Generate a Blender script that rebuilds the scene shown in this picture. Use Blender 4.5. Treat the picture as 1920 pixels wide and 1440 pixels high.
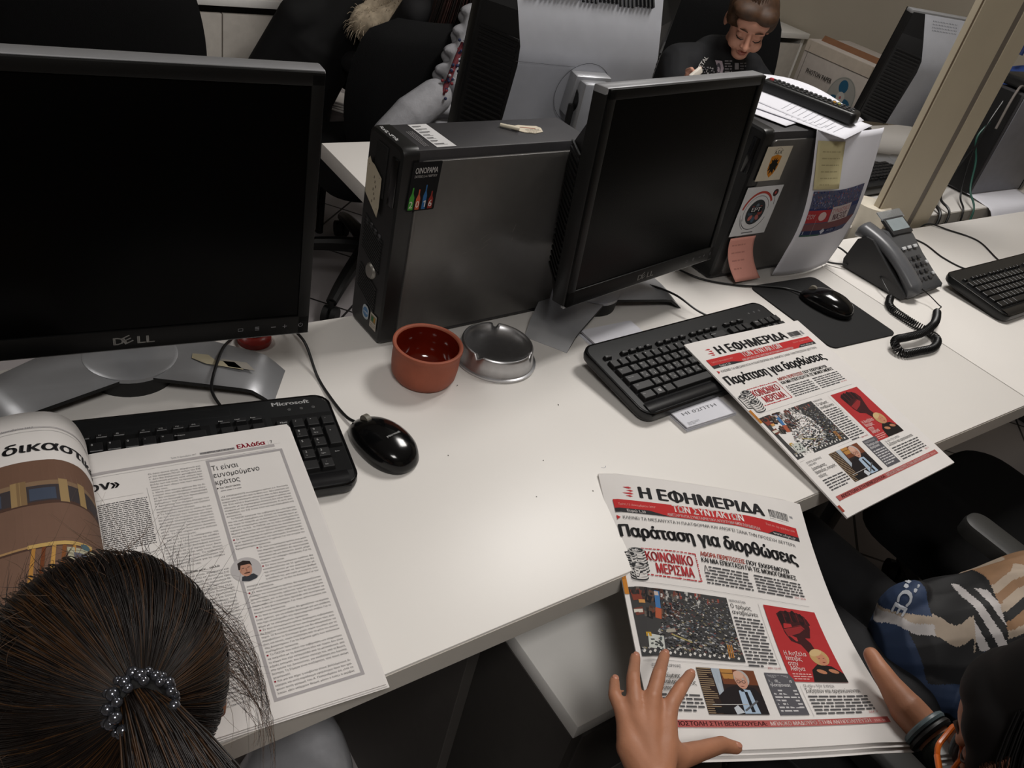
import bpy, bmesh, math, random
from mathutils import Vector, Matrix, Euler
import numpy as np

sc = bpy.context.scene
for o in list(bpy.data.objects): bpy.data.objects.remove(o, do_unlink=True)
COL = sc.collection
PI = math.pi
random.seed(7)

# ------------------------------------------------------------------ camera
cd = bpy.data.cameras.new('camera'); cam = bpy.data.objects.new('camera', cd); COL.objects.link(cam)
FW = Vector((0.54359096, 0.60861101, -0.57801514)); RT = Vector((0.81794509, -0.53863452, 0.20208581)); UPV = Vector((0.18834726, 0.58263667, 0.79060725))
cam.matrix_world = Matrix(((RT.x, UPV.x, -FW.x, 0.0), (RT.y, UPV.y, -FW.y, -0.39906), (RT.z, UPV.z, -FW.z, 1.46758), (0, 0, 0, 1)))
cd.sensor_width = 36.0; cd.lens = 1549.457 / 1920 * 36.0; cd.clip_start = 0.05
sc.camera = cam

# ------------------------------------------------------------------ world, lights, exposure
w = bpy.data.worlds.new('World'); sc.world = w; w.use_nodes = True
w.node_tree.nodes['Background'].inputs[0].default_value = (1.0, 0.97, 0.95, 1); w.node_tree.nodes['Background'].inputs[1].default_value = 0.012
sc.view_settings.view_transform = 'Standard'; sc.view_settings.look = 'None'; sc.view_settings.gamma = 1.0
sc.view_settings.use_curve_mapping = False
sc.view_settings.exposure = 0.0
def area(name, loc, sx, sy, power, col=(1.0, 0.965, 0.925), rot=(0, 0, 0)):
    l = bpy.data.lights.new(name, 'AREA'); l.shape = 'RECTANGLE'; l.size = sx; l.size_y = sy; l.energy = power; l.color = col
    o = bpy.data.objects.new(name, l); COL.objects.link(o); o.location = loc; o.rotation_euler = rot
    return o
area('ceiling_lamp_near', (1.84, 0.70, 2.62), 0.6, 0.6, 35)
area('ceiling_lamp_far', (3.0, 3.2, 2.62), 0.6, 0.6, 4.5)
area('ceiling_lamp_behind', (-0.2, -1.0, 2.62), 0.6, 0.6, 24)
area('ceiling_lamp_left', (-0.6, 1.7, 2.62), 0.6, 0.6, 5)

# ------------------------------------------------------------------ materials
def lin(c):
    if isinstance(c, str):
        c = [int(c[i:i+2], 16) / 255 for i in (0, 2, 4)]
    return tuple((x / 12.92 if x <= 0.04045 else ((x + 0.055) / 1.055) ** 2.4) for x in c) + (1.0,)
_M = {}
def mat(name, c='808080', rough=0.5, metal=0.0, var=0.06, scale=40.0, bump=0.0, bscale=None, coat=0.0, spec=0.5, trans=0.0, emit=None, ior=1.45, aniso=0.0):
    if name in _M: return _M[name]
    m = bpy.data.materials.new(name); m.use_nodes = True; nt = m.node_tree; b = nt.nodes['Principled BSDF']
    L = nt.links.new
    col = lin(c)
    b.inputs['Roughness'].default_value = rough; b.inputs['Metallic'].default_value = metal
    b.inputs['Specular IOR Level'].default_value = spec; b.inputs['Coat Weight'].default_value = coat; b.inputs['IOR'].default_value = ior
    b.inputs['Transmission Weight'].default_value = trans
    if aniso: b.inputs['Anisotropic'].default_value = aniso
    tc = nt.nodes.new('ShaderNodeTexCoord'); n = nt.nodes.new('ShaderNodeTexNoise'); n.inputs['Scale'].default_value = scale; n.inputs['Detail'].default_value = 4
    L(tc.outputs['Object'], n.inputs['Vector'])
    r = nt.nodes.new('ShaderNodeValToRGB'); r.color_ramp.elements[0].position = 0.3; r.color_ramp.elements[1].position = 0.7
    r.color_ramp.elements[0].color = tuple(x * (1 - var) for x in col[:3]) + (1,); r.color_ramp.elements[1].color = tuple(min(1, x * (1 + var)) for x in col[:3]) + (1,)
    L(n.outputs['Fac'], r.inputs['Fac']); L(r.outputs['Color'], b.inputs['Base Color'])
    if bump:
        n2 = nt.nodes.new('ShaderNodeTexNoise'); n2.inputs['Scale'].default_value = bscale or scale * 8; n2.inputs['Detail'].default_value = 3
        L(tc.outputs['Object'], n2.inputs['Vector'])
        bp = nt.nodes.new('ShaderNodeBump'); bp.inputs['Strength'].default_value = bump; bp.inputs['Distance'].default_value = 0.002
        L(n2.outputs['Fac'], bp.inputs['Height']); L(bp.outputs['Normal'], b.inputs['Normal'])
    if emit:
        b.inputs['Emission Color'].default_value = lin(emit); b.inputs['Emission Strength'].default_value = 1.0
    _M[name] = m
    return m
def ink(c, rough=0.75): return mat('ink_' + c, c, rough, var=0.03, spec=0.25)

DESK = mat('white_laminate', 'E3DFDA', 0.36, var=0.012, scale=6, spec=0.4)
EDGE = mat('white_edge_band', 'CFC9C0', 0.45, var=0.02)
WHITECAB = mat('white_gloss_board', 'E9E7E3', 0.17, var=0.01)
BLACKP = mat('black_plastic', '161616', 0.38, var=0.1)
BLACKM = mat('black_matte_plastic', '111111', 0.6, var=0.1)
BLACKG = mat('black_gloss_plastic', '0B0B0C', 0.14, var=0.05)
SCREEN = mat('dark_screen', '040404', 0.22, var=0.02, spec=0.07)
BEZEL = mat('black_bezel', '080808', 0.45, var=0.05, spec=0.3)
SILVER = mat('silver_plastic', 'A6A7AA', 0.32, 0.55, var=0.03)
SILVERD = mat('silver_back_plastic', 'B8BAC1', 0.40, 0.35, var=0.03)
STEEL = mat('brushed_steel', 'CBCBCD', 0.36, 1.0, var=0.05, scale=90)
PCSIDE = mat('dark_grey_metal', '5B5957', 0.34, 0.35, var=0.05, scale=60, bump=0.05, bscale=900)
PCTOP = mat('charcoal_metal', '363537', 0.5, 0.2, var=0.06, scale=60, bump=0.05, bscale=900)
KEYM = mat('black_key', '1A1A1B', 0.42, var=0.08)
PAPER = mat('newsprint', 'DAD6D3', 0.85, var=0.02, scale=25, spec=0.15)
SHEET = mat('white_paper', 'D2D2D9', 0.8, var=0.015, scale=12, spec=0.2)
TERRA = mat('terracotta', '98513A', 0.62, var=0.12, scale=25, bump=0.15, bscale=300)
GLAZE = mat('red_brown_glaze', '5E1609', 0.1, var=0.1, scale=20, coat=0.5)
SKIN = mat('skin', 'A87458', 0.5, var=0.08, scale=30, bump=0.08, bscale=350)
SKINB = mat('skin_pale', 'B88672', 0.5, var=0.06, scale=30)
CREAM = mat('cream_paint', 'BDB29C', 0.5, var=0.05, scale=5)
WALLM = mat('beige_wall', 'A39A8B', 0.8, var=0.04, scale=3, bump=0.1, bscale=120)
CHAIRF = mat('black_chair_fabric', '0B0B0C', 0.85, var=0.15, scale=120, bump=0.4, bscale=900, spec=0.2)
RUBBER = mat('black_rubber', '0F0F0F', 0.65, var=0.1)
CABLE = mat('black_cable', '0E0E0F', 0.4)
DARKW = mat('dark_grey_board', '4A4744', 0.45, var=0.05)

# ------------------------------------------------------------------ mesh helpers
class MB:
    def __init__(s): s.v = []; s.f = []; s.m = []
    def add(s, vs, fs, mi=0, M=None):
        b = len(s.v)
        s.v += [tuple(M @ Vector(p)) if M is not None else tuple(p) for p in vs]
        s.f += [tuple(i + b for i in f) for f in fs]; s.m += [mi] * len(fs)
        return s
    def bm(s, b, mi=0, M=None):
        b.verts.ensure_lookup_table(); b.verts.index_update()
        s.add([v.co[:] for v in b.verts], [[v.index for v in f.verts] for f in b.faces], mi, M); b.free(); return s
    def box(s, c, d, mi=0, bev=0.0, M=None, seg=2):
        b = bmesh.new(); bmesh.ops.create_cube(b, size=1.0)
        for v in b.verts: v.co = Vector((c[0] + v.co.x * d[0], c[1] + v.co.y * d[1], c[2] + v.co.z * d[2]))
        if bev: bmesh.ops.bevel(b, geom=b.edges[:], offset=bev, segments=seg, affect='EDGES', profile=0.5)
        return s.bm(b, mi, M)
    def prism(s, poly, z0, z1, mi=0, bev=0.0, M=None, seg=2):
        b = bmesh.new(); vs = [b.verts.new((x, y, z0)) for x, y in poly]; f = b.faces.new(vs)
        if f.normal.z > 0 or True: f.normal_update()
        if f.normal.z > 0: f.normal_flip()
        r = bmesh.ops.extrude_face_region(b, geom=[f]); nv = [g for g in r['geom'] if isinstance(g, bmesh.types.BMVert)]
        bmesh.ops.translate(b, verts=nv, vec=(0, 0, z1 - z0)); bmesh.ops.recalc_face_normals(b, faces=b.faces[:])
        if bev:
            es = [e for e in b.edges if abs(e.verts[0].co.z - e.verts[1].co.z) < 1e-9 and e.verts[0].co.z > (z0 + z1) / 2]
            bmesh.ops.bevel(b, geom=es, offset=bev, segments=seg, affect='EDGES', profile=0.5)
        return s.bm(b, mi, M)
    def tube(s, pts, r, mi=0, n=8, M=None, cap=True):
        P = [Vector(p) for p in pts]; R = r if isinstance(r, (list, tuple)) else [r] * len(P)
        vs = []; fs = []; t0 = (P[1] - P[0]).normalized(); u = t0.orthogonal().normalized()
        for i, p in enumerate(P):
            t = (P[min(i + 1, len(P) - 1)] - P[max(i - 1, 0)]).normalized()
            u = (u - t * u.dot(t)); u = u.normalized() if u.length > 1e-6 else t.orthogonal().normalized(); v = t.cross(u)
            for k in range(n):
                a = 2 * PI * k / n; vs.append(p + (u * math.cos(a) + v * math.sin(a)) * R[i])
        for i in range(len(P) - 1):
            for k in range(n):
                a, b = i * n + k, i * n + (k + 1) % n; fs.append((a, b, b + n, a + n))
        if cap: fs.append(tuple(range(n - 1, -1, -1))); fs.append(tuple(range((len(P) - 1) * n, len(P) * n)))
        return s.add(vs, fs, mi, M)
    def lathe(s, prof, n=40, mi=0, M=None):
        vs = []; fs = []
        for r, z in prof:
            for k in range(n): a = 2 * PI * k / n; vs.append((r * math.cos(a), r * math.sin(a), z))
        for i in range(len(prof) - 1):
            for k in range(n): a, b = i * n + k, i * n + (k + 1) % n; fs.append((a, b, b + n, a + n))
        return s.add(vs, fs, mi, M)
    def ell(s, c, r, mi=0, M=None, n=16):
        b = bmesh.new(); bmesh.ops.create_uvsphere(b, u_segments=n, v_segments=max(6, n * 2 // 3), radius=1.0)
        r = (r, r, r) if not isinstance(r, (list, tuple)) else r
        for v in b.verts: v.co = Vector((c[0] + v.co.x * r[0], c[1] + v.co.y * r[1], c[2] + v.co.z * r[2]))
        return s.bm(b, mi, M)
    def cap(s, a, b, ra, rb, mi=0, n=14):      # tapered capsule
        a = Vector(a); b = Vector(b); d = b - a; L = d.length; q = d.to_track_quat('Z', 'Y').to_matrix().to_4x4()
        prof = [(1e-5, -ra)] + [(ra * math.sin(t), -ra * math.cos(t)) for t in (0.5, 1.0, 1.4)] + [(rb * math.cos(t), L + rb * math.sin(t)) for t in (0.1, 0.5, 1.0)] + [(1e-5, L + rb)]
        return s.lathe(prof, n, mi, Matrix.Translation(a) @ q)
    def chain(s, pts, rs, mi=0):
        for i in range(len(pts) - 1): s.cap(pts[i], pts[i + 1], rs[i], rs[i + 1], mi)
        return s
    def grid(s, rows, mi=0, M=None, flip=False):
        nu = len(rows[0]); vs = [p for r in rows for p in r]; fs = []
        for j in range(len(rows) - 1):
            for i in range(nu - 1):
                q = (j * nu + i, j * nu + i + 1, (j + 1) * nu + i + 1, (j + 1) * nu + i); fs.append(q[::-1] if flip else q)
        return s.add(vs, fs, mi, M)
    def mesh(s, name, mats, smooth=True, ang=0.6):
        me = bpy.data.meshes.new(name); me.from_pydata(s.v, [], s.f); 
        for m in (mats if isinstance(mats, (list, tuple)) else [mats]): me.materials.append(m)
        if me.polygons: me.polygons.foreach_set('material_index', s.m)
        if smooth:
            me.shade_smooth(); me.set_sharp_from_angle(angle=ang)
        me.update(); return me
    def build(s, name, mats, parent=None, smooth=True, ang=0.6):
        return link(name, s.mesh(name, mats, smooth, ang), parent)
def link(name, me, parent=None):
    o = bpy.data.objects.new(name, me); COL.objects.link(o)
    if parent is not None: o.parent = parent
    return o
def tag(o, label, cat, group=None):
    o['label'] = label; o['category'] = cat
    if group: o['group'] = group
    return o
def thing(name, label, cat, loc=(0, 0, 0), rz=0.0, group=None):
    o = bpy.data.objects.new(name, None); COL.objects.link(o); o.location = loc; o.rotation_euler = (0, 0, rz); o.empty_display_size = 0.05
    return tag(o, label, cat, group)
def struct(o): o['kind'] = 'structure'; return o
def copy_tree(o, parent=None):
    c = o.copy(); COL.objects.link(c)
    if parent is not None: c.parent = parent
    for ch in list(o.children): copy_tree(ch, c)
    return c
def evalmesh(o):
    bpy.context.view_layer.update(); dg = bpy.context.evaluated_depsgraph_get()
    return bpy.data.meshes.new_from_object(o.evaluated_get(dg))
def blob(name, mb, mats, parent=None, voxel=0.004, smooth=6, fn=None, disp=None):
    o = mb.build(name + '_raw', mats, None, False)
    r = o.modifiers.new('r', 'REMESH'); r.mode = 'VOXEL'; r.voxel_size = voxel
    if smooth: q = o.modifiers.new('s', 'SMOOTH'); q.iterations = smooth; q.factor = 0.5
    me = evalmesh(o); bpy.data.objects.remove(o, do_unlink=True)
    me.materials.clear()
    for m in (mats if isinstance(mats, (list, tuple)) else [mats]): me.materials.append(m)
    if disp:
        for v in me.vertices: v.co = disp(v.co)
    if fn:
        for p in me.polygons: p.material_index = fn(p.center)
    else:
        for p in me.polygons: p.material_index = 0
    me.shade_smooth(); me.name = name
    return link(name, me, parent)
def catmull(pts, n=8):
    P = [Vector(p) for p in pts]; P = [P[0] * 2 - P[1]] + P + [P[-1] * 2 - P[-2]]; out = []
    for i in range(1, len(P) - 2):
        for k in range(n):
            t = k / n; a, b, c, d = P[i-1:i+3]
            out.append(0.5 * ((2 * b) + (c - a) * t + (2 * a - 5 * b + 4 * c - d) * t * t + (3 * b - a - 3 * c + d) * t ** 3))
    out.append(P[-2]); return out
def rrect(x0, y0, x1, y1, r, n=5):
    out = []
    for cx, cy, a0 in ((x1 - r, y1 - r, 0), (x0 + r, y1 - r, 90), (x0 + r, y0 + r, 180), (x1 - r, y0 + r, 270)):
        for k in range(n + 1): a = math.radians(a0 + 90 * k / n); out.append((cx + r * math.cos(a), cy + r * math.sin(a)))
    return out

# ------------------------------------------------------------------ flat print: text, rectangles and outlines laid on a surface
from mathutils.geometry import delaunay_2d_cdt
_T = {}; _G = {}
_tc = bpy.data.curves.new('t', 'FONT'); _tc.size = 1.0; _tc.fill_mode = 'NONE'; _to = bpy.data.objects.new('t', _tc)
def outline(s, res):
    _tc.body = s; _tc.resolution_u = res; COL.objects.link(_to); me = evalmesh(_to); COL.objects.unlink(_to)
    P = [(v.co.x, v.co.y) for v in me.vertices]; adj = {}
    for e in me.edges:
        a, b = e.vertices; adj.setdefault(a, []).append(b); adj.setdefault(b, []).append(a)
    seen = set(); loops = []
    for v in sorted(adj):
        if v in seen: continue
        L = [v]; seen.add(v); cur = min(adj[v]) if min(adj[v]) == v + 1 else adj[v][0]
        while cur not in seen:
            seen.add(cur); L.append(cur); n = [x for x in adj[cur] if x not in seen]
            if not n: break
            cur = n[0]
        loops.append([P[q] for q in L])
    bpy.data.meshes.remove(me); return loops
def glyph(ch, res):
    """one filled character (non-zero winding, so overlapping contours stay solid) and its advance"""
    k = (ch, res)
    if k in _G: return _G[k]
    if ('H', 1) not in _T: hh = outline('H', 1)[0]; _T[('H', 1)] = (min(p[0] for p in hh), max(p[0] for p in hh))
    h0, h1 = _T[('H', 1)]
    two = outline('H' + ch + 'H', 1); last = max((L for L in two), key=lambda L: max(p[0] for p in L)); hadv = outline('HH', 1); hl = max(hadv, key=lambda L: max(p[0] for p in L)); ha = min(p[0] for p in hl) - h0
    adv = min(p[0] for p in last) - h0 - ha; loops = outline(ch, res) if ch.strip() else []
    if ch == '1' and loops:
        x0, x1 = min(p[0] for p in loops[0]), max(p[0] for p in loops[0]); y1 = max(p[1] for p in loops[0]); loops = [[(x0, 0), (x1, 0), (x1, y1), (x0 + 0.02, y1), (x0 - 0.17, y1 - 0.10), (x0 - 0.17, y1 - 0.20), (x0, y1 - 0.12)]]
    V, T = [], []
    if loops:
        pts = []; ed = []
        for L in loops:
            b = len(pts); pts += [Vector(p) for p in L]; ed += [(b + q, b + (q + 1) % len(L)) for q in range(len(L))]
        r = delaunay_2d_cdt(pts, ed, [], 0, 1e-6); V = [(p.x, p.y) for p in r[0]]
        for t in r[2]:
            cx, cy = sum(V[q][0] for q in t) / 3, sum(V[q][1] for q in t) / 3; wn = 0
            for L in loops:
                for q in range(len(L)):
                    (ax, ay), (bx_, by) = L[q], L[(q + 1) % len(L)]
                    if (ay <= cy) != (by <= cy):
                        if ax + (cy - ay) * (bx_ - ax) / (by - ay) > cx: wn += 1 if by > ay else -1
            if wn: T.append(tuple(t))
    _G[k] = (np.array(V).reshape(-1, 2), T, adv); return _G[k]
def glyphs(s, bold=0.0, res=2):
    k = (s, res, 0)
    if k in _T: return _T[k]
    vs = []; fs = []; x = 0.0; n = 0
    for ch in s:
        v, t, a = glyph(ch, res)
        if len(v): vs.append(v + np.array([x, 0.0])); fs += [tuple(q + n for q in f) for f in t]; n += len(v)
        x += a
    _T[k] = (np.concatenate(vs) if vs else np.zeros((0, 2)), fs); return _T[k]
CAPH = None
class Print:
    """2-D artwork in page metres: x to the right, y down."""
    def __init__(s): s.v = []; s.f = []; s.m = []; s.l = []; s.mats = []
    def mi(s, c):
        m = ink(c) if isinstance(c, str) else c
        if m not in s.mats: s.mats.append(m)
        return s.mats.index(m)
    def poly(s, pts, c, layer=1):
        b = len(s.v); s.v += [(x, y, layer) for x, y in pts]; s.f.append(tuple(range(b, b + len(pts)))); s.m.append(s.mi(c)); return s
    def rect(s, x0, y0, x1, y1, c, layer=1): return s.poly([(x0, y0), (x1, y0), (x1, y1), (x0, y1)], c, layer)
    def ell(s, cx, cy, rx, ry, c, layer=1, n=20, a0=0.0, a1=2 * PI, rot=0.0):
        cr, sr = math.cos(rot), math.sin(rot); P = []
        for k in range(n):
            a = a0 + (a1 - a0) * k / (n if abs(a1 - a0 - 2 * PI) < 1e-6 else n - 1); x, y = rx * math.cos(a), ry * math.sin(a); P.append((cx + x * cr - y * sr, cy + x * sr + y * cr))
        return s.poly(P, c, layer)
    def ring(s, cx, cy, r0, r1, c, layer=1, a0=0, a1=360, n=28, sy=1.0):
        for k in range(n):
            a, b = math.radians(a0 + (a1 - a0) * k / n), math.radians(a0 + (a1 - a0) * (k + 1) / n)
            s.poly([(cx + r * math.cos(t), cy + sy * r * math.sin(t)) for r, t in ((r0, a), (r1, a), (r1, b), (r0, b))], c, layer)
        return s
    def line(s, x0, y0, x1, y1, w, c, layer=1):
        d = math.hypot(x1 - x0, y1 - y0) or 1; nx, ny = -(y1 - y0) / d * w / 2, (x1 - x0) / d * w / 2
        return s.poly([(x0 + nx, y0 + ny), (x1 + nx, y1 + ny), (x1 - nx, y1 - ny), (x0 - nx, y0 - ny)], c, layer)
    def frame(s, x0, y0, x1, y1, w, c, layer=1):
        for q in ((x0, y0, x1, y0 + w), (x0, y1 - w, x1, y1), (x0, y0 + w, x0 + w, y1 - w), (x1 - w, y0 + w, x1, y1 - w)): s.rect(*q, c, layer)
        return s
    def text(s, t, x, y, h, c, width=None, bold=0.0, layer=2, res=2, rot=0.0, shear=0.0, center=False):
        """x, y = left end of the baseline, h = cap height, width = fit to this length"""
        global CAPH
        if CAPH is None: CAPH = float(glyphs('H')[0][:, 1].max())
        vs, fs = glyphs(t, min(0.0, bold), res)
        if len(vs) == 0: return s
        if bold > 0.012:                      # heavier weight: shifted copies of the same glyphs
            st = min(0.055, bold * 1.1); n0 = len(vs); cp = [(-st, 0), (st, 0), (0, st * 0.35), (0, -st * 0.35), (-st / 2, 0), (st / 2, 0)]
            fs = fs + [tuple(i + n0 * (q + 1) for i in f) for q in range(len(cp)) for f in fs]; vs = np.concatenate([vs] + [vs + np.array(c_) for c_ in cp])
        k = h / CAPH; x0 = vs[:, 0].min(); wd = (vs[:, 0].max() - x0) * k; sx = width / wd if width else 1.0
        X = (vs[:, 0] - x0) * k * sx; Y = vs[:, 1] * k; X = X + shear * Y
        if center: X = X - wd * sx / 2
        cr, sr = math.cos(rot), math.sin(rot); b = len(s.v)
        s.v += [(x + a * cr + d * sr, y - d * cr + a * sr, layer) for a, d in zip(X.tolist(), Y.tolist())]
        m = s.mi(c); s.f += [tuple(i + b for i in f) for f in fs]; s.m += [m] * len(fs)
        return s
    def words(s, x0, y0, x1, n, dy, c='3A3838', h=None, seed=1, last=0.6, ind=0.0, layer=1):
        """lines of print too small to read"""
        r = random.Random(seed); h = h or dy * 0.38
        for i in range(n):
            x = x0 + (ind if i == 0 else 0); y = y0 + i * dy; e = x0 + (x1 - x0) * last if i == n - 1 else x1
            while x < e - h:
                wl = min(e - x, h * r.uniform(1.2, 6.0)); s.rect(x, y - h, x + wl, y, c, layer); x += wl + h * 0.75
        return s
    def build(s, name, fn, parent=None, gx=None, gy=None, eps=0.00006):
        b = bmesh.new(); vv = [b.verts.new(p) for p in s.v]
        for f, m in zip(s.f, s.m):
            try: q = b.faces.new([vv[i] for i in f]); q.material_index = m
            except ValueError: pass
        if gx:
            for x in gx: bmesh.ops.bisect_plane(b, geom=b.verts[:] + b.edges[:] + b.faces[:], plane_co=(x, 0, 0), plane_no=(1, 0, 0))
        if gy:
            for y in gy: bmesh.ops.bisect_plane(b, geom=b.verts[:] + b.edges[:] + b.faces[:], plane_co=(0, y, 0), plane_no=(0, 1, 0))
        for v in b.verts: v.co = fn(v.co.x, v.co.y, v.co.z * eps)
        me = bpy.data.meshes.new(name); b.to_mesh(me); b.free()
        for m in s.mats: me.materials.append(m)
        return link(name, me, parent)
def flat(o, ux, uy):
    """map page x along ux, page y along uy from origin o"""
    o = Vector(o); ux = Vector(ux).normalized(); uy = Vector(uy).normalized(); n = ux.cross(-uy).normalized()
    return lambda x, y, z: o + ux * x + uy * y + n * z
def frange(a, b, n): return [a + (b - a) * i / n for i in range(n + 1)]

# ------------------------------------------------------------------ the room
def tile_mat():
    m = bpy.data.materials.new('floor_tiles'); m.use_nodes = True; nt = m.node_tree; b = nt.nodes['Principled BSDF']; L = nt.links.new
    tc = nt.nodes.new('ShaderNodeTexCoord'); mp = nt.nodes.new('ShaderNodeMapping'); mp.inputs['Rotation'].default_value = (0, 0, -math.radians(41)); mp.inputs['Location'].default_value = (0.09, 0.11, 0)
    br = nt.nodes.new('ShaderNodeTexBrick'); br.offset = 0; br.inputs['Scale'].default_value = 1; br.inputs['Brick Width'].default_value = 0.33; br.inputs['Row Height'].default_value = 0.33
    br.inputs['Mortar Size'].default_value = 0.004; br.inputs['Mortar Smooth'].default_value = 0.1
    br.inputs['Color1'].default_value = lin('A59FA0'); br.inputs['Color2'].default_value = lin('9F9A9B'); br.inputs['Mortar'].default_value = lin('2A2828')
    L(tc.outputs['Object'], mp.inputs['Vector']); L(mp.outputs['Vector'], br.inputs['Vector']); L(br.outputs['Color'], b.inputs['Base Color']); b.inputs['Roughness'].default_value = 0.3
    return m
X0, X1, Y0, Y1, ZC = -3.0, 3.62, -3.0, 5.0, 2.75
struct(MB().box(((X0 + X1) / 2, (Y0 + Y1) / 2, -0.05), (X1 - X0, Y1 - Y0, 0.1)).build('floor', tile_mat(), None, False))
struct(MB().box(((X0 + X1) / 2, (Y0 + Y1) / 2, ZC + 0.05), (X1 - X0, Y1 - Y0, 0.1)).build('ceiling', mat('white_ceiling', 'D8D6D2', 0.9), None, False))
struct(MB().box((X1 + 0.05, (Y0 + Y1) / 2, ZC / 2), (0.1, Y1 - Y0, ZC)).build('wall_right', WALLM, None, False))
struct(MB().box((X0 - 0.05, (Y0 + Y1) / 2, ZC / 2), (0.1, Y1 - Y0, ZC)).build('wall_left', WALLM, None, False))
struct(MB().box(((X0 + X1) / 2, Y1 + 0.05, ZC / 2), (X1 - X0 + 0.2, 0.1, ZC)).build('wall_back', WALLM, None, False))
struct(MB().box(((X0 + X1) / 2, Y0 - 0.05, ZC / 2), (X1 - X0 + 0.2, 0.1, ZC)).build('wall_front', WALLM, None, False))
struct(MB().box((X1 - 0.008, 1.0, 0.05), (0.016, 7.9, 0.1)).build('baseboard_right', mat('dark_baseboard', '4B4038', 0.6), None, False))

# post between the desk rows, with its grooved channel and cable cover
pb = MB()
pb.box((2.055, 0.635, 1.375), (0.162, 0.022, 2.75)); pb.box((2.205, 0.635, 1.375), (0.080, 0.022, 2.75)); pb.box((2.11, 0.642, 1.375), (0.27, 0.008, 2.75))
post = struct(pb.build('pillar', CREAM, None, False))
MB().box((2.1505, 0.632, 1.375), (0.027, 0.012, 2.74)).build('channel_strip', mat('grey_strip', '6F675E', 0.5), post, False)
MB().box((1.9735, 0.6285, 1.375), (0.003, 0.003, 2.74)).build('edge_seal', mat('brown_seal', '5A4A38', 0.6), post, False)
MB().tube([(1.985, 0.655, 0.60), (1.985, 0.655, 0.800)], 0.047, 0, 28).build('cable_cover', mat('cream_plastic', 'D8D0C0', 0.4), post)

# ------------------------------------------------------------------ desks
DZ = 0.74; TH = 0.036
def desk(name, label, x0, x1, y0, y1, legs, panel=True):
    t = thing('office_desk', label, 'desk', ((x0 + x1) / 2, y0, 0)); cx = (x0 + x1) / 2; W = x1 - x0; D = y1 - y0
    MB().box((0, D / 2, DZ - TH / 2), (W, D, TH), 0, 0.0012).build('desktop', DESK, t)
    e = MB(); e.box((0, -0.0004, DZ - TH / 2 - 0.0005), (W - 0.003, 0.0012, TH - 0.005))
    e.build('edge_band', EDGE, t, False)
    if panel: MB().box((0, D - 0.05, 0.50), (W - 0.14, 0.018, 0.34), 0, 0).build('added_shade_panel', mat('dark_panel', '2B2927', 0.6), t, False)  # added panel: blocks light from behind so the floor below stays dark
    for lx in legs:
        x = lx - cx
        MB().box((x, D / 2 - 0.06, 0.36), (0.05, 0.05, 0.688), 0, 0.004).build('leg', mat('dark_grey_steel', '4E4D4C', 0.4, 0.5), t)
        MB().box((x, D / 2, 0.02), (0.06, D - 0.06, 0.03), 0, 0.004).build('foot_rail', mat('dark_grey_steel', '4E4D4C', 0.4, 0.5), t)
    return t
dm = desk('d', 'long white desk in front with pot, ashtray and two black keyboards', -0.75, 1.640, 0.0, 0.605, (-0.70, 1.585))
MB().box((0.462 - 0.445, 0.31, 0.352), (0.018, 0.50, 0.704), 0, 0.001).build('added_dark_slab', DARKW, dm, False)  # dark slab added in front of floor that lies in shade under the desk
dr = desk('d', 'white desk on the right under the telephone, joined to the front desk', 1.643, 3.2, 0.0, 0.605, (1.70, 3.14))
db = desk('d', 'white desk of the opposite row, behind the standing computers', 0.757, 3.1, 0.655, 1.268, (0.83, 3.03), False)
pr = Print()
for px, py, a in ((0.18, 0.345, 0.4), (0.21, 0.335, 0.3)): pr.ell(px, py, 0.010, 0.0032, 'A9774A', 1, 12, rot=a)
pr.build('chipped_mark', lambda x, y, z: Vector((x - 0.7785 + 0.075, y + 0.125, DZ + 0.0003 + z)), dr)
pm = Print()
for x, y, rx, ry, a in ((0.30, 0.33, 0.0022, 0.0006, 0.6), (0.425, 0.24, 0.0018, 0.0009, 1.2), (0.33, 0.145, 0.0012, 0.0007, 0.2), (0.21, 0.20, 0.0009, 0.0009, 0), (0.36, 0.07, 0.0012, 0.0008, 1), (0.28, 0.09, 0.0008, 0.0008, 0)):
    pm.ell(x, y, rx, ry, '4A4440', 1, 8, rot=a)
pm.ring(0.405, 0.105, 0.004, 0.0044, '4C5A80', 1, 200, 340, 8)
pm.build('pen_marks', lambda x, y, z: Vector((x + 0.2 - 0.445 + 0.10, y + 0.06, DZ + 0.0003 + z)), dm)

# drawer pedestal under the front desk
pd = thing('drawer_pedestal', 'white-topped drawer pedestal with dark sides, pulled out under the front desk', 'drawer unit', (0.53, -0.076, 0))
MB().box((0.21, 0.29, 0.565), (0.42, 0.58, 0.026), 0, 0.0015).build('top_panel', WHITECAB, pd)
b = MB(); b.box((0.009, 0.29, 0.301), (0.018, 0.576, 0.50)); b.box((0.411, 0.29, 0.301), (0.018, 0.576, 0.50)); b.box((0.21, 0.57, 0.301), (0.384, 0.016, 0.50)); b.box((0.21, 0.30, 0.06), (0.384, 0.52, 0.016))
b.build('carcass', DARKW, pd, False)
for k in range(3):
    d = MB().box((0.21, 0.006, 0.125 + 0.168 * k), (0.38, 0.012, 0.162), 0, 0.001).build('drawer', DARKW, pd)
    MB().tube([(0.14, 0.0, 0.165 + 0.168 * k), (0.14, -0.018, 0.165 + 0.168 * k), (0.28, -0.018, 0.165 + 0.168 * k), (0.28, 0.0, 0.165 + 0.168 * k)], 0.004).build('handle', STEEL, d)
for x in (0.04, 0.38):
    for y in (0.05, 0.53): MB().tube([(x - 0.012, y, 0.026), (x + 0.012, y, 0.026)], 0.026, 0, 16).build('caster', RUBBER, pd)

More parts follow.
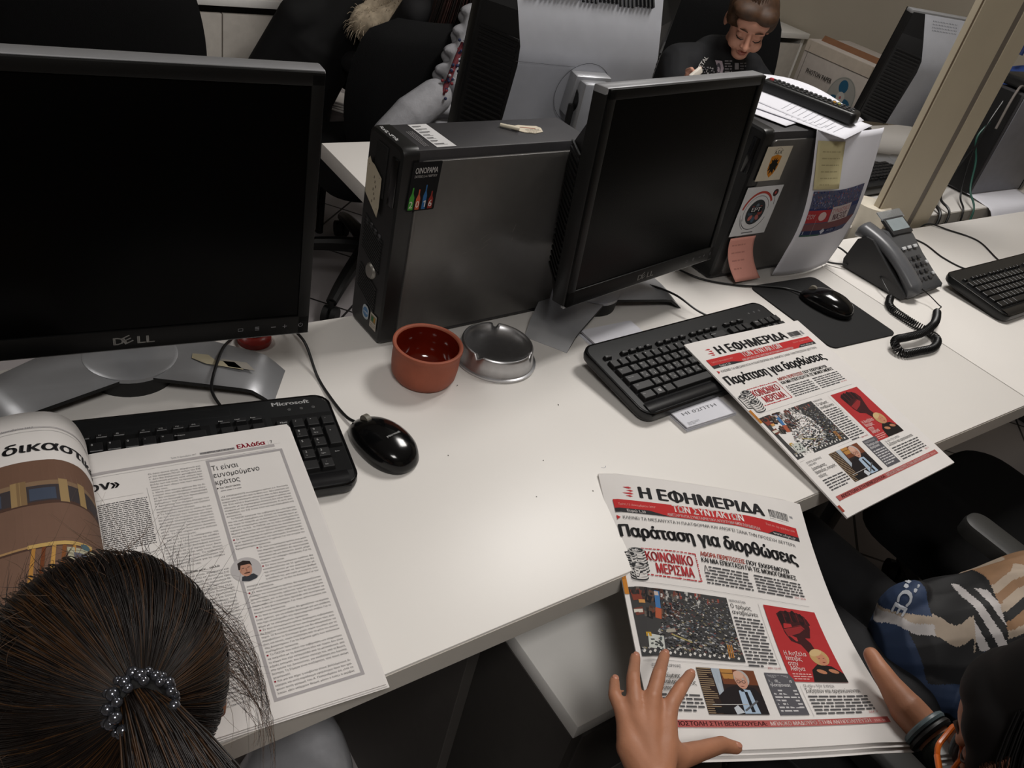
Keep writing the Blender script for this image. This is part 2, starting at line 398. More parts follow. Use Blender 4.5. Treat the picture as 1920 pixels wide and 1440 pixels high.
# white cabinets at the back
def cabinet(label, x0, x1, y0, y1, h, door='front'):
    t = thing('white_cabinet', label, 'cabinet', (x0, y0, 0)); W, D = x1 - x0, y1 - y0
    MB().box((W / 2, D / 2, h - 0.012), (W, D, 0.024), 0, 0.0015).build('top_panel', WHITECAB, t)
    b = MB(); b.box((0.012, D / 2 + 0.01, (h - 0.024) / 2), (0.024, D - 0.02, h - 0.024)); b.box((W - 0.012, D / 2 + 0.01, (h - 0.024) / 2), (0.024, D - 0.02, h - 0.024)); b.box((W / 2, D - 0.012, (h - 0.024) / 2), (W - 0.05, 0.02, h - 0.03)); b.box((W / 2, D / 2, 0.04), (W - 0.048, D - 0.05, 0.08))
    b.build('carcass', WHITECAB, t, False)
    n = 2 if W > 0.55 else 1; dw = (W - 0.056) / n
    for k in range(n):
        d = MB().box((0.028 + dw * (k + 0.5), 0.018, h / 2 + 0.02), (dw - 0.004, 0.018, h - 0.14), 0, 0.001).build('door', mat('pale_grey_door', 'BDB7AF', 0.4), t)
        MB().box((0.028 + dw * (k + 0.5) + (dw * 0.4 if k == 0 else -dw * 0.4), 0.004, h * 0.6), (0.012, 0.012, 0.1), 0, 0.003).build('handle', STEEL, d)
    return t
cabinet('white cabinet with grey door behind the leftmost monitor', 0.62, 1.175, 2.375, 2.80, 0.742)
cabinet('white cabinet against the beige wall beside the fan carton', 3.06, 3.60, 2.19, 2.75, 0.80)
cabinet('low white cabinet hidden below the fan carton', 2.86, 3.20, 1.34, 1.72, 0.56)

# ------------------------------------------------------------------ monitors
def monitor(label, loc, rz, tilt, group=None, logo=True, back_detail=False, chevron=True, standoff=0.0, foot_y=0.0):
    """origin on the desk under the middle of the front; local -y faces the viewer of the screen"""
    W, H, T = 0.405, 0.3345, 0.026; zb = loc[2] - DZ
    t = thing('monitor', label, 'monitor', (loc[0], loc[1], DZ), rz, group)
    M = Matrix.Translation((0, 0, zb)) @ Matrix.Rotation(-tilt, 4, 'X')
    MB().box((0, 0.0035, 0.002), (W, 0.0065, 0.004), 0, 0.0012, M).build('bottom_trim', SILVER, t); MB().box((0, 0.014, H - 0.006), (W, 0.026, 0.012), 0, 0.003, M).build('top_trim', SILVER, t)
    MB().box((0, 0.0140, H / 2 - 0.002), (W - 0.0008, 0.026, H - 0.010), 0, 0.002, M).build('casing', BLACKP, t)
    bz = MB(); bw, bb = 0.0145, 0.026
    for c, d in (((0, -0.0005, H - bw / 2 - 0.0015), (W - 0.004, 0.006, bw)), ((0, -0.0005, bb / 2 + 0.0035), (W - 0.004, 0.006, bb)), ((-W / 2 + bw / 2 + 0.002, -0.0005, H / 2), (bw, 0.006, H - 0.006)), ((W / 2 - bw / 2 - 0.002, -0.0005, H / 2), (bw, 0.006, H - 0.006))):
        bz.box(c, d, 0, 0.0012, M)
    bo = bz.build('bezel', BEZEL, t)
    MB().box((0, 0.0005, (H + bb - bw) / 2 + 0.001), (W - 2 * bw + 0.002, 0.003, H - bw - bb), 0, 0, M).build('screen', SCREEN, t, False)
    # back shell with ribbed black flanks
    s = MB(); a, c = W / 2 - 0.004, 0.148; yb, yf = 0.098, 0.026
    rows = []
    for z, dy, sc_ in ((0.004, 0.0, 0.99), (0.03, 0.9, 0.97), (0.19, 1.0, 0.96), (0.222, 0.94, 0.97), (0.27, 0.54, 1.0), (H - 0.004, 0.0, 1.04)):
        y = yf + (yb - yf) * dy; rows.append([(-c * sc_, y, z), (-c * sc_ * 0.5, y + 0.002 * dy, z), (c * sc_ * 0.5, y + 0.002 * dy, z), (c * sc_, y, z)])
    s.grid(rows, 0, M, True); s.build('back_cover', SILVERD, t, True, 0.5)
    for sg in (-1, 1):
        f = MB(); g = []
        for (z, dy, sc_) in ((0.004, 0.0, 0.99), (0.03, 0.9, 0.97), (0.19, 1.0, 0.96), (0.222, 0.94, 0.97), (0.27, 0.54, 1.0), (H - 0.004, 0.0, 1.04)):
            y = yf + (yb - yf) * dy; g.append([(sg * c * sc_, y, z), (sg * a, yf, z)])
        f.grid(g, 0, M, sg < 0)
        for k in range(22):
            z = 0.03 + 0.2 * k / 21; y = yf + (yb - yf) * 0.93
            f.box((sg * (c * 0.97 + a) / 2, (y + yf) / 2 + 0.002, z), (math.hypot(a - c * 0.97, y - yf) * 0.86, 0.003, 0.0042), 0, 0, M @ Matrix.Translation((sg * (c * 0.97 + a) / 2, (y + yf) / 2 + 0.002, z)) @ Matrix.Rotation(-sg * math.atan2(y - yf, a - c * 0.97), 4, 'Z') @ Matrix.Translation((-sg * (c * 0.97 + a) / 2, -(y + yf) / 2 - 0.002, -z)))
        f.build('side_vent', mat('vent_black', '0C0C0D', 0.5), t, True, 0.4)
    if back_detail == 'dots':
        p = Print()
        for a_ in range(16):
            for b_ in range(4): p.ell(0.03 + a_ * 0.006, -0.002 + b_ * 0.007, 0.0012, 0.0016, '55565A', 1, 6)
        for a_ in range(3): p.poly([(-0.035 + a_ * 0.009, 0.018), (-0.030 + a_ * 0.009, 0.018), (-0.018 + a_ * 0.009, 0.0), (-0.023 + a_ * 0.009, 0.0)], '5E5F63', 1)
        p.build('vent_dots', lambda x, y, z: M @ Vector((x, yf + (yb - yf) * (0.54 - 0.54 * (0.045 - y) / 0.0605) + 0.0012 + z, 0.27 + 0.045 - y)), t)
    fnb = lambda x, y, z: M @ Vector((-x, yb + 0.0035 + z, 0.15 - y))
    if back_detail is True:
        p = Print(); p.ring(0, 0.0, 0.056, 0.0568, '3A3B3D', 1, 0, 360, 40)
        p.line(-0.15, -0.05, -0.03, -0.048, 0.0006, '6A6B6E'); p.line(0.09, 0.12, 0.115, 0.0, 0.0008, '4A4B4D'); p.rect(0.086, -0.03, 0.142, -0.012, 'A58C66', 1)
        p.rect(0.092, -0.027, 0.136, -0.016, '8D7450', 2)
        p.build('back_print', fnb, t)
        sl = MB()
        for k in range(30):
            x = -0.125 + 0.25 * k / 29; zz = 0.302 + (0.004 if k % 9 < 5 else 0.0); yy = yf + (yb - yf) * 0.265
            sl.box((x, yy, zz), (0.0032, 0.009, 0.026), 0, 0, M @ Matrix.Translation((x, yy, zz)) @ Matrix.Rotation(0.68, 4, 'X') @ Matrix.Translation((-x, -yy, -zz)))
        sl.build('top_vent', mat('slot_black', '17181A', 0.6), t, False)
    # stand: tilting bracket, column, V-shaped foot
    MB().box((0, yb + 0.014, 0.155), (0.075, 0.026, 0.075), 0, 0.004, M).build('mount_bracket', SILVER, t)
    MB().tube([(-0.02, yb + 0.035, zb + 0.135), (0.03, yb + 0.035, zb + 0.135)], 0.022, 0, 20).build('tilt_hinge', BLACKP, t)
    yc = yb + 0.052 + foot_y
    cb = MB(); cb.box((0, yc, (zb + 0.17) / 2 + 0.008), (0.058, 0.030, zb + 0.16), 0, 0.006); cb.build('column', SILVER, t)
    MB().tube([(0.036, yc, 0.03), (0.036, yc - 0.004, zb + 0.13)], 0.006, 0, 8).build('cable_sleeve', BLACKP, t)
    # foot
    nseg = 12
    for sg in (-1, 1):
        f = MB(); ax = math.radians(26); dx, dy = sg * math.cos(ax), -math.sin(ax); nx, ny = sg * -dy * sg, dx * sg   # along the leg, across it
        nx, ny = (math.sin(ax) * sg, math.cos(ax))
        top = []; bot = []
        for i in range(nseg + 1):
            s_ = i / nseg; L_ = 0.03 + 0.168 * s_
            z = 0.030 - 0.007 * s_ if s_ < 0.80 else 0.0244 - 0.0234 * ((s_ - 0.80) / 0.20) ** 1.5
            hw = 0.056 - 0.018 * s_
            r1 = []; r2 = []
            for k in range(7):
                q = -1 + 2 * k / 6; dr_ = 0.0025 * (abs(q) ** 4)
                x, y = dx * L_ + nx * hw * q, yc - 0.03 + dy * L_ + ny * hw * q
                r1.append((x, y, max(z - dr_, 0.001))); r2.append((x, y, max(z - 0.008, 0.0)))
            top.append(r1); bot.append(r2)
        f.grid(top, 0, None, sg > 0); 
        rim0 = [[r[0] for r in top], [r[0] for r in bot]]; rim1 = [[r[-1] for r in top], [r[-1] for r in bot]]
        f.grid(rim0, 1, None, sg < 0); f.grid(rim1, 1, None, sg > 0); f.grid(bot, 1, None, sg < 0); f.grid([top[-1], bot[-1]], 0, None, sg < 0)
        f.build('foot_leg', [SILVER, BLACKM], t, True, 0.7)
    h = MB(); h.lathe([(0.0, 0.0312), (0.054, 0.0305), (0.058, 0.029), (0.0585, 0.024)], 40, 0, Matrix.Translation((0, yc - 0.045, 0))); h.lathe([(0.0585, 0.024), (0.056, 0.0), (0, 0.0)], 40, 1, Matrix.Translation((0, yc - 0.045, 0)))
    h.box((0, yc, 0.018), (0.12, 0.075, 0.03), 0, 0.01); h.build('foot_hub', [SILVER, BLACKM], t)
    if logo:
        p = Print(); L2 = lambda x, y, z: M @ Vector((x, -0.0038 - z, 0.0165 - y))
        g = 'A8A6A2'; p.text('D', -0.026, 0.0055, 0.0095, g, 0.0115, 0.018); p.text('E', -0.0135, 0.0058, 0.0095, g, 0.010, 0.018, rot=-0.45); p.text('LL', -0.0005, 0.0055, 0.0095, g, 0.0185, 0.018)
        lo = p.build('brand_lettering', L2, t)
        q = Print()
        for k, x in enumerate((0.116, 0.136, 0.156, 0.170, 0.190)):
            if k == 0: q.frame(x - 0.003, -0.002, x + 0.003, 0.002, 0.0005, '77777A')
            elif k == 1:
                for j in range(3): q.rect(x - 0.0025, -0.0025 + j * 0.002, x + 0.0025, -0.0015 + j * 0.002, '77777A')
            elif k == 2: q.rect(x - 0.003, -0.0005, x + 0.003, 0.0005, '77777A')
            elif k == 3: q.rect(x - 0.0026, -0.0004, x + 0.0026, 0.0004, '77777A'); q.rect(x - 0.0004, -0.0026, x + 0.0004, 0.0026, '77777A')
            else: q.ring(x, 0, 0.0022, 0.0028, '77777A', 1, -60, 240, 14); q.rect(x - 0.0003, -0.0034, x + 0.0003, -0.0006, '77777A')
        q.build('button_marks', L2, t)
    return t, M
m1, M1 = monitor('black-faced silver monitor at the left, nearest to the camera, switched off', (0.1763, 0.4526, 0.8501), -0.1121, 0.005)
tp = Print(); tp.poly([(0.0, 0.0), (0.022, -0.004), (0.024, 0.012), (0.05, 0.008), (0.052, 0.03), (0.004, 0.028), (-0.008, 0.016)], 'A39A82', 1); tp.rect(0.034, 0.004, 0.068, 0.027, '8E8981', 1)
tp.build('tape_residue', lambda x, y, z: Vector((0.075 + x * 0.92 + y * 0.30, 0.092 - x * 0.44 - y * 0.85, 0.0288 - 0.0 * x + z)), m1)
m2, M2 = monitor('black-faced silver monitor between the two standing computers, turned sideways', (0.9809, 0.4384, 0.8360), 0.1742, 0.079)
m3, M3 = monitor('silver-backed monitor of the opposite row, seen from behind above the middle computer', (1.03, 0.862, 0.905), PI - 0.138, 0.10, None, False, True)
m4, M4 = monitor('silver-backed monitor seen from behind beside the cream post', (2.587, 1.021, 0.8556), PI - 0.262, 0.10, None, False, 'dots')

# ------------------------------------------------------------------ small standing computers
def computer(label, loc, rz, far_panel=None):
    """stands on its side: local x along its depth (front at x=0), y = thickness, z up"""
    W, D, H = 0.093, 0.34, 0.316
    t = thing('desktop_computer', label, 'computer', loc, rz)
    pr_ = [(0.022, 0.004), (D - 0.004, 0.004), (D - 0.004, W - 0.004), (0.022, W - 0.004)]
    MB().box((D / 2 + 0.009, W / 2, H / 2), (D - 0.02, W - 0.004, H - 0.006), 0, 0.003).build('chassis', PCTOP, t)
    # side panel: rounded plate
    out = rrect(0.028, 0.012, D - 0.004, H - 0.018, 0.010, 5)
    sp = MB(); sp.prism([(x, -z) for x, z in out][::-1], -0.0, 0.0045, 0, 0.0015, Matrix(((1, 0, 0, 0), (0, 0, -1, 0.0022), (0, -1, 0, 0), (0, 0, 0, 1)))); sp.build('side_panel', PCSIDE, t)
    if far_panel: MB().box((D / 2 + 0.014, W - 0.001, H / 2), (D - 0.04, 0.004, H - 0.02), 0, 0.0015).build('side_panel', far_panel, t)
    # rounded front bezel
    bz = MB(); poly = rrect(0.0, 0.0, W, H, 0.012, 5); P2 = rrect(0.006, 0.006, W - 0.006, H - 0.006, 0.009, 5)
    ring0 = [(0.026, y, z) for y, z in poly]; ring1 = [(0.008, y, z) for y, z in poly]; ring2 = [(0.002, y * 0.97 + W * 0.015, z * 0.99 + H * 0.005) for y, z in poly]; ring3 = [(0.0, y, z) for y, z in P2]
    rows = [r + [r[0]] for r in (ring0, ring1, ring2, ring3)]; bz.grid(rows, 0, None, True); n = len(bz.v); bz.add(ring3, [tuple(range(len(ring3)))[::-1]], 0)
    bzo = bz.build('front_bezel', BLACKP, t, True, 0.5)
    fr = lambda y, z, dx=0.0: (-0.0008 - dx, y, z)
    g = MB()
    for k in range(26):
        z = 0.058 + 0.118 * k / 25
        if abs(z - 0.109) < 0.012: continue
        g.box((-0.0006, 0.052, z), (0.0022, 0.058, 0.0018), 0, 0, Matrix.Translation((0, 0.052, z)) @ Matrix.Rotation(0.35, 4, 'X') @ Matrix.Translation((0, -0.052, -z)))
    g.build('front_grille', mat('grille_black', '1F1E1E', 0.45), t, False)
    MB().lathe([(0.0, 0.004), (0.010, 0.0035), (0.0125, 0.001), (0.013, -0.001)], 28, 0, Matrix.Translation((-0.001, 0.045, 0.1085)) @ Matrix.Rotation(-PI / 2, 4, 'Y')).build('power_button', mat('button_grey', '8A8781', 0.35, 0.6), t)
    MB().box((-0.0006, 0.016, 0.262), (0.003, 0.016, 0.070), 0, 0.001).build('disc_drive', BLACKG, t)
    dr_ = MB(); dr_.box((-0.0006, 0.052, 0.265), (0.003, 0.030, 0.075), 0, 0.001); dr_.build('bay_cover', BLACKM, t)
    us = MB()
    for q in ((0.070, 0.178), (0.058, 0.176), (0.046, 0.172), (0.034, 0.170)): us.box((-0.0004, q[0], q[1]), (0.0016, 0.0055, 0.009), 0, 0.0004)
    us.build('front_ports', mat('port_grey', '4A4A4C', 0.4), t)
    return t
pc1 = computer('black computer tower standing on its side behind the terracotta pot', (0.5306, 0.514, DZ), 0.052)
# --- its stickers
def pcside(o, y=-0.0028): return lambda x, yy, z: Vector((x, y - z, yy))
p = Print(); w_, h_ = 0.046, 0.072
p.poly(rrect(0, 0, w_, h_, 0.002, 3), '0D0D0E', 0)
p.text('OINOPAMA', 0.005, 0.0165, 0.0082, 'B9B6B4', 0.036, 0.0, 2); p.text('ΖΑΠΠΕΙΟ | 5-6-7 ΜΑΡΤΙΟΥ', 0.005, 0.0225, 0.0032, 'A8A5A2', 0.036, 0.0, 2)
for k, (c, hh, ww) in enumerate((('3F8A35', 0.033, 0.0078), ('B5533A', 0.030, 0.0066), ('2B5C8C', 0.036, 0.0060), ('7E2A24', 0.026, 0.0074))):
    x = 0.0068 + 0.0105 * k; pb_ = h_ - 0.002; nb = pb_ - hh
    p.poly([(x - ww / 2, pb_), (x - ww / 2, pb_ - hh * 0.55), (x - ww * 0.16, pb_ - hh * 0.75), (x - ww * 0.14, nb), (x + ww * 0.14, nb), (x + ww * 0.16, pb_ - hh * 0.75), (x + ww / 2, pb_ - hh * 0.55), (x + ww / 2, pb_)], c, 1)
    p.text('2016'[k], x - (0.0028 if k != 2 else 0.0012), pb_ - 0.003, 0.0098, 'CFC8C0', 0.0054 if k != 2 else 0.0036, 0.0, 2)
p.build('wine_fair_sticker', lambda x, y, z: Vector((0.0135 + x + 0.003 * (y / h_) * -1 + 0.0025, -0.0028 - z, 0.2985 - y)), pc1)
p = Print()
for x, z, L_, a in ((0.155, 0.165, 0.014, -0.6), (0.162, 0.158, 0.016, -0.55), (0.160, 0.148, 0.013, -0.6), (0.215, 0.17, 0.014, -1.3), (0.125, 0.145, 0.008, -0.2), (0.217, 0.155, 0.008, -1.5)):
    p.line(x, -z, x + L_ * math.cos(a), -z + L_ * math.sin(a), 0.0005, '7C7874', 1)
p.build('scratch_marks', lambda x, y, z: Vector((x, -0.0027 - z, -y)), pc1)
p = Print(); p.poly([(0, 0.008), (0.006, 0.0), (0.012, 0.006), (0.020, 0.007), (0.042, 0.018), (0.043, 0.062), (0.040, 0.078), (0.002, 0.055)], 'B7AC97', 1)
for k in range(7): p.rect(0.022 + 0.003 * (k % 3), 0.022 + 0.006 * k, 0.024 + 0.003 * (k % 3), 0.026 + 0.006 * k, '5A5248', 2)
for q in ((0.006, 0.012), (0.036, 0.02), (0.037, 0.066)): p.ell(q[0], q[1], 0.0008, 0.0008, '6A4B3A', 2, 6)
p.build('paper_card', lambda x, y, z: Vector((-0.0036 - z, 0.083 - x, 0.275 - y)), pc1)
p = Print(); p.poly(rrect(0, 0, 0.019, 0.024, 0.008, 4), 'AEB6BC', 1); p.ell(0.0095, 0.012, 0.008, 0.0085, '5B7FA6', 2, 16); p.text('intel', 0.0035, 0.014, 0.0045, 'D8DDE2', 0.012, 0, 3)
p.build('processor_badge', lambda x, y, z: Vector((-0.0012 - z, 0.055 - x, 0.048 - y)), pc1)
p = Print(); p.rect(0, 0, 0.019, 0.026, 'B7AFA4', 1); p.rect(0.002, 0.003, 0.017, 0.015, '7C7460', 2); p.rect(0.004, 0.005, 0.010, 0.013, '3B6B45', 3); p.rect(0.011, 0.005, 0.015, 0.013, 'A5792B', 3); p.words(0.002, 0.019, 0.017, 3, 0.0028, '5C564E', 0.001, 3)
p.build('licence_badge', lambda x, y, z: Vector((-0.0012 - z, 0.031 - x, 0.046 - y)), pc1)
ZT = 0.316 - 0.0028
p = Print(); p.poly([(0, 0), (0.031, 0), (0.033, 0.078), (0.001, 0.078)], 'C9C8C8', 1)
for k in range(7):
    p.rect(0.003, 0.006 + k * 0.010, 0.006 + 0.012 * random.random() + 0.008, 0.0085 + k * 0.010, '2E2D2E', 2); p.rect(0.003, 0.0100 + k * 0.010, 0.010 + 0.016 * random.random(), 0.0112 + k * 0.010, '4A4949', 2)
p.build('barcode_label', lambda x, y, z: Vector((0.055 + x, 0.085 - y, ZT + 0.0004 + z)), pc1)
wm = Print(); rw_ = random.Random(5)
for k in range(26): x_ = 0.030 + 0.045 * rw_.random(); wm.line(x_, 0.004 + 0.004 * rw_.random(), x_ + 0.004, 0.004 + 0.005 * rw_.random(), 0.0011, 'BDBDBD', 1)
wm.build('worn_label', lambda x, y, z: Vector((0.0015 + y, x, 0.3165 - 0.0025 * (0.010 - y) / 0.01 + 0.0004 + z)), pc1)
p = Print(); p.words(0.0, 0.0, 0.05, 4, 0.003, '8A8989', 0.0009, 5)
p.build('warning_print', lambda x, y, z: Vector((0.040 + y, 0.062 - x, ZT + 0.0004 + z)), pc1)
scb = MB(); so_ = [(0.0, 0.004), (0.008, 0.0), (0.016, 0.005), (0.024, 0.002), (0.036, 0.006), (0.054, 0.008), (0.058, 0.016), (0.052, 0.030), (0.034, 0.035), (0.018, 0.030), (0.004, 0.018)]
scb.prism([(x, -y) for x, y in so_][::-1], 0.0, 0.0007); sl = scb.build('paper_scrap', mat('cream_scrap', 'C9BFAC', 0.75), None); sl.location = (0.742, 0.594, DZ + 0.3134)
p = Print(); p.line(0.020, 0.012, 0.046, 0.018, 0.0022, 'A06A5A', 2); p.words(0.024, 0.023, 0.05, 3, 0.0045, '6A6258', 0.0014, 6); p.build('printed_text', lambda x, y, z: Vector((x, -y, 0.0009 + z)), sl)
tag(sl, 'torn cream paper scrap lying on top of the middle computer', 'paper scrap')
cg = MB().tube([(0.730, 0.588, DZ + 0.3164), (0.752, 0.568, DZ + 0.3172)], 0.0028, 0, 12).build('cigarette_butt', mat('cigarette_paper', 'CFC6B2', 0.7), None)
tag(cg, 'rolled cream cigarette butt beside the paper scrap on the middle computer', 'cigarette butt')

pc2 = computer('black computer tower covered with stickers and papers, behind the mouse pad', (1.287, 0.535, DZ), 0.01)
p = Print(); p.rect(0, 0, 0.074, 0.069, 'C3BBA9', 1)
p.poly([(0.022, 0.020), (0.037, 0.016), (0.052, 0.020), (0.051, 0.044), (0.045, 0.056), (0.037, 0.063), (0.029, 0.056), (0.023, 0.044)], 'B9761F', 2)
p.poly([(0.037, 0.050), (0.031, 0.056), (0.032, 0.046), (0.025, 0.050), (0.027, 0.042), (0.024, 0.036), (0.029, 0.033), (0.027, 0.026), (0.032, 0.028), (0.034, 0.022), (0.037, 0.028), (0.040, 0.022), (0.042, 0.028), (0.047, 0.026), (0.045, 0.033), (0.050, 0.036), (0.047, 0.042), (0.049, 0.050), (0.042, 0.046), (0.043, 0.056)], '15110C', 3)
p.text('Α.Ε.Κ', 0.026, 0.0155, 0.0068, '1A1712', 0.022, 0.02, 3); p.ring(0.037, 0.019, 0.0155, 0.016, '3A352C', 2, 215, 325, 10)
p.build('club_badge_sticker', lambda x, y, z: Vector((0.016 + x - 0.10 * y * 0, -0.0028 - z, 0.286 - y)), pc2)
p = Print(); p.rect(0, 0, 0.108, 0.105, 'C9CACC', 1); p.ring(0.052, 0.055, 0.027, 0.0, '2E3234', 2, 0, 360, 30)
for k, c in enumerate(('7E3A34', '9C5A55', '46586A', 'A9625A', '3B4A56', '8C3B36', '5E6B74', '944640')):
    a = k * 0.785; p.ell(0.052 + 0.014 * math.cos(a), 0.057 + 0.014 * math.sin(a), 0.007, 0.005, c, 3, 10, rot=a)
p.rect(0.034, 0.043, 0.069, 0.056, '121315', 4); p.text('ΕΡΤ', 0.038, 0.0535, 0.008, 'E6E6E6', 0.027, 0.03, 5)
p.ring(0.052, 0.055, 0.040, 0.045, 'A33D33', 2, 190, 330, 24); p.ring(0.052, 0.055, 0.0345, 0.0355, '303234', 2, 150, 350, 30); p.ring(0.052, 0.055, 0.037, 0.0385, '303234', 2, 20, 160, 26); p.ring(0.052, 0.055, 0.041, 0.042, '303234', 2, 120, 175, 12)
p.ell(0.092, 0.016, 0.008, 0.008, '3E2A2C', 2, 14); p.ell(0.092, 0.016, 0.003, 0.003, 'B04A44', 3, 10); p.line(0.094, 0.022, 0.100, 0.042, 0.0012, '303234', 2); p.rect(0.034, 0.0985, 0.068, 0.1005, '4A4C4E', 2)
p.build('broadcaster_sticker', lambda x, y, z: Vector((0.004 + x + 0.0002, -0.0028 - z, 0.205 - y)), pc2)

# pink and yellow notes, curled sheets of paper
def sheet(name, label, cat, fn, W, H, m, nx=12, ny=12, th=0.0003, parent=None):
    b = MB(); b.grid([[fn(W * i / nx, H * j / ny, 0) for i in range(nx + 1)] for j in range(ny + 1)]); o = b.build(name, m, parent)
    q = o.modifiers.new('t', 'SOLIDIFY'); q.thickness = th; q.offset = -1
    if label: tag(o, label, cat)
    return o
PY = 0.535 - 0.003
fp = lambda x, y, z: Vector((1.298 + x + 0.36 * y * (y / 0.09), PY - 0.001 - 0.030 * (y / 0.09) ** 2 - z, DZ + 0.0965 - y * 0.99))
pk = sheet('pink_sticky_note', 'pink sticky note hanging low on the sticker-covered computer', 'sticky note', fp, 0.076, 0.088, mat('pink_note_paper', 'CF9184', 0.8, var=0.02))
p = Print(); p.words(0.010, 0.018, 0.05, 4, 0.016, 'B27A70', 0.003, 4); p.build('handwriting', lambda x, y, z: fp(x, y, z + 0.0004), pk)
# big hanging sheet with a printed stadium photograph
def fs(x, y, z):
    t = y / 0.318; u = x / 0.215
    bul = 0.030 * math.sin(PI * min(1, t * 1.02)) + 0.018 * t
    left = 0.085 * (0.5 - 0.5 * math.cos(PI * min(1, max(0, t * 1.15)))) * 0.25
    return Vector((1.421 + x * (1.04 - 0.42 * max(0, t - 0.78)) + left + 0.05 * max(0, t - 0.78), 0.5275 - bul * (0.75 + 0.25 * math.cos(u * 3.0)) - 0.012 * math.sin(PI * u) - z, DZ + 0.3185 - y * 0.995))
bs = sheet('paper_sheet', 'large white paper sheet hanging on the sticker-covered computer with a stadium photo', 'paper', fs, 0.215, 0.315, SHEET, 20, 24)
p = Print(); x0, y0, x1, y1 = 0.012, 0.112, 0.196, 0.212
p.rect(x0, y0, x1, y1, '4A4E66', 1)
rr = random.Random(3)
for k in range(260): p.rect(*(lambda a, b: (a, b, a + 0.0024, b + 0.003))(x0 + rr.random() * (x1 - x0 - 0.003), y0 + rr.random() * 0.036), rr.choice(('2C355E', '3C4A86', '6B5A62', '8A4A48', '24284A', '7A7C92')), 2)
p.rect(x0, y0 + 0.036, x1, y0 + 0.046, '28345E', 3); p.rect(x0, y0 + 0.040, 0.080, y0 + 0.068, '9E2F33', 4); p.rect(0.082, y0 + 0.036, 0.160, y0 + 0.070, 'B5A9A8', 4)
p.text('ΣΟΥ', x0 + 0.002, y0 + 0.058, 0.009, 'C9B0AE', 0.020, 0.02, 5); p.ell(0.056, y0 + 0.054, 0.012, 0.010, 'C4ABA8', 5, 12)
p.text('ΣΥΝΔΕΣΜΟΣ', 0.086, y0 + 0.050, 0.009, '9A4A4C', 0.07, 0.01, 5); p.text('ΝΑΞΟΣ', 0.094, y0 + 0.067, 0.013, '4A2A34', 0.056, 0.03, 5)
p.rect(x0, y0 + 0.070, x1, y0 + 0.088, '6E4648', 4); p.rect(x0, y0 + 0.086, 0.125, y0 + 0.096, '1E2B50', 5); p.rect(x0, y0 + 0.096, 0.07, y1, '35564A', 5)
p.ell(0.075, y0 + 0.090, 0.008, 0.007, 'B8BAC6', 6, 4); p.text('S', x0 + 0.003, y0 + 0.094, 0.007, 'C9C9D0', None, 0.02, 6); p.text('AUDI', 0.090, y0 + 0.093, 0.005, '8E94AA', 0.026, 0, 6)
p.poly([(x1 - 0.03, y1), (x1, y0 + 0.07), (x1, y1)], SHEET, 7); p.rect(0.04, y0 + 0.06, 0.0408, y1 - 0.004, '9A8E90', 7)
p.build('stadium_photo', lambda x, y, z: fs(x, y, z + 0.0006), bs, frange(0, 0.215, 12), frange(0, 0.315, 16))
fy = lambda x, y, z: fs(0.004 + x, 0.018 + y, z + 0.0022 + 0.004 * (y / 0.09) ** 2)
yn = sheet('yellow_sticky_note', 'pale yellow sticky note on the large hanging sheet', 'sticky note', fy, 0.072, 0.088, mat('yellow_note_paper', 'C3B98F', 0.8, var=0.02), 8, 8)
p = Print(); p.words(0.014, 0.02, 0.062, 6, 0.012, 'A39A76', 0.0022, 9); p.build('handwriting', lambda x, y, z: fy(x, y, z + 0.0004), yn)
# loose sheets on top of that computer
ZP = DZ + 0.3168
def top_sheet(label, o, ux, uy, W, H, lift, seed, text=True):
    ux = Vector(ux).normalized(); uy = Vector(uy).normalized()
    f = lambda x, y, z: Vector((o[0] + ux.x * x + uy.x * y, o[1] + ux.y * x + uy.y * y, o[2] + lift(x / W, y / H) + z))
    s_ = sheet('paper_sheet', label, 'paper', f, W, H, SHEET, 14, 14)
    if text:
        p = Print(); p.words(0.02, 0.03, W - 0.03, 9, 0.012, '8A8B92', 0.0012, seed); p.build('printed_text', lambda x, y, z: f(x, y, z + 0.0004), s_, frange(0, W, 8), frange(0, H, 8))
    return s_
def dirs(a): a = math.radians(a); return (math.cos(a), math.sin(a), 0)
top_sheet('white sheet with a pencilled sketch poking out lowest over the computer front', (1.358, 0.552, ZP + 0.0001), dirs(16), dirs(112), 0.12, 0.195, lambda u, v: 0.0, 13, False)
top_sheet('white sheet curling up behind the remote control', (1.445, 0.500, ZP + 0.0016), dirs(20), dirs(106), 0.192, 0.25, lambda u, v: 0.024 * u * u * math.sin(PI * v * 0.9) + 0.003 * v, 12)
top_sheet('white printed sheet lying directly under the remote control', (1.447, 0.480, ZP + 0.0010), dirs(19), dirs(118), 0.180, 0.265, lambda u, v: 0.0008 + 0.001 * v, 11)
# remote control
rc = thing('remote_control', 'long black television remote lying on the papers atop the computer', 'remote control', (1.515, 0.632, ZP + 0.0085), math.radians(-71))
L_ = 0.205
MB().prism(rrect(-L_ / 2, -0.024, L_ / 2, 0.024, 0.012, 5), 0, 0.021, 0, 0.006, None, 3).build('body', BLACKP, rc)
kk = MB()
for i in range(17):
    for j in range(3):
        if i in (5, 11) and j == 1: continue
        kk.box((-L_ / 2 + 0.024 + i * 0.0102, -0.0125 + 0.0125 * j, 0.0217), (0.0062, 0.0080, 0.0032), 0, 0.0012)
kb0 = kk.build('rubber_buttons', mat('rubber_grey_button', '28282A', 0.55), rc); kb0['kind'] = 'stuff'
MB().lathe([(0, 0.0245), (0.004, 0.024), (0.005, 0.021)], 16, 0, Matrix.Translation((-L_ / 2 + 0.012, 0.0, 0))).build('power_button', mat('red_button', 'A3323A', 0.4), rc)
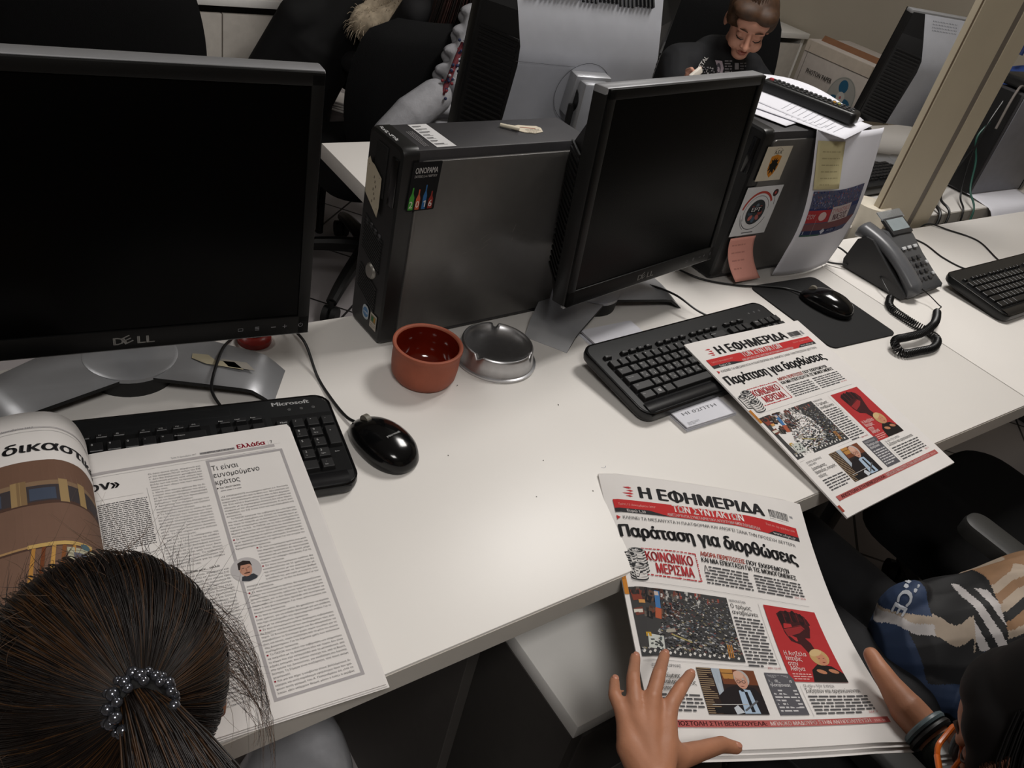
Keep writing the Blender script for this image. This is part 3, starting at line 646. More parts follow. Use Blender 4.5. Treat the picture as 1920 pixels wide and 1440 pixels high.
for dx, c in ((0.150, 'A87A2A'), (0.160, '8C8C40')): MB().box((-L_ / 2 + dx, 0.002, 0.0222), (0.006, 0.008, 0.004), 0, 0.001).build('colour_button', mat('btn_' + c, c, 0.5), rc)
p = Print(); p.text('TV', -0.012, 0, 0.004, 'B5B5B5', None, 0.0, 2); p.build('lettering', lambda x, y, z: Vector((0.092 + y, -x - 0.01, 0.0215 + z)), rc)

# ------------------------------------------------------------------ keyboards
KU = 0.0187
def keyboard(label, loc, rz, tilt, feet=True, legends=True, keys=True, group=None):
    W, D = 0.457, 0.166
    t = thing('keyboard', label, 'keyboard', (loc[0], loc[1], DZ), rz, group)
    zt = lambda y: 0.0185 + tilt * (1 + y / D) + 0.002
    b = MB(); out = rrect(0, -D, W, 0, 0.020, 6); n = len(out)
    prof = ((-0.006, 0.0, 0), (-0.001, 0.30, 0), (0.0, 0.62, 0), (0.0008, 0.85, 0), (0.004, 1.0, 0))
    rows = []
    for ins, h, _ in prof:
        r = []
        for x, y in out:
            cx, cy = W / 2, -D / 2; k = ins * -1 if ins < 0 else ins
            q = (x + (cx - x) * abs(ins) / (W / 2) * 1.0, y + (cy - y) * abs(ins) / (D / 2))
            base = tilt * (1 + y / D) * (1.0 if feet else 0.0); r.append((q[0], q[1], base + (zt(y) - base) * h))
        rows.append(r + [r[0]])
    b.grid(rows, 0, None, True); N = len(b.v); b.add([p for p in rows[-1][:-1]], [tuple(range(n))], 0); b.add([p for p in rows[0][:-1]], [tuple(range(n))[::-1]], 0)
    b.build('body', mat('keyboard_black', '1B1C1D', 0.34, var=0.06), t, True, 0.5)
    # glossy rim
    rim = MB(); pts = []
    for x, y in out + [out[0]]: pts.append((x + (W / 2 - x) * 0.006, y + (-D / 2 - y) * 0.02, zt(y) - 0.0012))
    rim.tube(pts, 0.0014, 0, 6, None, False); rim.build('rim', BLACKG, t)
    tr = MB()
    r0 = [[(0.012 + (W - 0.024) * i / 8, y, zt(y) + z) for i in range(9)] for y, z in ((-0.143, 0.0004), (-0.150, 0.0022), (-0.160, 0.001), (-0.1655, -0.004))]
    tr.grid(r0, 0, None, True); tr.build('palm_strip', mat('palm_black', '131315', 0.28), t)
    if feet:
        for x in (0.05, W - 0.09): MB().box((x + 0.02, -0.018, tilt * 0.45), (0.04, 0.010, tilt * 0.9), 0, 0.002).build('fold_out_foot', BLACKM, t)
    # recess bed
    p = Print()
    for x0, x1 in ((0.016, 0.302), (0.309, 0.369), (0.376, 0.4525)): p.rect(x0, 0.036, x1, 0.1425, '0A0A0B', 1)
    p.build('key_bed', lambda x, y, z: Vector((x, -y, zt(-y) + 0.0001 + z)), t)
    if keys:
        meshes = {}
        def key(x, y, w, d, h=0.0062, dish=True):
            k = (round(w, 4), round(d, 4))
            if k not in meshes:
                m = MB(); g = 0.0009; tp = 0.0022
                v = [(-w/2+g, -d/2+g, 0), (w/2-g, -d/2+g, 0), (w/2-g, d/2-g, 0), (-w/2+g, d/2-g, 0), (-w/2+tp, -d/2+tp+0.0004, h), (w/2-tp, -d/2+tp+0.0004, h), (w/2-tp, d/2-tp, h), (-w/2+tp, d/2-tp, h)]
                bb = bmesh.new(); vv = [bb.verts.new(q) for q in v]
                for f in ((0, 1, 5, 4), (1, 2, 6, 5), (2, 3, 7, 6), (3, 0, 4, 7), (4, 5, 6, 7)): bb.faces.new([vv[i] for i in f])
                bmesh.ops.bevel(bb, geom=[e for e in bb.edges if e.verts[0].co.z + e.verts[1].co.z > h * 0.5], offset=0.0007, segments=1, affect='EDGES'); m.bm(bb, 0)
                meshes[k] = m.mesh('key', KEYM, True, 0.35)
            o = link('key', meshes[k], t); o.location = (x, y, zt(y)); o.rotation_euler = (math.atan(tilt / D), 0, 0); return o
        y1 = -0.056; rowy = [y1 - KU * i for i in range(5)]
        keylist = []
        def row(x, y, ws, d=KU):
            for w_ in ws: keylist.append((x + w_ * KU / 2, y, w_ * KU, d)); x += w_ * KU
        fx = 0.0175
        for g, xs in enumerate(([0], [2, 3, 4, 5], [6.5, 7.5, 8.5, 9.5], [11, 12, 13, 14])):
            for q in xs: keylist.append((fx + (q + 0.5) * KU * 0.985, -0.0385, KU * 0.88, 0.0105))
        for q in range(3): keylist.append((0.3105 + (q + 0.5) * KU * 1.02, -0.0385, KU * 0.88, 0.0105))
        row(fx, rowy[0], [1] * 13 + [2]); row(fx, rowy[1], [1.5] + [1] * 12 + [1.5]); row(fx, rowy[2], [1.75] + [1] * 11 + [2.25]); row(fx, rowy[3], [2.25] + [1] * 10 + [2.75]); row(fx, rowy[4], [1.5, 1.15, 1.25, 6.0, 1.25, 1.15, 1.2, 1.5])
        nx_ = 0.311
        row(nx_, rowy[0], [1] * 3); row(nx_, rowy[1], [1] * 3); row(nx_ + KU, rowy[3], [1]); row(nx_, rowy[4], [1] * 3)
        px_ = 0.3775
        row(px_, rowy[0], [1] * 4); row(px_, rowy[1], [1] * 3); row(px_, rowy[2], [1] * 3); row(px_, rowy[3], [1] * 3); row(px_, rowy[4], [2, 1])
        keylist.append((px_ + 3.5 * KU, rowy[1] - KU / 2, KU, 2 * KU)); keylist.append((px_ + 3.5 * KU, rowy[3] - KU / 2, KU, 2 * KU))
        for q in keylist[:103]: key(*q)
        if legends:
            p = Print(); G = 'B9B9B9'
            def leg(x, y, a, c=None, h=0.0031):
                p.text(a, x - KU * 0.26, -y - 0.0016, h, G, None, 0.004, 2)
                if c: p.text(c, x + KU * 0.02, -y + 0.0042, h, G, None, 0.0, 2)
            rows_ = (('`1234567890-=', '~!@#$%^&*()_+'), ('QWERTYUIOP[]', ';ςερτυθιοπ'), ('ASDFGHJKL;\'', 'ΑΣΔΦΓΗΞΚΛ'), ('ZXCVBNM,./', 'ΖΧΨΩΒΝΜ'))
            for r_, (st, (aa, cc)) in enumerate(zip((0, 1.5, 1.75, 2.25), rows_)):
                for i, ch in enumerate(aa): leg(fx + (st + i + 0.5) * KU, rowy[r_], ch, cc[i] if i < len(cc) and r_ > 0 else None)
            for x, r_, s_ in ((0.3, 1, 'Tab'), (0.35, 2, 'Caps Lock'), (0.4, 3, 'Shift'), (0.3, 4, 'Ctrl'), (2.75, 4, 'Alt'), (13.0, 0, 'Backspace')): p.text(s_, fx + x * KU, -rowy[r_] - 0.001, 0.0019, G, None, 0, 2)
            wx = fx + 2.0 * KU
            for a_ in (0, 1):
                for b_ in (0, 1): p.rect(wx + a_ * 0.0026, -rowy[4] - 0.002 + b_ * 0.0026, wx + a_ * 0.0026 + 0.0022, -rowy[4] + 0.0002 + b_ * 0.0026, G, 2)
            for r_, s_ in enumerate(('/', '789', '456', '123', '0')):
                if r_ == 0:
                    for i, ch in enumerate(('Num', '/', '*', '-')): p.text(ch, px_ + (i + 0.34) * KU, -rowy[0] - 0.001, 0.003, G, None, 0.004, 2)
                else:
                    for i, ch in enumerate(s_):
                        p.text(ch, px_ + (i + 0.3) * KU, -rowy[r_] - 0.001, 0.0034, G, None, 0.006, 2)
                        sub = {'7': 'Home', '8': '↑', '9': 'PgUp', '4': '←', '6': '→', '1': 'End', '2': '↓', '3': 'PgDn', '0': 'Ins'}.get(ch)
                        if sub: p.text(sub, px_ + (i + 0.3) * KU, -rowy[r_] + 0.0042, 0.0017, G, None, 0, 2)
            p.text('.', px_ + 2.4 * KU, -rowy[4] - 0.001, 0.003, G, None, 0.01, 2); p.text('Del', px_ + 2.3 * KU, -rowy[4] + 0.0042, 0.0017, G, None, 0, 2)
            p.text('+', px_ + 3.35 * KU, -rowy[1] + 0.004, 0.003, G, None, 0, 2); p.text('Enter', px_ + 3.2 * KU, -rowy[3] + 0.004, 0.0018, G, None, 0, 2)
            for i, s_ in enumerate(('Print', 'Scroll', 'Pause')): p.text(s_, 0.3125 + i * KU * 1.02, 0.0392, 0.0018, G, None, 0, 2)
            for i in range(12): p.text('F%d' % (i + 1), fx + ((2, 3, 4, 5, 6.5, 7.5, 8.5, 9.5, 11, 12, 13, 14)[i] + 0.35) * KU * 0.985, 0.0395, 0.002, G, None, 0, 2)
            p.text('Esc', fx + 0.25 * KU, 0.0395, 0.002, G, None, 0, 2)
            p.build('key_legends', lambda x, y, z: Vector((x, -y, zt(-y) + 0.0063 + z)), t)
    p = Print(); p.text('Microsoft', 0.382, 0.0155, 0.0068, 'D6D6D6', 0.048, 0.025, 2)
    for i, x in enumerate((0.402, 0.4175, 0.433)): p.ring(x, 0.0245, 0.0016, 0.0020, '7C7C7C', 2, 0, 360, 10); p.rect(x - 0.0003, 0.0235, x + 0.0003, 0.0255, '7C7C7C', 2)
    p.frame(0.05, 0.008, 0.33, 0.024, 0.0003, '303133', 1)
    p.build('brand_lettering', lambda x, y, z: Vector((x, -y, zt(-y) + 0.0002 + z)), t)
    return t
kbd1 = keyboard('black keyboard under the open newspaper at the left monitor', (-0.056, 0.468), math.radians(-8.4), 0.008, False)
kbd2 = keyboard('black keyboard with fold-out feet, half under the folded newspaper', (0.8135, 0.3766), math.radians(3.0), 0.016)
kbd3 = keyboard('black keyboard cut off by the right picture edge, beside the telephone', (1.884, 0.366), math.radians(1.5), 0.016, True, False)
kbd4 = keyboard('black keyboard on the opposite desk below the monitor by the post', (2.49, 0.80), PI + 0.05, 0.010, False, False)
def cord(name, pts, parent=None, r=0.0021, m=CABLE, n=10):
    return MB().tube(catmull(pts, n), r, 0, 8).build(name, m, parent)
def wl(t, pts):      # world points into a thing's own frame
    Mi = (Matrix.Translation(t.location) @ Matrix.Rotation(t.rotation_euler.z, 4, 'Z')).inverted()
    return [tuple(Mi @ Vector(p)) for p in pts]
cord('keyboard_cord', wl(kbd1, [(0.268, 0.424, DZ + 0.012), (0.262, 0.455, DZ + 0.024), (0.2740, 0.482, DZ + 0.036), (0.302, 0.535, DZ + 0.030), (0.335, 0.590, DZ + 0.006), (0.345, 0.613, DZ + 0.003), (0.36, 0.625, DZ - 0.06)]), kbd1)
cord('keyboard_cord', wl(kbd2, [(1.16, 0.394, DZ + 0.016), (1.135, 0.425, DZ + 0.022), (1.118, 0.47, DZ + 0.03), (1.10, 0.52, DZ + 0.024), (1.08, 0.57, DZ + 0.005), (1.075, 0.611, DZ + 0.003), (1.07, 0.622, DZ - 0.04)]), kbd2)
cord('keyboard_cord', wl(kbd3, [(2.12, 0.372, DZ + 0.012), (2.07, 0.40, DZ + 0.003), (2.06, 0.46, DZ + 0.0022), (2.08, 0.53, DZ + 0.0022), (2.055, 0.585, DZ + 0.004), (2.04, 0.6095, DZ + 0.003), (2.035, 0.614, DZ - 0.03)]), kbd3)

# ------------------------------------------------------------------ mice
def mouse(label, loc, rz, L=0.108, W=0.064, H=0.037, text=True):
    t = thing('computer_mouse', label, 'mouse', loc, rz)
    b = MB(); nu, nv = 40, 14; rows = []
    def wid(s): return W / 2 * (0.86 + 0.14 * math.cos((s - 0.35) * 3.2)) 
    prof = [(0.0, 1.0), (0.10, 1.03), (0.25, 1.04), (0.42, 1.0), (0.58, 0.95), (0.72, 0.84), (0.84, 0.66), (0.93, 0.42), (0.985, 0.15), (1.0, 0.0)]
    def top(u, v): return 0
    for z_, s_ in prof:
        r = []
        for k in range(nu + 1):
            a = 2 * PI * k / nu; ca, sa = math.cos(a), math.sin(a); e = 2.5
            x = W / 2 * s_ * (abs(ca) ** (2 / e)) * (1 if ca >= 0 else -1); y = L / 2 * s_ * (abs(sa) ** (2 / e)) * (1 if sa >= 0 else -1)
            x *= 0.93 + 0.10 * math.cos((y / L + 0.18) * 3.6)
            hgt = H * (1.0 - 0.36 * max(0, (y / (L / 2) - 0.0)) ** 1.6 - 0.10 * max(0, -y / (L / 2) - 0.3) ** 1.5)
            r.append((x, y, 0.001 + z_ * hgt))
        rows.append(r)
    b.grid(rows, 0, None, True); b.build('shell', BLACKG, t, True, 1.2)
    MB().tube([(-0.0035, 0.036, 0.0235), (0.0035, 0.036, 0.0235)], 0.0085, 0, 24).build('scroll_wheel', mat('wheel_grey', '6E6A60', 0.5), t)
    if text:
        sh = lambda x, y, z: Vector((x, -y, 0.001 + H * (1 - 0.10 * max(0, y / (L / 2) - 0.3) ** 1.5) - H * 0.30 * (x / (W / 2)) ** 2 - H * 0.36 * max(0, (y / (L / 2))) ** 3.2 + 0.0006 + z))
        p = Print(); p.text('Microsoft', -0.010, 0.018, 0.0034, 'BDBDBD', 0.021, 0.01, 2); p.build('brand_lettering', sh, t)
    return t
ms1 = mouse('black cable mouse on the desk right of the left keyboard', (0.433, 0.302, DZ), math.radians(-166 + 180))
cord('mouse_cord', wl(ms1, [(0.4205, 0.352, DZ + 0.008), (0.414, 0.375, DZ + 0.004), (0.4115, 0.42, DZ + 0.003), (0.4135, 0.470, DZ + 0.003), (0.418, 0.530, DZ + 0.02), (0.416, 0.585, DZ + 0.012), (0.412, 0.613, DZ + 0.003), (0.41, 0.625, DZ - 0.06)]), ms1)
ms2 = mouse('black cable mouse on the black mouse pad', (1.474, 0.378, DZ + 0.003), math.radians(20), text=False)
cord('mouse_cord', wl(ms2, [(1.455, 0.428, DZ + 0.010), (1.44, 0.455, DZ + 0.006), (1.40, 0.475, DZ + 0.005), (1.335, 0.500, DZ + 0.003), (1.27, 0.540, DZ + 0.003), (1.238, 0.59, DZ + 0.005), (1.23, 0.611, DZ + 0.003), (1.22, 0.622, DZ - 0.04)]), ms2)
mp_ = MB().prism([(x, y) for x, y in rrect(0, 0, 0.205, 0.228, 0.016, 5)], 0, 0.003, 0, 0.0006).build('mouse_pad', mat('mouse_pad_cloth', '141415', 0.8, bump=0.2, bscale=1500), None)
mp_.location = (1.353, 0.262, DZ); mp_.rotation_euler = (0, 0, math.radians(-2)); tag(mp_, 'black mouse pad between the folded newspaper and the telephone', 'mouse pad')

# stack of white printed slips under the keyboard
ps = thing('paper_stack', 'thin stack of white printed sheets under the keyboard with fold-out feet', 'paper stack', (0.8835, 0.180, DZ), math.radians(0.5))
for k in range(6):
    dx, dy = random.uniform(-0.004, 0.004), random.uniform(-0.003, 0.003)
    M_ = Matrix.Translation((0.056 + dx, 0.135 + dy, 0.0008 + k * 0.0016)) @ Matrix.Rotation(math.radians(-22 + random.uniform(-1.2, 1.2)) * 0 + random.uniform(-0.02, 0.02), 4, 'Z')
    MB().box((0, 0, 0), (0.11, 0.27, 0.0013), 0, 0, M_).build('sheet', SHEET, ps, False)
p = Print(); p.text('ΗΙ 02ΠΤΗ', 0.012, -0.030, 0.0075, '77777C', 0.075, 0.0, 1); p.words(0.004, -0.010, 0.03, 3, 0.003, '9A9AA0', 0.001, 2); p.build('printed_text', lambda x, y, z: Vector((x, -y * 0.8 - 0.002, 0.0098 + z)), ps)

# ------------------------------------------------------------------ pot and ashtray
pt = thing('clay_pot', 'small terracotta pot with red-brown glazed inside, in front of the standing computer', 'pot', (0.5600, 0.4250, DZ))
R = 0.0505
MB().lathe([(0, 0.0), (0.036, 0.0), (0.042, 0.003), (0.0475, 0.012), (0.0492, 0.026), (0.0495, 0.040), (0.0490, 0.050), (0.0502, 0.054), (0.0515, 0.058), (0.0512, 0.0615), (0.0490, 0.0625), (0.0465, 0.0615), (0.0455, 0.0590)], 56).build('body', TERRA, pt, True, 0.9)
MB().lathe([(0.0456, 0.0592), (0.0446, 0.052), (0.0440, 0.035), (0.0425, 0.018), (0.036, 0.008), (0.025, 0.0058), (0, 0.0052)], 56).build('glazed_inside', GLAZE, pt, True, 0.9)
at = thing('ashtray', 'round steel ashtray with three cigarette notches beside the terracotta pot', 'ashtray', (0.6935, 0.4330, DZ))
b = MB(); n = 96; rows = []
notch = [math.radians(a) for a in (205, -58, 62)]
for r, z, top in ((0.0, 0.0, 0), (0.0640, 0.0, 0), (0.0662, 0.0025, 0), (0.0658, 0.0048, 0), (0.0622, 0.0052, 0), (0.0610, 0.0075, 0), (0.0590, 0.018, 0), (0.0570, 0.0290, 1), (0.0560, 0.0318, 1), (0.0542, 0.0328, 1), (0.0510, 0.0318, 1), (0.0490, 0.0290, 0.6), (0.044, 0.0245, 0), (0.034, 0.0205, 0), (0.018, 0.0185, 0), (0.0, 0.018, 0)):
    row_ = []
    for k in range(n + 1):
        a = 2 * PI * k / n; dz = 0
        if top:
            for q in notch:
                d = abs((a - q + PI) % (2 * PI) - PI)
                if d < 0.10: dz = -0.0075 * top * (1 if d < 0.07 else (0.10 - d) / 0.03)
        row_.append((r * math.cos(a), r * math.sin(a), z + dz))
    rows.append(row_)
b.grid(rows, 0); b.build('bowl', STEEL, at, True, 0.8)
rd = thing('red_plastic_cap', 'small red plastic object half hidden behind the left monitor foot', 'cap', (0.362, 0.580, DZ))
MB().lathe([(0, 0.014), (0.012, 0.014), (0.020, 0.012), (0.024, 0.008), (0.0245, 0.002), (0.024, 0.0), (0, 0)], 32).build('body', mat('red_plastic', '9E2A20', 0.3), rd); MB().lathe([(0.0095, 0.0146), (0.013, 0.0146), (0.013, 0.0125)], 24).build('ring', mat('dark_red_plastic', '5A1612', 0.4), rd)

# ------------------------------------------------------------------ telephone
ph = thing('desk_telephone', 'dark grey desk telephone with handset and tilted display', 'telephone', (1.702, 0.345, DZ), math.radians(4))
PG = mat('phone_grey', '4B4C4E', 0.36, var=0.05); PD = mat('phone_dark', '2E2E2F', 0.45, var=0.05)
# wedge body in side profile (y,z), extruded along x
prof = [(0.0, 0.004), (0.155, 0.004), (0.16, 0.02), (0.150, 0.075), (0.135, 0.088), (0.118, 0.088), (0.06, 0.052), (0.0, 0.018), (-0.004, 0.012)]
Myz = Matrix(((0, 0, 1, 0), (1, 0, 0, 0), (0, 1, 0, 0), (0, 0, 0, 1)))
MB().prism(prof, 0.0, 0.165, 0, 0.003, Myz).build('base', PD, ph, True, 0.5)
fp_ = MB(); rows = []
for y, z in ((-0.006, 0.012), (-0.004, 0.020), (0.03, 0.037), (0.07, 0.060), (0.108, 0.086), (0.125, 0.095), (0.140, 0.094), (0.150, 0.085)):
    rows.append([(0.060, y, z - 0.006), (0.063, y, z), (0.10, y, z + 0.0025), (0.150, y, z + 0.001), (0.167, y, z - 0.001), (0.170, y, z - 0.010)])
fp_.grid(rows, 0, None, False); fp_.build('front_plate', PG, ph, True, 0.9)
hs = MB(); rows = []
for i in range(25):
    s_ = i / 24; y = -0.014 + 0.186 * s_; z = 0.020 + 0.072 * s_ + 0.016 * math.sin(PI * s_); e = abs(2 * s_ - 1)
    w_ = (0.0235 + 0.0015 * e) * (1.0 if 0.06 < s_ < 0.94 else math.sqrt(max(0.0, 1 - ((e - 0.88) / 0.12) ** 2)) * 0.8 + 0.2); h0_ = 0.016; d_ = 0.008 + 0.016 * max(0, e - 0.45) / 0.55
    if s_ in (0, 1): w_ *= 0.3; h0_ *= 0.3; d_ *= 0.3
    r = []
    for k in range(17):
        a = 2 * PI * k / 16; ca, sa = math.cos(a), math.sin(a); r.append((0.032 + w_ * (abs(ca) ** 0.75) * (1 if ca > 0 else -1), y - 0.35 * sa * 0.012, z + (h0_ if sa > 0 else d_) * (abs(sa) ** 0.85) * (1 if sa > 0 else -1)))
    rows.append(r)
hs.grid(rows, 0); hs.build('handset', mat('handset_grey', '57585B', 0.32, var=0.04), ph, True, 1.2)
Md = Matrix.Translation((0.118, 0.118, 0.094)) @ Matrix.Rotation(math.radians(26), 4, 'X')
dsp = MB().box((0, 0.016, 0), (0.088, 0.046, 0.008), 0, 0.002, Md).build('display_housing', PD, ph)
MB().box((0, 0.018, 0.0042), (0.074, 0.030, 0.001), 0, 0, Md).build('display', mat('lcd_grey', '8B9599', 0.15, spec=0.8), dsp, False)
MB().box((0, 0.046, 0.003), (0.10, 0.022, 0.0016), 0, 0, Md).build('clear_flap', mat('clear_plastic', 'C9D0D8', 0.08, trans=0.85), dsp, False)
bt = {}
surf = lambda y: 0.0185 + (0.0962 - 0.0185) * (y + 0.004) / 0.129
for i in range(4):
    for j in range(3):
        x, y = 0.084 + 0.022 * j, 0.014 + 0.015 * i
        MB().box((x, y, surf(y) + 0.004), (0.015, 0.009, 0.004), 0, 0.0015, Matrix.Translation((x, y, surf(y) + 0.003)) @ Matrix.Rotation(0.55, 4, 'X') @ Matrix.Translation((-x, -y, -surf(y) - 0.003))).build('number_key', mat('phone_key', '3A3A3C', 0.35), ph)
for x, y, w_, c in ((0.088, 0.082, 0.016, 'D9DBDD'), (0.112, 0.082, 0.016, 'D9DBDD'), (0.138, 0.082, 0.016, 'D9DBDD'), (0.148, 0.045, 0.010, 'C3C5C8'), (0.148, 0.020, 0.010, 'C3C5C8')):
    MB().box((x, y, surf(y) + 0.004), (w_, 0.008, 0.004), 0, 0.0015, Matrix.Translation((x, y, surf(y) + 0.003)) @ Matrix.Rotation(0.55, 4, 'X') @ Matrix.Translation((-x, -y, -surf(y) - 0.003))).build('function_key', mat('silver_key', c, 0.3, 0.3), ph)
# coiled cord
Z0 = DZ + 0.0085
path = catmull([(1.6650, 0.352, Z0 + 0.004), (1.6429, 0.3375, Z0), (1.6300, 0.3201, Z0), (1.6268, 0.295, Z0), (1.6271, 0.2619, Z0), (1.6316, 0.2324, Z0), (1.6230, 0.2052, Z0), (1.5824, 0.1882, Z0), (1.535, 0.1900, Z0), (1.4900, 0.1960, Z0), (1.4830, 0.2130, Z0 + 0.006), (1.4980, 0.2260, Z0 + 0.010), (1.5350, 0.2250, Z0 + 0.010), (1.5800, 0.2220, Z0 + 0.013), (1.6300, 0.2304, Z0 + 0.017), (1.6860, 0.2520, Z0 + 0.008), (1.7405, 0.2794, Z0)], 40)
lens = [0]
for i in range(1, len(path)): lens.append(lens[-1] + (path[i] - path[i-1]).length)
T_ = lens[-1]; turns = 125; N_ = turns * 10; pts = []; j = 0; u0 = Vector((0, 0, 1))
for k in range(N_ + 1):
    s_ = T_ * k / N_
    while j < len(lens) - 2 and lens[j + 1] < s_: j += 1
    f = (s_ - lens[j]) / max(1e-9, lens[j + 1] - lens[j]); c = path[j].lerp(path[j + 1], min(1, f)); tg = (path[min(j + 3, len(path) - 1)] - path[max(0, j - 3)]).normalized()
    u = (u0 - tg * u0.dot(tg)).normalized(); v = tg.cross(u); a = 2 * PI * turns * k / N_; pts.append(c + (u * math.cos(a) + v * math.sin(a)) * 0.0072)
MB().tube(wl(ph, [tuple(p) for p in pts]), 0.0015, 0, 6).build('coiled_cord', CABLE, ph)
cord('cord_end', wl(ph, [tuple(pts[-1]), (1.757, 0.284, DZ + 0.016), (1.758, 0.292, DZ + 0.017), (1.762, 0.320, DZ + 0.022), (1.745, 0.348, DZ + 0.034)]), ph, 0.0013)
cord('cord_end', wl(ph, [tuple(pts[0]), (1.675, 0.365, DZ + 0.016), (1.690, 0.40, DZ + 0.026), (1.7035, 0.415, DZ + 0.026)]), ph, 0.0013)
cord('line_cord', wl(ph, [(1.69, 0.49, DZ + 0.012), (1.66, 0.52, DZ + 0.006), (1.645, 0.57, DZ + 0.004), (1.655, 0.611, DZ + 0.003), (1.66, 0.622, DZ - 0.03)]), ph, 0.0022)
cord('line_cord', wl(ph, [(1.70, 0.500, DZ + 0.03), (1.688, 0.535, DZ + 0.035), (1.684, 0.58, DZ + 0.005), (1.687, 0.611, DZ + 0.003), (1.69, 0.622, DZ - 0.03)]), ph, 0.0022)
cc = cord('desk_cable', [(2.22, 0.300, DZ + 0.0022), (2.24, 0.40, DZ + 0.0022), (2.30, 0.50, DZ + 0.0022), (2.26, 0.57, DZ + 0.003), (2.225, 0.611, DZ + 0.003), (2.20, 0.62, DZ - 0.02)], None, 0.0022)
tag(cc, 'thin black cable crossing the right desk towards its back edge', 'cable')

# ------------------------------------------------------------------ newspapers
def paper_block(name, fn, W, H, t, parent, nx, ny, m=PAPER, z0=0.0):
    b = MB(); top = [[fn(W * i / nx, H * j / ny, z0) for i in range(nx + 1)] for j in range(ny + 1)]; bot = [[fn(W * i / nx, H * j / ny, z0 - t) for i in range(nx + 1)] for j in range(ny + 1)]
    b.grid(top, 0, None, True); b.grid(bot, 0); b.grid([top[0], bot[0]], 0); b.grid([top[-1], bot[-1]], 0, None, True)
    b.grid([[r[0] for r in top], [r[0] for r in bot]], 0, None, True); b.grid([[r[-1] for r in top], [r[-1] for r in bot]], 0)
    return b.build(name, m, parent, True, 0.9)
def front_page(parent, fn, W, H, gx=None, gy=None):
    S = lambda u: (u + 0.04) / 1.04 * W
    V = lambda v: v * H
    K = '1E1D1F'; RED = 'B32A2B'
    P = Print()
    for k, (a, b_, c) in enumerate(((0.060, 0.104, 0.060), (0.074, 0.110, 0.073), (0.052, 0.108, 0.086), (0.066, 0.102, 0.098))):
        P.poly([(S(a), V(c) + 0.0008), (S(b_) - 0.004, V(c) - 0.0008), (S(b_), V(c) + 0.001), (S(b_) - 0.004, V(c) + 0.0028), (S(a) + 0.004, V(c) + 0.0018)], 'B5343A', 1)
    P.text('Η ΕΦΗΜΕΡΙΔΑ', S(0.135), V(0.104), V(0.047), K, S(0.77) - S(0.135), 0.055, 2, 4)
    rr = random.Random(4); x = S(0.795)
    while x < S(0.90):
        w_ = rr.uniform(0.0004, 0.0016); P.rect(x, V(0.068), x + w_, V(0.100), '3C3C3E', 2); x += w_ + rr.uniform(0.0004, 0.001)
    P.rect(S(0.912), V(0.072), S(0.930), V(0.100), '8A8A8C', 2); P.words(S(0.795), V(0.107), S(0.90), 1, 0.002, '66666A', 0.001, 3, 1.0)
    P.rect(S(0.0), V(0.120), S(0.935), V(0.160), RED, 1); P.rect(S(0.0), V(0.1595), S(0.935), V(0.178), '2B2A2D', 1)
    P.poly([(S(0.16), V(0.1595)), (S(0.26), V(0.178)), (S(0.76), V(0.178)), (S(0.80), V(0.1595))], RED, 2)
    P.text('ΤΩΝ ΣΥΝΤΑΚΤΩΝ', S(0.285), V(0.152), V(0.029), 'E6DEDC', S(0.64) - S(0.285), 0.03, 3, 3)
    P.text('ΑΝΕΞΑΡΤΗΤΗ ΣΥΝΕΤΑΙΡΙΣΤΙΚΗ ΑΠΟΓΕΥΜΑΤΙΚΗ ΕΦΗΜΕΡΙΔΑ', S(0.25), V(0.174), V(0.0115), 'E6DEDC', S(0.72) - S(0.25), 0.02, 3)
    P.text('Ευρώ 1,30', S(0.055), V(0.175), V(0.011), 'DAD4D2', S(0.145) - S(0.055), 0.03, 3); P.text('www.efsyn.gr', S(0.79), V(0.174), V(0.011), 'DAD4D2', S(0.915) - S(0.79), 0.02, 3)
    P.text('Τρίτη 12 Δεκεμβρίου 2017', S(0.02), V(0.146), V(0.008), 'D99A94', S(0.20) - S(0.02), 0.0, 3); P.text('Έτος 6ο · Αρ. φύλλου 1.539', S(0.76), V(0.142), V(0.008), 'D99A94', S(0.92) - S(0.76), 0.0, 3)
    P.build('masthead', fn, parent, gx, gy)
    P = Print()
    P.poly([(S(0.0), V(0.192)), (S(0.018), V(0.2015)), (S(0.0), V(0.211))], RED, 1)
    P.text('ΚΛΕΙΝΕΙ ΤΑ ΜΕΣΑΝΥΧΤΑ Η ΠΛΑΤΦΟΡΜΑ ΚΑΙ ΑΝΟΙΓΕΙ ΞΑΝΑ ΤΗΝ ΠΡΟΣΕΧΗ ΔΕΥΤΕΡΑ', S(0.028), V(0.2085), V(0.0125), '4A494B', S(0.90) - S(0.028), 0.0, 2)
    P.text('Παράταση για διορθώσεις', S(-0.005), V(0.285), V(0.048), K, S(0.885) - S(-0.005), 0.05, 2, 4)
    P.text('ΑΦΟΡΑ ΠΕΡΙΠΤΩΣΕΙΣ', S(0.358), V(0.334), V(0.0165), 'B5402F', S(0.585) - S(0.358), 0.03, 2); P.text('ΠΟΥ ΕΚΚΡΕΜΟΥΝ', S(0.592), V(0.334), V(0.0165), K, S(0.815) - S(0.592), 0.03, 2)
    P.text('ΚΑΙ ΜΙΑ ΕΠΕΚΤΑΣΗ ΓΙΑ ΤΙΣ ΜΟΝΟΓΟΝΕΪΚΕΣ', S(0.358), V(0.357), V(0.0165), K, S(0.845) - S(0.358), 0.03, 2)
    P.build('headline', fn, parent, gx, gy)
    P = Print()
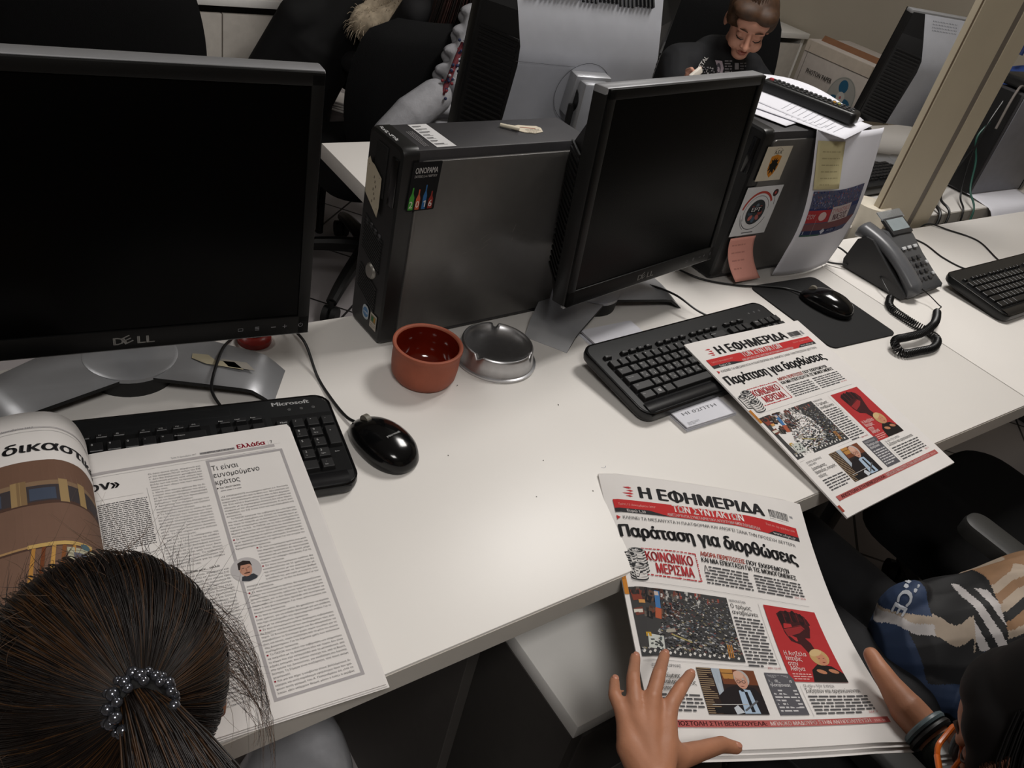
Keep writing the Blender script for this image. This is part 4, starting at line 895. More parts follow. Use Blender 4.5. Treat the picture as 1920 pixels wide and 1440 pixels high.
    for cx, n in ((0.052, 8), (0.008, 6), (0.040, 4)):
        cy = {0.052: 0.345, 0.008: 0.362, 0.040: 0.405}[cx]
        if n == 4: n = 5
        for k in range(n)[::-1]:
            y = V(cy) + k * 0.0042; L0 = {0.052: 1, 0.008: 2, 0.040: 4}[cx]
            P.ell(S(cx), y, 0.0115, 0.0050, '2A2A2C', L0 + 0.1 * (n - k), 18); P.ell(S(cx), y - 0.0012, 0.0108, 0.0044, 'C9C5C2' if k else 'A9A7A5', L0 + 0.1 * (n - k) + 0.05, 18)
        P.ell(S(cx), V(cy) - 0.0012, 0.0085, 0.0035, '2E2E30', L0 + 1.0, 14); P.text('€', S(cx) - 0.003, V(cy) + 0.0008, 0.0042, 'D5D2CF', 0.006, 0.03, L0 + 1.1)
    P.build('coin_drawing', fn, parent, gx, gy)
    P = Print(); r2 = 'B03238'
    x0, x1, y0, y1 = S(0.075), S(0.335), V(0.330), V(0.437)
    for q in ((x0, y0, x1, y0 + 0.0016), (x0, y1 - 0.0016, x1, y1), (x1 - 0.0016, y0, x1, y1)):
        for k in range(14):
            f = lambda a, b_, t: a + (b_ - a) * t
            if q[2] - q[0] > 0.01: P.rect(f(q[0], q[2], k / 14), q[1] + rr.uniform(-0.0004, 0.0004), f(q[0], q[2], (k + rr.uniform(0.6, 0.98)) / 14), q[3], r2, 1)
            else: P.rect(q[0], f(q[1], q[3], k / 14), q[2] + rr.uniform(-0.0004, 0.0004), f(q[1], q[3], (k + rr.uniform(0.6, 0.98)) / 14), r2, 1)
    P.text('ΚΟΙΝΩΝΙΚΟ', S(0.088), V(0.380), V(0.034), r2, S(0.312) - S(0.088), 0.035, 2, 3); P.text('ΜΕΡΙΣΜΑ', S(0.125), V(0.424), V(0.034), r2, S(0.305) - S(0.125), 0.035, 2, 3)
    P.build('red_stamp', fn, parent, gx, gy)
    # street photograph
    P = Print(); a0, a1, b0, b1 = S(-0.02), S(0.435), V(0.483), V(0.715); P.rect(a0, b0, a1, b1, '3B3A3A', 1); w_, h_ = a1 - a0, b1 - b0
    def R(x, y, ww, hh, c, l=2, rot=0.0):
        cr, sr = math.cos(rot), math.sin(rot); cx, cy = a0 + x * w_, b0 + y * h_; ww *= w_ / 2; hh *= h_ / 2
        P.poly([(min(max(cx + i * ww * cr - j * hh * sr, a0), a1), min(max(cy + i * ww * sr + j * hh * cr, b0), b1)) for i, j in ((-1, -1), (1, -1), (1, 1), (-1, 1))], c, l)
    for k in range(60):
        x, y = rr.random() * 0.5, rr.random() * 0.45; R(x, y, rr.uniform(0.02, 0.10), rr.uniform(0.03, 0.12), rr.choice(('2A2422', '4A3028', '1E1D20', '5A4438', '6B3A30', '35302E', '5C554E')), 2, rr.uniform(-0.2, 0.4))
    R(0.26, 0.17, 0.05, 0.26, '3E6DA0', 3, 0.12); R(0.26, 0.08, 0.04, 0.06, 'B9A9A0', 3.2); R(0.24, 0.38, 0.06, 0.16, 'A5553A', 3, 0.2); R(0.06, 0.12, 0.09, 0.16, '7A3A2C', 3, -0.1); R(0.10, 0.22, 0.06, 0.05, 'C08B50', 3.2); R(0.05, 0.36, 0.08, 0.05, 'C9C4B8', 3.1)
    for k in range(1150):
        y = rr.random(); x = rr.uniform(0.30 - 0.28 * max(0, y - 0.35), 1.0) if y < 0.95 else rr.random()
        if x < 0.25 and y < 0.6: continue
        s_ = 0.5 + 0.9 * y; R(x, y * 0.86 + 0.06, 0.022 * s_, 0.015 * s_, rr.choice(('B9B7B4', '8B8A8A', '1A1A1C', '262629', '6A6B6E', 'A5A3A0', '4A4C52', '6E4440', '7E7458', '55606E', '161618', '3A3A3C', '2E2E30', '5C5C5F', '1E1E20')), 3.3 + rr.random() * 0.5, rr.choice((0.35, 0.3, -0.5, 0.4)))
    for k in range(30): R(0.30 + 0.6 * rr.random(), 0.02 + 0.14 * rr.random(), 0.02, 0.06, rr.choice(('A9A6A2', '6E4A40', '8A4038', '35373C', 'B7B4B0')), 3.1, 0.2)
    R(0.16, 0.80, 0.15, 0.20, 'B9BCB6', 4.2, 0.1)
    for k in range(14): R(0.11 + 0.10 * rr.random(), 0.73 + 0.14 * rr.random(), 0.02, 0.02, '4C504E', 4.4)
    R(0.42, 0.72, 0.20, 0.02, '9A8E5A', 4.1, 0.35); R(0.33, 0.62, 0.09, 0.05, '9A9488', 4.1, -0.2); R(0.10, 0.70, 0.05, 0.06, 'B08A2E', 4.1)
    R(0.5, 0.955, 1.0, 0.10, '3A3A3B', 4.0)
    for k in range(20): R(0.03 + k * 0.048, 0.93 + 0.02 * (k % 2) , 0.020, 0.042, 'C9C6C2', 4.3, 0.6)
    for k in range(26): R(rr.uniform(0.3, 0.95), rr.uniform(0.80, 0.95), 0.008, 0.05, '151517', 4.5)
    for k in range(3): R(0.86 + 0.02 * k, 0.85, 0.012, 0.2, 'A8702E', 4.5, 0.1)
    P.build('street_photo', fn, parent, gx, gy)
    # red poster picture: raised fist and a singer
    P = Print(); a0, a1, b0, b1 = S(0.615), S(0.875), V(0.486), V(0.775); P.rect(a0, b0, a1, b1, 'A82C2E', 1); w_, h_ = a1 - a0, b1 - b0
    q = lambda L: [(a0 + x * w_, b0 + y * h_) for x, y in L]
    D = '3A1416'
    P.poly(q([(0.20, 0.10), (0.30, 0.05), (0.62, 0.05), (0.76, 0.10), (0.80, 0.20), (0.72, 0.34), (0.66, 0.46), (0.70, 0.60), (0.80, 0.66), (0.56, 0.64), (0.46, 0.50), (0.30, 0.46), (0.24, 0.36), (0.22, 0.22)]), D, 2)
    for k, (x, y, rx, ry) in enumerate(((0.27, 0.15, 0.055, 0.085), (0.40, 0.12, 0.055, 0.085), (0.53, 0.11, 0.055, 0.085), (0.66, 0.14, 0.05, 0.085))): P.ell(a0 + x * w_, b0 + y * h_, rx * w_, ry * h_, '241011', 3, 14, rot=0.1); P.line(a0 + (x + 0.065) * w_, b0 + (y - 0.06) * h_, a0 + (x + 0.065) * w_, b0 + (y + 0.07) * h_, 0.0007, '6A2022', 4)
    P.poly(q([(0.24, 0.30), (0.60, 0.22), (0.66, 0.27), (0.52, 0.34), (0.28, 0.40)]), '8A2628', 4); P.line(a0 + 0.25 * w_, b0 + 0.30 * h_, a0 + 0.6 * w_, b0 + 0.23 * h_, 0.0008, '2A1011', 5)
    P.poly(q([(0.40, 1.0), (0.46, 0.84), (0.60, 0.76), (0.85, 0.78), (1.0, 0.88), (1.0, 1.0)]), '17120F', 5)
    P.ell(a0 + 0.70 * w_, b0 + 0.66 * h_, 0.17 * w_, 0.115 * h_, 'B59463', 6, 18); P.ell(a0 + 0.72 * w_, b0 + 0.69 * h_, 0.095 * w_, 0.085 * h_, 'B97F62', 7, 16); P.ell(a0 + 0.66 * w_, b0 + 0.60 * h_, 0.13 * w_, 0.045 * h_, 'C2A678', 8, 12, rot=-0.4)
    P.rect(a0 + 0.67 * w_, b0 + 0.675 * h_, a0 + 0.70 * w_, b0 + 0.68 * h_, '2A1A16', 9); P.rect(a0 + 0.75 * w_, b0 + 0.67 * h_, a0 + 0.78 * w_, b0 + 0.675 * h_, '2A1A16', 9); P.ell(a0 + 0.74 * w_, b0 + 0.73 * h_, 0.03 * w_, 0.006 * h_, '7A2A26', 9, 8)
    for x, y in ((0.62, 0.86), (0.84, 0.85)): P.ell(a0 + x * w_, b0 + y * h_, 0.09 * w_, 0.028 * h_, 'AE7657', 8, 10, rot=0.3)
    for k, s_ in enumerate(('Η Αντζελα', 'Ντέιβις', 'στην', 'Αθήνα')): P.text(s_, a0 + 0.07 * w_, b0 + (0.66 + 0.067 * k) * h_, 0.0062, 'E2D3CF', (0.40, 0.28, 0.18, 0.26)[k] * w_, 0.01, 10)
    P.words(a0 + 0.07 * w_, b0 + 0.91 * h_, a0 + 0.40 * w_, 3, 0.0036, 'D9A9A4', 0.0015, 4, 0.8, 0, 9)
    P.build('red_poster_photo', fn, parent, gx, gy)
    # man at a desk
    P = Print(); a0, a1, b0, b1 = S(0.20), S(0.457), V(0.743), V(0.893); P.rect(a0, b0, a1, b1, '2A1C18', 1); w_, h_ = a1 - a0, b1 - b0
    for k in range(22): P.rect(a0, b0 + h_ * (k + 0.2) / 22, a0 + 0.24 * w_, b0 + h_ * (k + 0.55) / 22, '9A8468', 2)
    P.poly(q([(0.30, 0.02), (0.34, 0.02), (0.34, 0.6), (0.30, 0.6)]), 'A9B2BA', 2); P.poly(q([(0.25, 0.0), (0.40, 0.0), (0.36, 0.58), (0.27, 0.62)]), '9FA9B4', 2); P.rect(a0 + 0.40 * w_, b0, a1, b0 + 0.34 * h_, '6A3A22', 2)
    P.poly(q([(0.40, 0.0), (0.62, 0.0), (0.60, 0.22), (0.43, 0.22)]), 'AB7A3E', 3); P.rect(a0 + 0.41 * w_, b0 + 0.09 * h_, a0 + 0.61 * w_, b0 + 0.105 * h_, '3A2416', 4)
    P.poly(q([(0.26, 0.60), (0.44, 0.42), (0.62, 0.36), (0.90, 0.40), (1.0, 0.60), (1.0, 1.0), (0.26, 1.0)]), '1A1416', 4); P.poly(q([(0.62, 0.48), (0.70, 0.44), (0.82, 0.46), (0.86, 0.98), (0.60, 0.98)]), '9DB0C4', 5); P.poly(q([(0.71, 0.50), (0.76, 0.50), (0.78, 0.95), (0.72, 0.95)]), '15161C', 6)
    P.ell(a0 + 0.735 * w_, b0 + 0.20 * h_, 0.13 * w_, 0.19 * h_, 'A9A5A2', 6, 18); P.ell(a0 + 0.72 * w_, b0 + 0.24 * h_, 0.105 * w_, 0.20 * h_, 'B98A76', 7, 18); P.ell(a0 + 0.70 * w_, b0 + 0.12 * h_, 0.09 * w_, 0.09 * h_, 'C49C88', 8, 14)
    for x in (0.665, 0.755): P.ring(a0 + x * w_, b0 + 0.275 * h_, 0.0018, 0.0024, '2A2020', 9, 0, 360, 10)
    P.line(a0 + 0.69 * w_, b0 + 0.275 * h_, a0 + 0.73 * w_, b0 + 0.275 * h_, 0.0006, '2A2020', 9); P.ell(a0 + 0.71 * w_, b0 + 0.38 * h_, 0.035 * w_, 0.01 * h_, '7A443C', 9, 8)
    P.line(a0 + 0.1 * w_, b0 + 0.80 * h_, a0 + 0.7 * w_, b0 + 0.78 * h_, 0.001, 'A8A6A4', 9); P.line(a0 + 0.62 * w_, b0 + 0.92 * h_, a0 + 0.88 * w_, b0 + 0.70 * h_, 0.0022, '55565A', 9); P.poly(q([(0.44, 0.86), (0.52, 0.80), (0.60, 0.96), (0.46, 1.0)]), 'B7BCC2', 8); P.poly(q([(0.12, 0.86), (0.40, 0.84), (0.40, 0.98), (0.12, 0.98)]), '141214', 8)
    P.build('man_photo', fn, parent, gx, gy)
    P = Print(); P.rect(S(0.503), V(0.747), S(0.628), V(0.895), '535257', 1); P.text('ΠΛΕΙΣΤΗΡΙΑΣΜΟΙ', S(0.512), V(0.7635), V(0.0085), 'B4B2B4', S(0.605) - S(0.512), 0, 2); P.text('Προσεχώς μόνο', S(0.512), V(0.780), V(0.011), 'E0DEDE', S(0.615) - S(0.512), 0.01, 2); P.text('ηλεκτρονικοί!', S(0.512), V(0.795), V(0.011), 'E0DEDE', S(0.60) - S(0.512), 0.01, 2)
    P.words(S(0.512), V(0.812), S(0.62), 7, V(0.0118), 'BDBBBC', V(0.0055), 8, 0.7, 0, 2); P.build('grey_notice', fn, parent, gx, gy)
    P = Print()
    P.line(S(0.0), V(0.464), S(0.86), V(0.464), 0.0003, '7A787A'); P.line(S(-0.02), V(0.728), S(0.59), V(0.728), 0.0003, '7A787A'); P.line(S(0.590), V(0.486), S(0.590), V(0.735), 0.0003, '7A787A'); P.line(S(0.645), V(0.79), S(0.645), V(0.90), 0.0003, '9A989A')
    P.text('Λ', S(0.360), V(0.392), V(0.022), K, 0.006, 0, 2); P.words(S(0.385), V(0.376), S(0.59), 2, V(0.0122), '4E4D4F', V(0.0058), 1, 1.0); P.words(S(0.36), V(0.4005), S(0.59), 4, V(0.0122), '4E4D4F', V(0.0058), 11, 1.0); P.words(S(0.612), V(0.376), S(0.855), 6, V(0.0122), '4E4D4F', V(0.0058), 2, 0.75); P.text('ΣΕΛ. 24-25', S(0.80), V(0.437), V(0.006), RED, None, 0.0, 2)
    P.text('ΜΑΝΧΑΤΑΝ', S(0.446), V(0.495), V(0.0085), '6A696B', S(0.525) - S(0.446), 0, 2); P.text('Ο τρόμος', S(0.446), V(0.518), V(0.0155), K, S(0.545) - S(0.446), 0.0, 2); P.text('αναβιώνει', S(0.446), V(0.540), V(0.0155), K, S(0.57) - S(0.446), 0.0, 2)
    P.words(S(0.446), V(0.556), S(0.580), 15, V(0.0122), '4E4D4F', V(0.0060), 3, 0.5); P.text('ΣΕΛ. 12-13', S(0.53), V(0.733), V(0.006), RED, None, 0.0, 2)
    P.text('ΣΠΥΡΟΣ ΑΣΔΡΑΧΑΣ', S(0.010), V(0.748), V(0.0085), '5A595B', S(0.135) - S(0.010), 0, 2); P.text('1933-2017', S(0.010), V(0.761), V(0.0085), '5A595B', S(0.075) - S(0.010), 0, 2)
    for k, (s_, e) in enumerate((('Διανοούμενος,', 0.125), ('δάσκαλος, ενεργός', 0.182), ('πολίτης', 0.072))): P.text(s_, S(0.010), V(0.782 + 0.0195 * k), V(0.0140), K, S(e) - S(0.010), 0.008, 2)
    P.words(S(0.010), V(0.838), S(0.19), 5, V(0.0118), '4E4D4F', V(0.0058), 5, 0.8)
    P.text('ΟΙ «53+» ΤΟΥ ΣΥΡΙΖΑ', S(0.660), V(0.795), V(0.0095), '6A696B', S(0.80) - S(0.66), 0, 2); P.text('Συζητούν και οργανώνονται', S(0.660), V(0.815), V(0.0150), K, S(0.905) - S(0.660), 0.012, 2)
    P.words(S(0.660), V(0.832), S(0.925), 6, V(0.0122), '4E4D4F', V(0.0060), 6, 0.75); P.text('ΣΕΛ. 7', S(0.89), V(0.894), V(0.0065), RED, None, 0.0, 2)
    P.build('article_text', fn, parent, gx, gy)
    P = Print(); P.rect(S(0.0), V(0.911), S(0.955), V(0.933), 'A85653', 1); P.text('ΑΠΟΣΤΟΛΗ ΣΤΗ ΒΕΝΕΖΟΥΕΛΑ:', S(0.03), V(0.9285), V(0.0125), '4A1A1C', S(0.43) - S(0.03), 0.03, 2); P.text('ΜΠΛΟΚΟ ΜΑΔΟΥΡΟ ΣΤΗΝ ΑΝΤΙΠΟΛΙΤΕΥΣΗ', S(0.445), V(0.9285), V(0.0125), 'E0CFCB', S(0.875) - S(0.445), 0.02, 2); P.text('ΣΕΛ. 26', S(0.89), V(0.927), V(0.007), 'D9B9B4', None, 0, 2)
    P.build('footer_banner', fn, parent, gx, gy)
    P = Print(); P.rect(S(-0.04), V(0.433), S(-0.021), V(0.508), 'B9772A', 1); P.text('ΕΠΕΝΔΥΣΗ', S(-0.026), V(0.505), 0.003, '4A2E14', V(0.066), 0.0, 2, 2, -PI / 2); P.rect(S(-0.04), V(0.945), S(-0.022), V(0.975), '8E3A2C', 1); P.build('edge_tabs', fn, parent, gx, gy)

def bil(A, B, C_, D_, W, H, sag):
    A, B, C_, D_ = map(Vector, (A, B, C_, D_))
    def f(x, y, z):
        u, v = x / W, y / H; p = A.lerp(B, u).lerp(D_.lerp(C_, u), v); p.z += sag(u, v, p) + z; return p
    return f
# the folded one lying on the desk edge
n2 = thing('newspaper', 'folded newspaper lying on the second keyboard and overhanging the desk edge', 'newspaper', (1.0, 0.15, DZ))
W2, H2 = 0.2985, 0.385; o2 = Vector((1.0, 0.15, DZ))
g2 = bil((1.000, 0.3262, 0.7790), (1.2945, 0.3205, 0.7790), (1.2765, -0.0480, 0.7460), (0.979, -0.0567, 0.7460), W2, H2, lambda u, v, p: 0.0025 * math.sin(PI * v) - 0.0012 * math.exp(-((u) / 0.03) ** 2))
f2 = lambda x, y, z: g2(x, y, z) - o2
paper_block('page_block', f2, W2, H2, 0.0028, n2, 12, 16); front_page(n2, lambda x, y, z: f2(x, y, z + 0.0003), W2, H2)
# the one held by the child
n1 = thing('newspaper', 'folded newspaper held in both hands by the seated child at the right', 'newspaper', (0.7, -0.1, 0.7))
o1 = Vector((0.7, -0.1, 0.7))
def sag1(u, v, p):
    d = max(0.0, min(1.0, -p.y / 0.30)); s_ = -0.024 * math.sin(PI * min(1, d * 1.02)) * (0.35 + 0.65 * u)
    return s_ + 0.0045 * math.sin(PI * u) * (1 - v) + 0.002 * math.exp(-((v - 0.02) / 0.05) ** 2) - 0.004 * math.exp(-(u / 0.04) ** 2)
H1 = 0.392
g1 = bil((0.6853, 0.1518, 0.7460), (0.9303, -0.0086, 0.7450), (0.7685, -0.3123, 0.7300), (0.5050, -0.1882, 0.7320), W2, H1, sag1)
f1 = lambda x, y, z: g1(x, y, z) - o1
gx, gy = frange(0, W2, 16), frange(0, H1, 24)
paper_block('page_block', f1, W2, H1, 0.0022, n1, 16, 24, z0=-0.0006); front_page(n1, lambda x, y, z: f1(x, y, z + 0.0004), W2, H1, gx, gy)
for k, (dx, dy, dz) in enumerate(((0.004, 0.004, -0.0036), (0.004, 0.009, -0.0066))):
    ff = lambda x, y, z, dx=dx, dy=dy, dz=dz: f1(x, y, z) + Vector((dx * 0.8 - dy * 0.5, -dx * 0.5 - dy * 0.8, dz * (1 if y > H1 * 0.4 else max(0.15, y / (H1 * 0.4))))) * min(1.0, y / (H1 * 0.5))
    paper_block('inner_sheet', ff, W2, H1, 0.0006, n1, 12, 16)

# the open one in front of the girl: flat right page and the left pages arched in a roll
n3 = thing('newspaper', 'open newspaper with rolled-up left pages in front of the girl at the left', 'newspaper', (0.2, 0.18, DZ)); o3 = Vector((0.2, 0.18, DZ))
TR3 = Vector((0.3202, 0.3478, 0.7780)); BR3 = Vector((0.2829, -0.0126, 0.7450)); vd = (BR3 - TR3); KV = vd.length / 0.376; vd = vd.normalized(); H3 = 0.376; ud = Vector((vd.y, -vd.x, 0)).normalized() * -1   # ud: towards the right
if ud.x < 0: ud = -ud
W3 = 0.2420
def f3(x, y, z):
    u = W3 - x                                  # distance from the right edge
    p = TR3 + vd * (y * KV) - ud * (u * 0.985); g = max(0.0, (0.03 - x) / 0.03)
    p.z += z - 0.004 * g * g; p.z = max(p.z, DZ + 0.0012 + z); return p - o3
paper_block('right_page', f3, W3, H3, 0.0010, n3, 14, 14)
for k in range(2):
    dz = -0.0013 * (k + 1); sh = Vector((0.0012 * (k + 1), -0.0016 * (k + 1), 0)); 
    paper_block('inner_sheet', lambda x, y, z: (lambda p: Vector((p.x, p.y, max(p.z, DZ + 0.0002 - o3.z))))(f3(x, y, z + dz) + sh), W3, H3, 0.0001, n3, 14, 14)
P = Print(); U_ = lambda u: W3 - u
P.rect(U_(0.2282), 0.0310, U_(0.024), 0.0350, 'A9A4A4', 1); P.line(U_(0.2282), 0.0385, U_(0.024), 0.0385, 0.0003, '8A8888')
P.text('Τρίτη 12 Δεκεμβρίου 2017', U_(0.142), 0.0285, 0.0024, '7A787A', 0.028, 0, 2); P.rect(U_(0.110), 0.0258, U_(0.070), 0.0292, '9B9898', 1); P.text('Η ΕΦΗΜΕΡΙΔΑ ΤΩΝ ΣΥΝΤΑΚΤΩΝ', U_(0.109), 0.0286, 0.0022, '2A292B', 0.038, 0.02, 2)
P.text('Ελλάδα', U_(0.0672), 0.0290, 0.0062, 'A9263C', 0.0335, 0.04, 2, 3); P.line(U_(0.0300), 0.0235, U_(0.0300), 0.0305, 0.0002, '8A8888'); P.text('7', U_(0.0276), 0.0288, 0.0048, '3A393B', 0.0027, 0, 2); P.line(U_(0.034), 0.0305, U_(0.016), 0.0305, 0.0002, '8A8888')
P.build('page_heading', f3 if False else (lambda x, y, z: f3(x, y, z + 0.0003)), n3, [0.006, 0.012, 0.018, 0.024, 0.030])
P = Print(); K = '242325'
P.frame(U_(0.1058), 0.0400, U_(0.0166), 0.3592, 0.0032, 'A39FA0', 1)
P.text('Τι είναι', U_(0.1021), 0.0576, 0.0072, K, 0.0300, -0.006, 2, 3); P.text('ευνομούμενο', U_(0.1021), 0.0688, 0.0072, K, 0.0520, -0.006, 2, 3); P.text('κράτος', U_(0.1021), 0.0800, 0.0072, K, 0.0270, -0.006, 2, 3)
P.text('► Του ΤΑΣΟΥ ΠΑΠΠΑ', U_(0.1021), 0.0868, 0.0021, K, 0.026, 0.02, 2); P.words(U_(0.099), 0.0908, U_(0.076), 1, 0.003, '8A8888', 0.0010, 2, 1.0)
lines = """«ΣΕ ΟΠΟΙΟΔΗΠΟΤΕ ευνομούμενο κράτος ο κ. Κοντονής
θα είχε απομακρυνθεί από τη θέση του». Νέα απαίτηση για
παραίτηση ή αποπομπή υπουργού από τη Νέα Δημοκρα-
τία. Έτσι καλεί ο δημιουργός. Συγκεκριμένο κράτος και
υπουργός με τη συμπεριφορά Κοντονή δεν πάνε παρέα,
σύμφωνα με την αξιωματική αντιπολίτευση. Κι αυτή γιατί
ο πρόεδρος του ΣτΕ έκανε λόγο για ωμή παρέμβαση στη
Δικαιοσύνη.
  Το ΠΑΣΟΚ εγκάλεσε την κυβέρνηση για «νέα πρόκλη-
ση» και ωμή παρέμβαση και ζήτησε να σταματήσει εδώ
και τώρα το παιχνίδι με τη Δικαιοσύνη. Επειδή όμως μι-
λάμε για ευνομούμενο κράτος, ορισμένα ερωτήματα που
αφορούν τη Ν.Δ., το ΠΑΣΟΚ και τις πολύ ευαίσθητες σε
θέματα δημοκρατίας και ανεξαρτησίας και συνείδηση πολύ
ελλειμματικές όταν κρίνουν άλλους δικαστικών λειτουργών:
■ Σε ποιο ευνομούμενο κράτος μια πολύ σοβαρή υπόθε-
ση με τεράστιες πολιτικές και οικονομικές διαστάσεις θα
τελεσιδικούσε ύστερα από 19 χρόνια; Για την ιστορία του
Χρηματιστηρίου πρόκειται.
>■ Σε ποιο ευνομούμενο κράτος ένα μεγά-
>λης σημασίας σκάνδαλο με πολιτικές και
>οικονομικές προεκτάσεις θα αργοπορούσε
>δικαστικά επί μια δεκαετία, χωρίς μέχρι
>σήμερα να υπάρχει απόφαση; Για τη
>Siemens πρόκειται.
>■ Σε ποιο ευνομούμενο κράτος θα
>καταδικαζόταν σε 15 χρόνια και θα
>της στερούνταν με τον αναστέλλον μέ-
>χρι να εκδικαστεί σε δεύτερο βαθμό
>η υπόθεσή της, μια κυρία με καρκίνο, ενώ
στοιχεία χαρτοφυλάκιου με το ίδιο τα δύσκολα; Για τον
Ηριάννα πρόκειται.
■ Σε ποιο ευνομούμενο κράτος θα παρουσιάζονταν
ενώπιον του εισαγγελέα και του ανακριτή υπουργοί για
γραμματειακή διεύρυνση, ορίζοντας τμήματα στο πρόσωπο
και στο σώμα, και οι δύο δικαστικοί δεν θα ζητούσαν να
διερευνηθεί αν ο κακοποιός προήλθε από αυτοτραυμα-
τισμό ή από βασανιστήρια; Για τους αστυνομικούς και
Κουφόντινα πρόκειται.
■ Σε ποιο ευνομούμενο κράτος θα χρειαζόταν να περάσει
ένας χρόνος, για να εκδοθεί βούλευμα για μια υπόθεση
που έχει ολοκληρωθεί στο προανακριτικό στάδιο; Για το
ψέμα με τα «πειραγμένα» πρόκειται.
■ Σε ποιο ευνομούμενο κράτος διαδοχικές κυβερνήσεις
θα διόριζαν στα διοικητικά των οικοδομημάτων τους ανά-
πηρα, το Ανώτατο Δικαστήριο και θα αποφάσιζαν να
παραβιάζουν το Σύνταγμα χωρίς καμία γνωστική για τις
ίδιες και κανείς, καμία αναζήτηση από τα μέλη του ανώτα-
του Δικαστηρίου; Για τα δημόσια χρέη των πολιτικών
συστημάτων πρόκειται.
■ Το ΠΑΣΟΚ που καλεί την κυβέρνηση «να σταματήσει
τα παιχνίδια με τη Δικαιοσύνη εδώ και τώρα» δεν είναι
το κόμμα που είχε καταγγελθεί από τα μεταπολιτικά, από
ειδικές εκπομπές που έκαναν στελέχη του, από τη Βουλή,
στα ηγεσία της Δικαιοσύνης, για αναζήτηση στο λιγνίτης
δεύτερη; Τη Σήμερα είναι ανεξάρτητη, τότε ποιος ακόμη
χειραγωγεί;
■ Και μια και πήρε η κουβέντα στους βαλλόμενους δι-
κηγόρος και αυτή παράδειγμα υψηλότερος ποιοι που γρά-
φουν αυτή γραμμή του Α. Παπανδρέου ότι «100 το
λαού»; «Δεν υπάρχουν θεσμοί, μόνον ο λαός» τι ακριβώς
""".rstrip('\n').split('\n')
y = 0.1005; nl = len(lines); dy = (0.3530 - 0.1005) / (nl - 1)
for i, s_ in enumerate(lines):
    yy = y + dy * i; x0 = U_(0.1012 - 0.0078 * (i / nl)); x1 = U_(0.0262 - 0.004 * (i / nl)); x0 = U_(0.1010); x1 = U_(0.0250)
    if s_.startswith('>'): x0 += 0.021; s_ = s_[1:]
    if s_.startswith('  '): x0 += 0.004; s_ = s_.strip()
    if s_.startswith('■'): P.rect(x0, yy - 0.0020, x0 + 0.0018, yy - 0.0002, '8E2634', 2); x0 += 0.0032; s_ = s_[2:]
    short = s_.endswith(('πρόκειται.', 'Δικαιοσύνη.', 'χειραγωγεί;')) and len(s_) < 44
    P.text(s_, x0, yy, 0.00205, K, None if short else x1 - x0, 0.008, 2, 1)
P.build('boxed_article', lambda x, y, z: f3(x, y, z + 0.0003), n3, [0.006, 0.012, 0.018, 0.024, 0.030])
P = Print(); cx, cy = U_(0.0965), 0.2040
P.ell(cx, cy, 0.0158, 0.0158, 'B2AEAE', 2.5, 30); P.poly([(cx - 0.0075, cy + 0.0135), (cx - 0.006, cy + 0.008), (cx + 0.006, cy + 0.007), (cx + 0.0095, cy + 0.011), (cx + 0.008, cy + 0.0135), (cx, cy + 0.0156)], '33363C', 3)
P.ell(cx - 0.0005, cy - 0.0008, 0.0066, 0.0096, 'B58670', 3.2, 18); P.poly([(cx - 0.0078, cy - 0.001), (cx - 0.0072, cy - 0.0098), (cx - 0.001, cy - 0.0122), (cx + 0.0058, cy - 0.0098), (cx + 0.0068, cy - 0.003), (cx + 0.0045, cy - 0.0062), (cx - 0.0045, cy - 0.0064), (cx - 0.0062, cy - 0.001)], '2A211E', 3.4)
P.ell(cx, cy + 0.0045, 0.0034, 0.0009, '4A3026', 3.5, 10); P.rect(cx - 0.0042, cy - 0.0026, cx - 0.0016, cy - 0.0019, '3A2A24', 3.5); P.rect(cx + 0.0014, cy - 0.0028, cx + 0.004, cy - 0.0021, '3A2A24', 3.5); P.rect(cx - 0.0006, cy - 0.0018, cx + 0.0008, cy + 0.003, '9A6A56', 3.4)
P.build('portrait_photo', lambda x, y, z: f3(x, y, z + 0.0003), n3, [0.006, 0.012, 0.018, 0.024, 0.030])
mid = """Οι όροι αυτοί είναι, σύμφωνα και
με την απόφαση ΠΟ επ' αυτών του ΣτΕ:
1. Δεν θα δηλώνουν μεταβολή και
περιληπτική μείωση, ούτε «πάγια προ-
βολή» των και ένας τα προσωπικά δε-
δομένα των ιδίων και των οικογε-
νειών τους.
2. Μετά από πάντα χρόνια θα τα δι-
ενεργεί που υποβλήθηκαν τον έλεγ-
χο θα υπάρχει πλήρης περιγραφή
αλλά και διαγραφή των προσωπικών
δεδομένων των υπόχρεων.
3. Αρνούνται τον πλήρη έλεγχο των
ανωτάτων δικαστηρίων και ζητούν
αντιπροσωπευτικό έλεγχο.
4. Το 1ήμελές όργανο το οποίο θα κά-
νει τον έλεγχο των δηλώσεων τους
θα πρέπει να συγκροτείται πλειοψη-
φικά από πλειοψηφία του σώματος
μεταβατικότητας του Προέδρου του,
από ανώτατους τακτικούς δικαστές,
μέλη των τριών Ανωτάτων Δικαστη-
ρίων. Το ίδιο ισχύει και για σύζυγο
δικαστικός λειτουργός.
  Με δυο λόγια, η «απόφαση» της
Βουλής να ελέγχονται τα «πόθεν
έσχες» των δημόσιων λειτουργών
σε βάθος χρόνου ανά ειδικά εκείνων
και ειδικά σε ό,τι αφορά τους δικα-
στές θα ορίζεται από τους ίδιους
τους ελεγχόμενους. Το καθεστώς
των εξαιρέσεων των λειτουργών της
Δικαιοσύνης ειδικά για το «πόθεν
έσχες» δεν είναι νέο.""".split('\n')
P = Print()
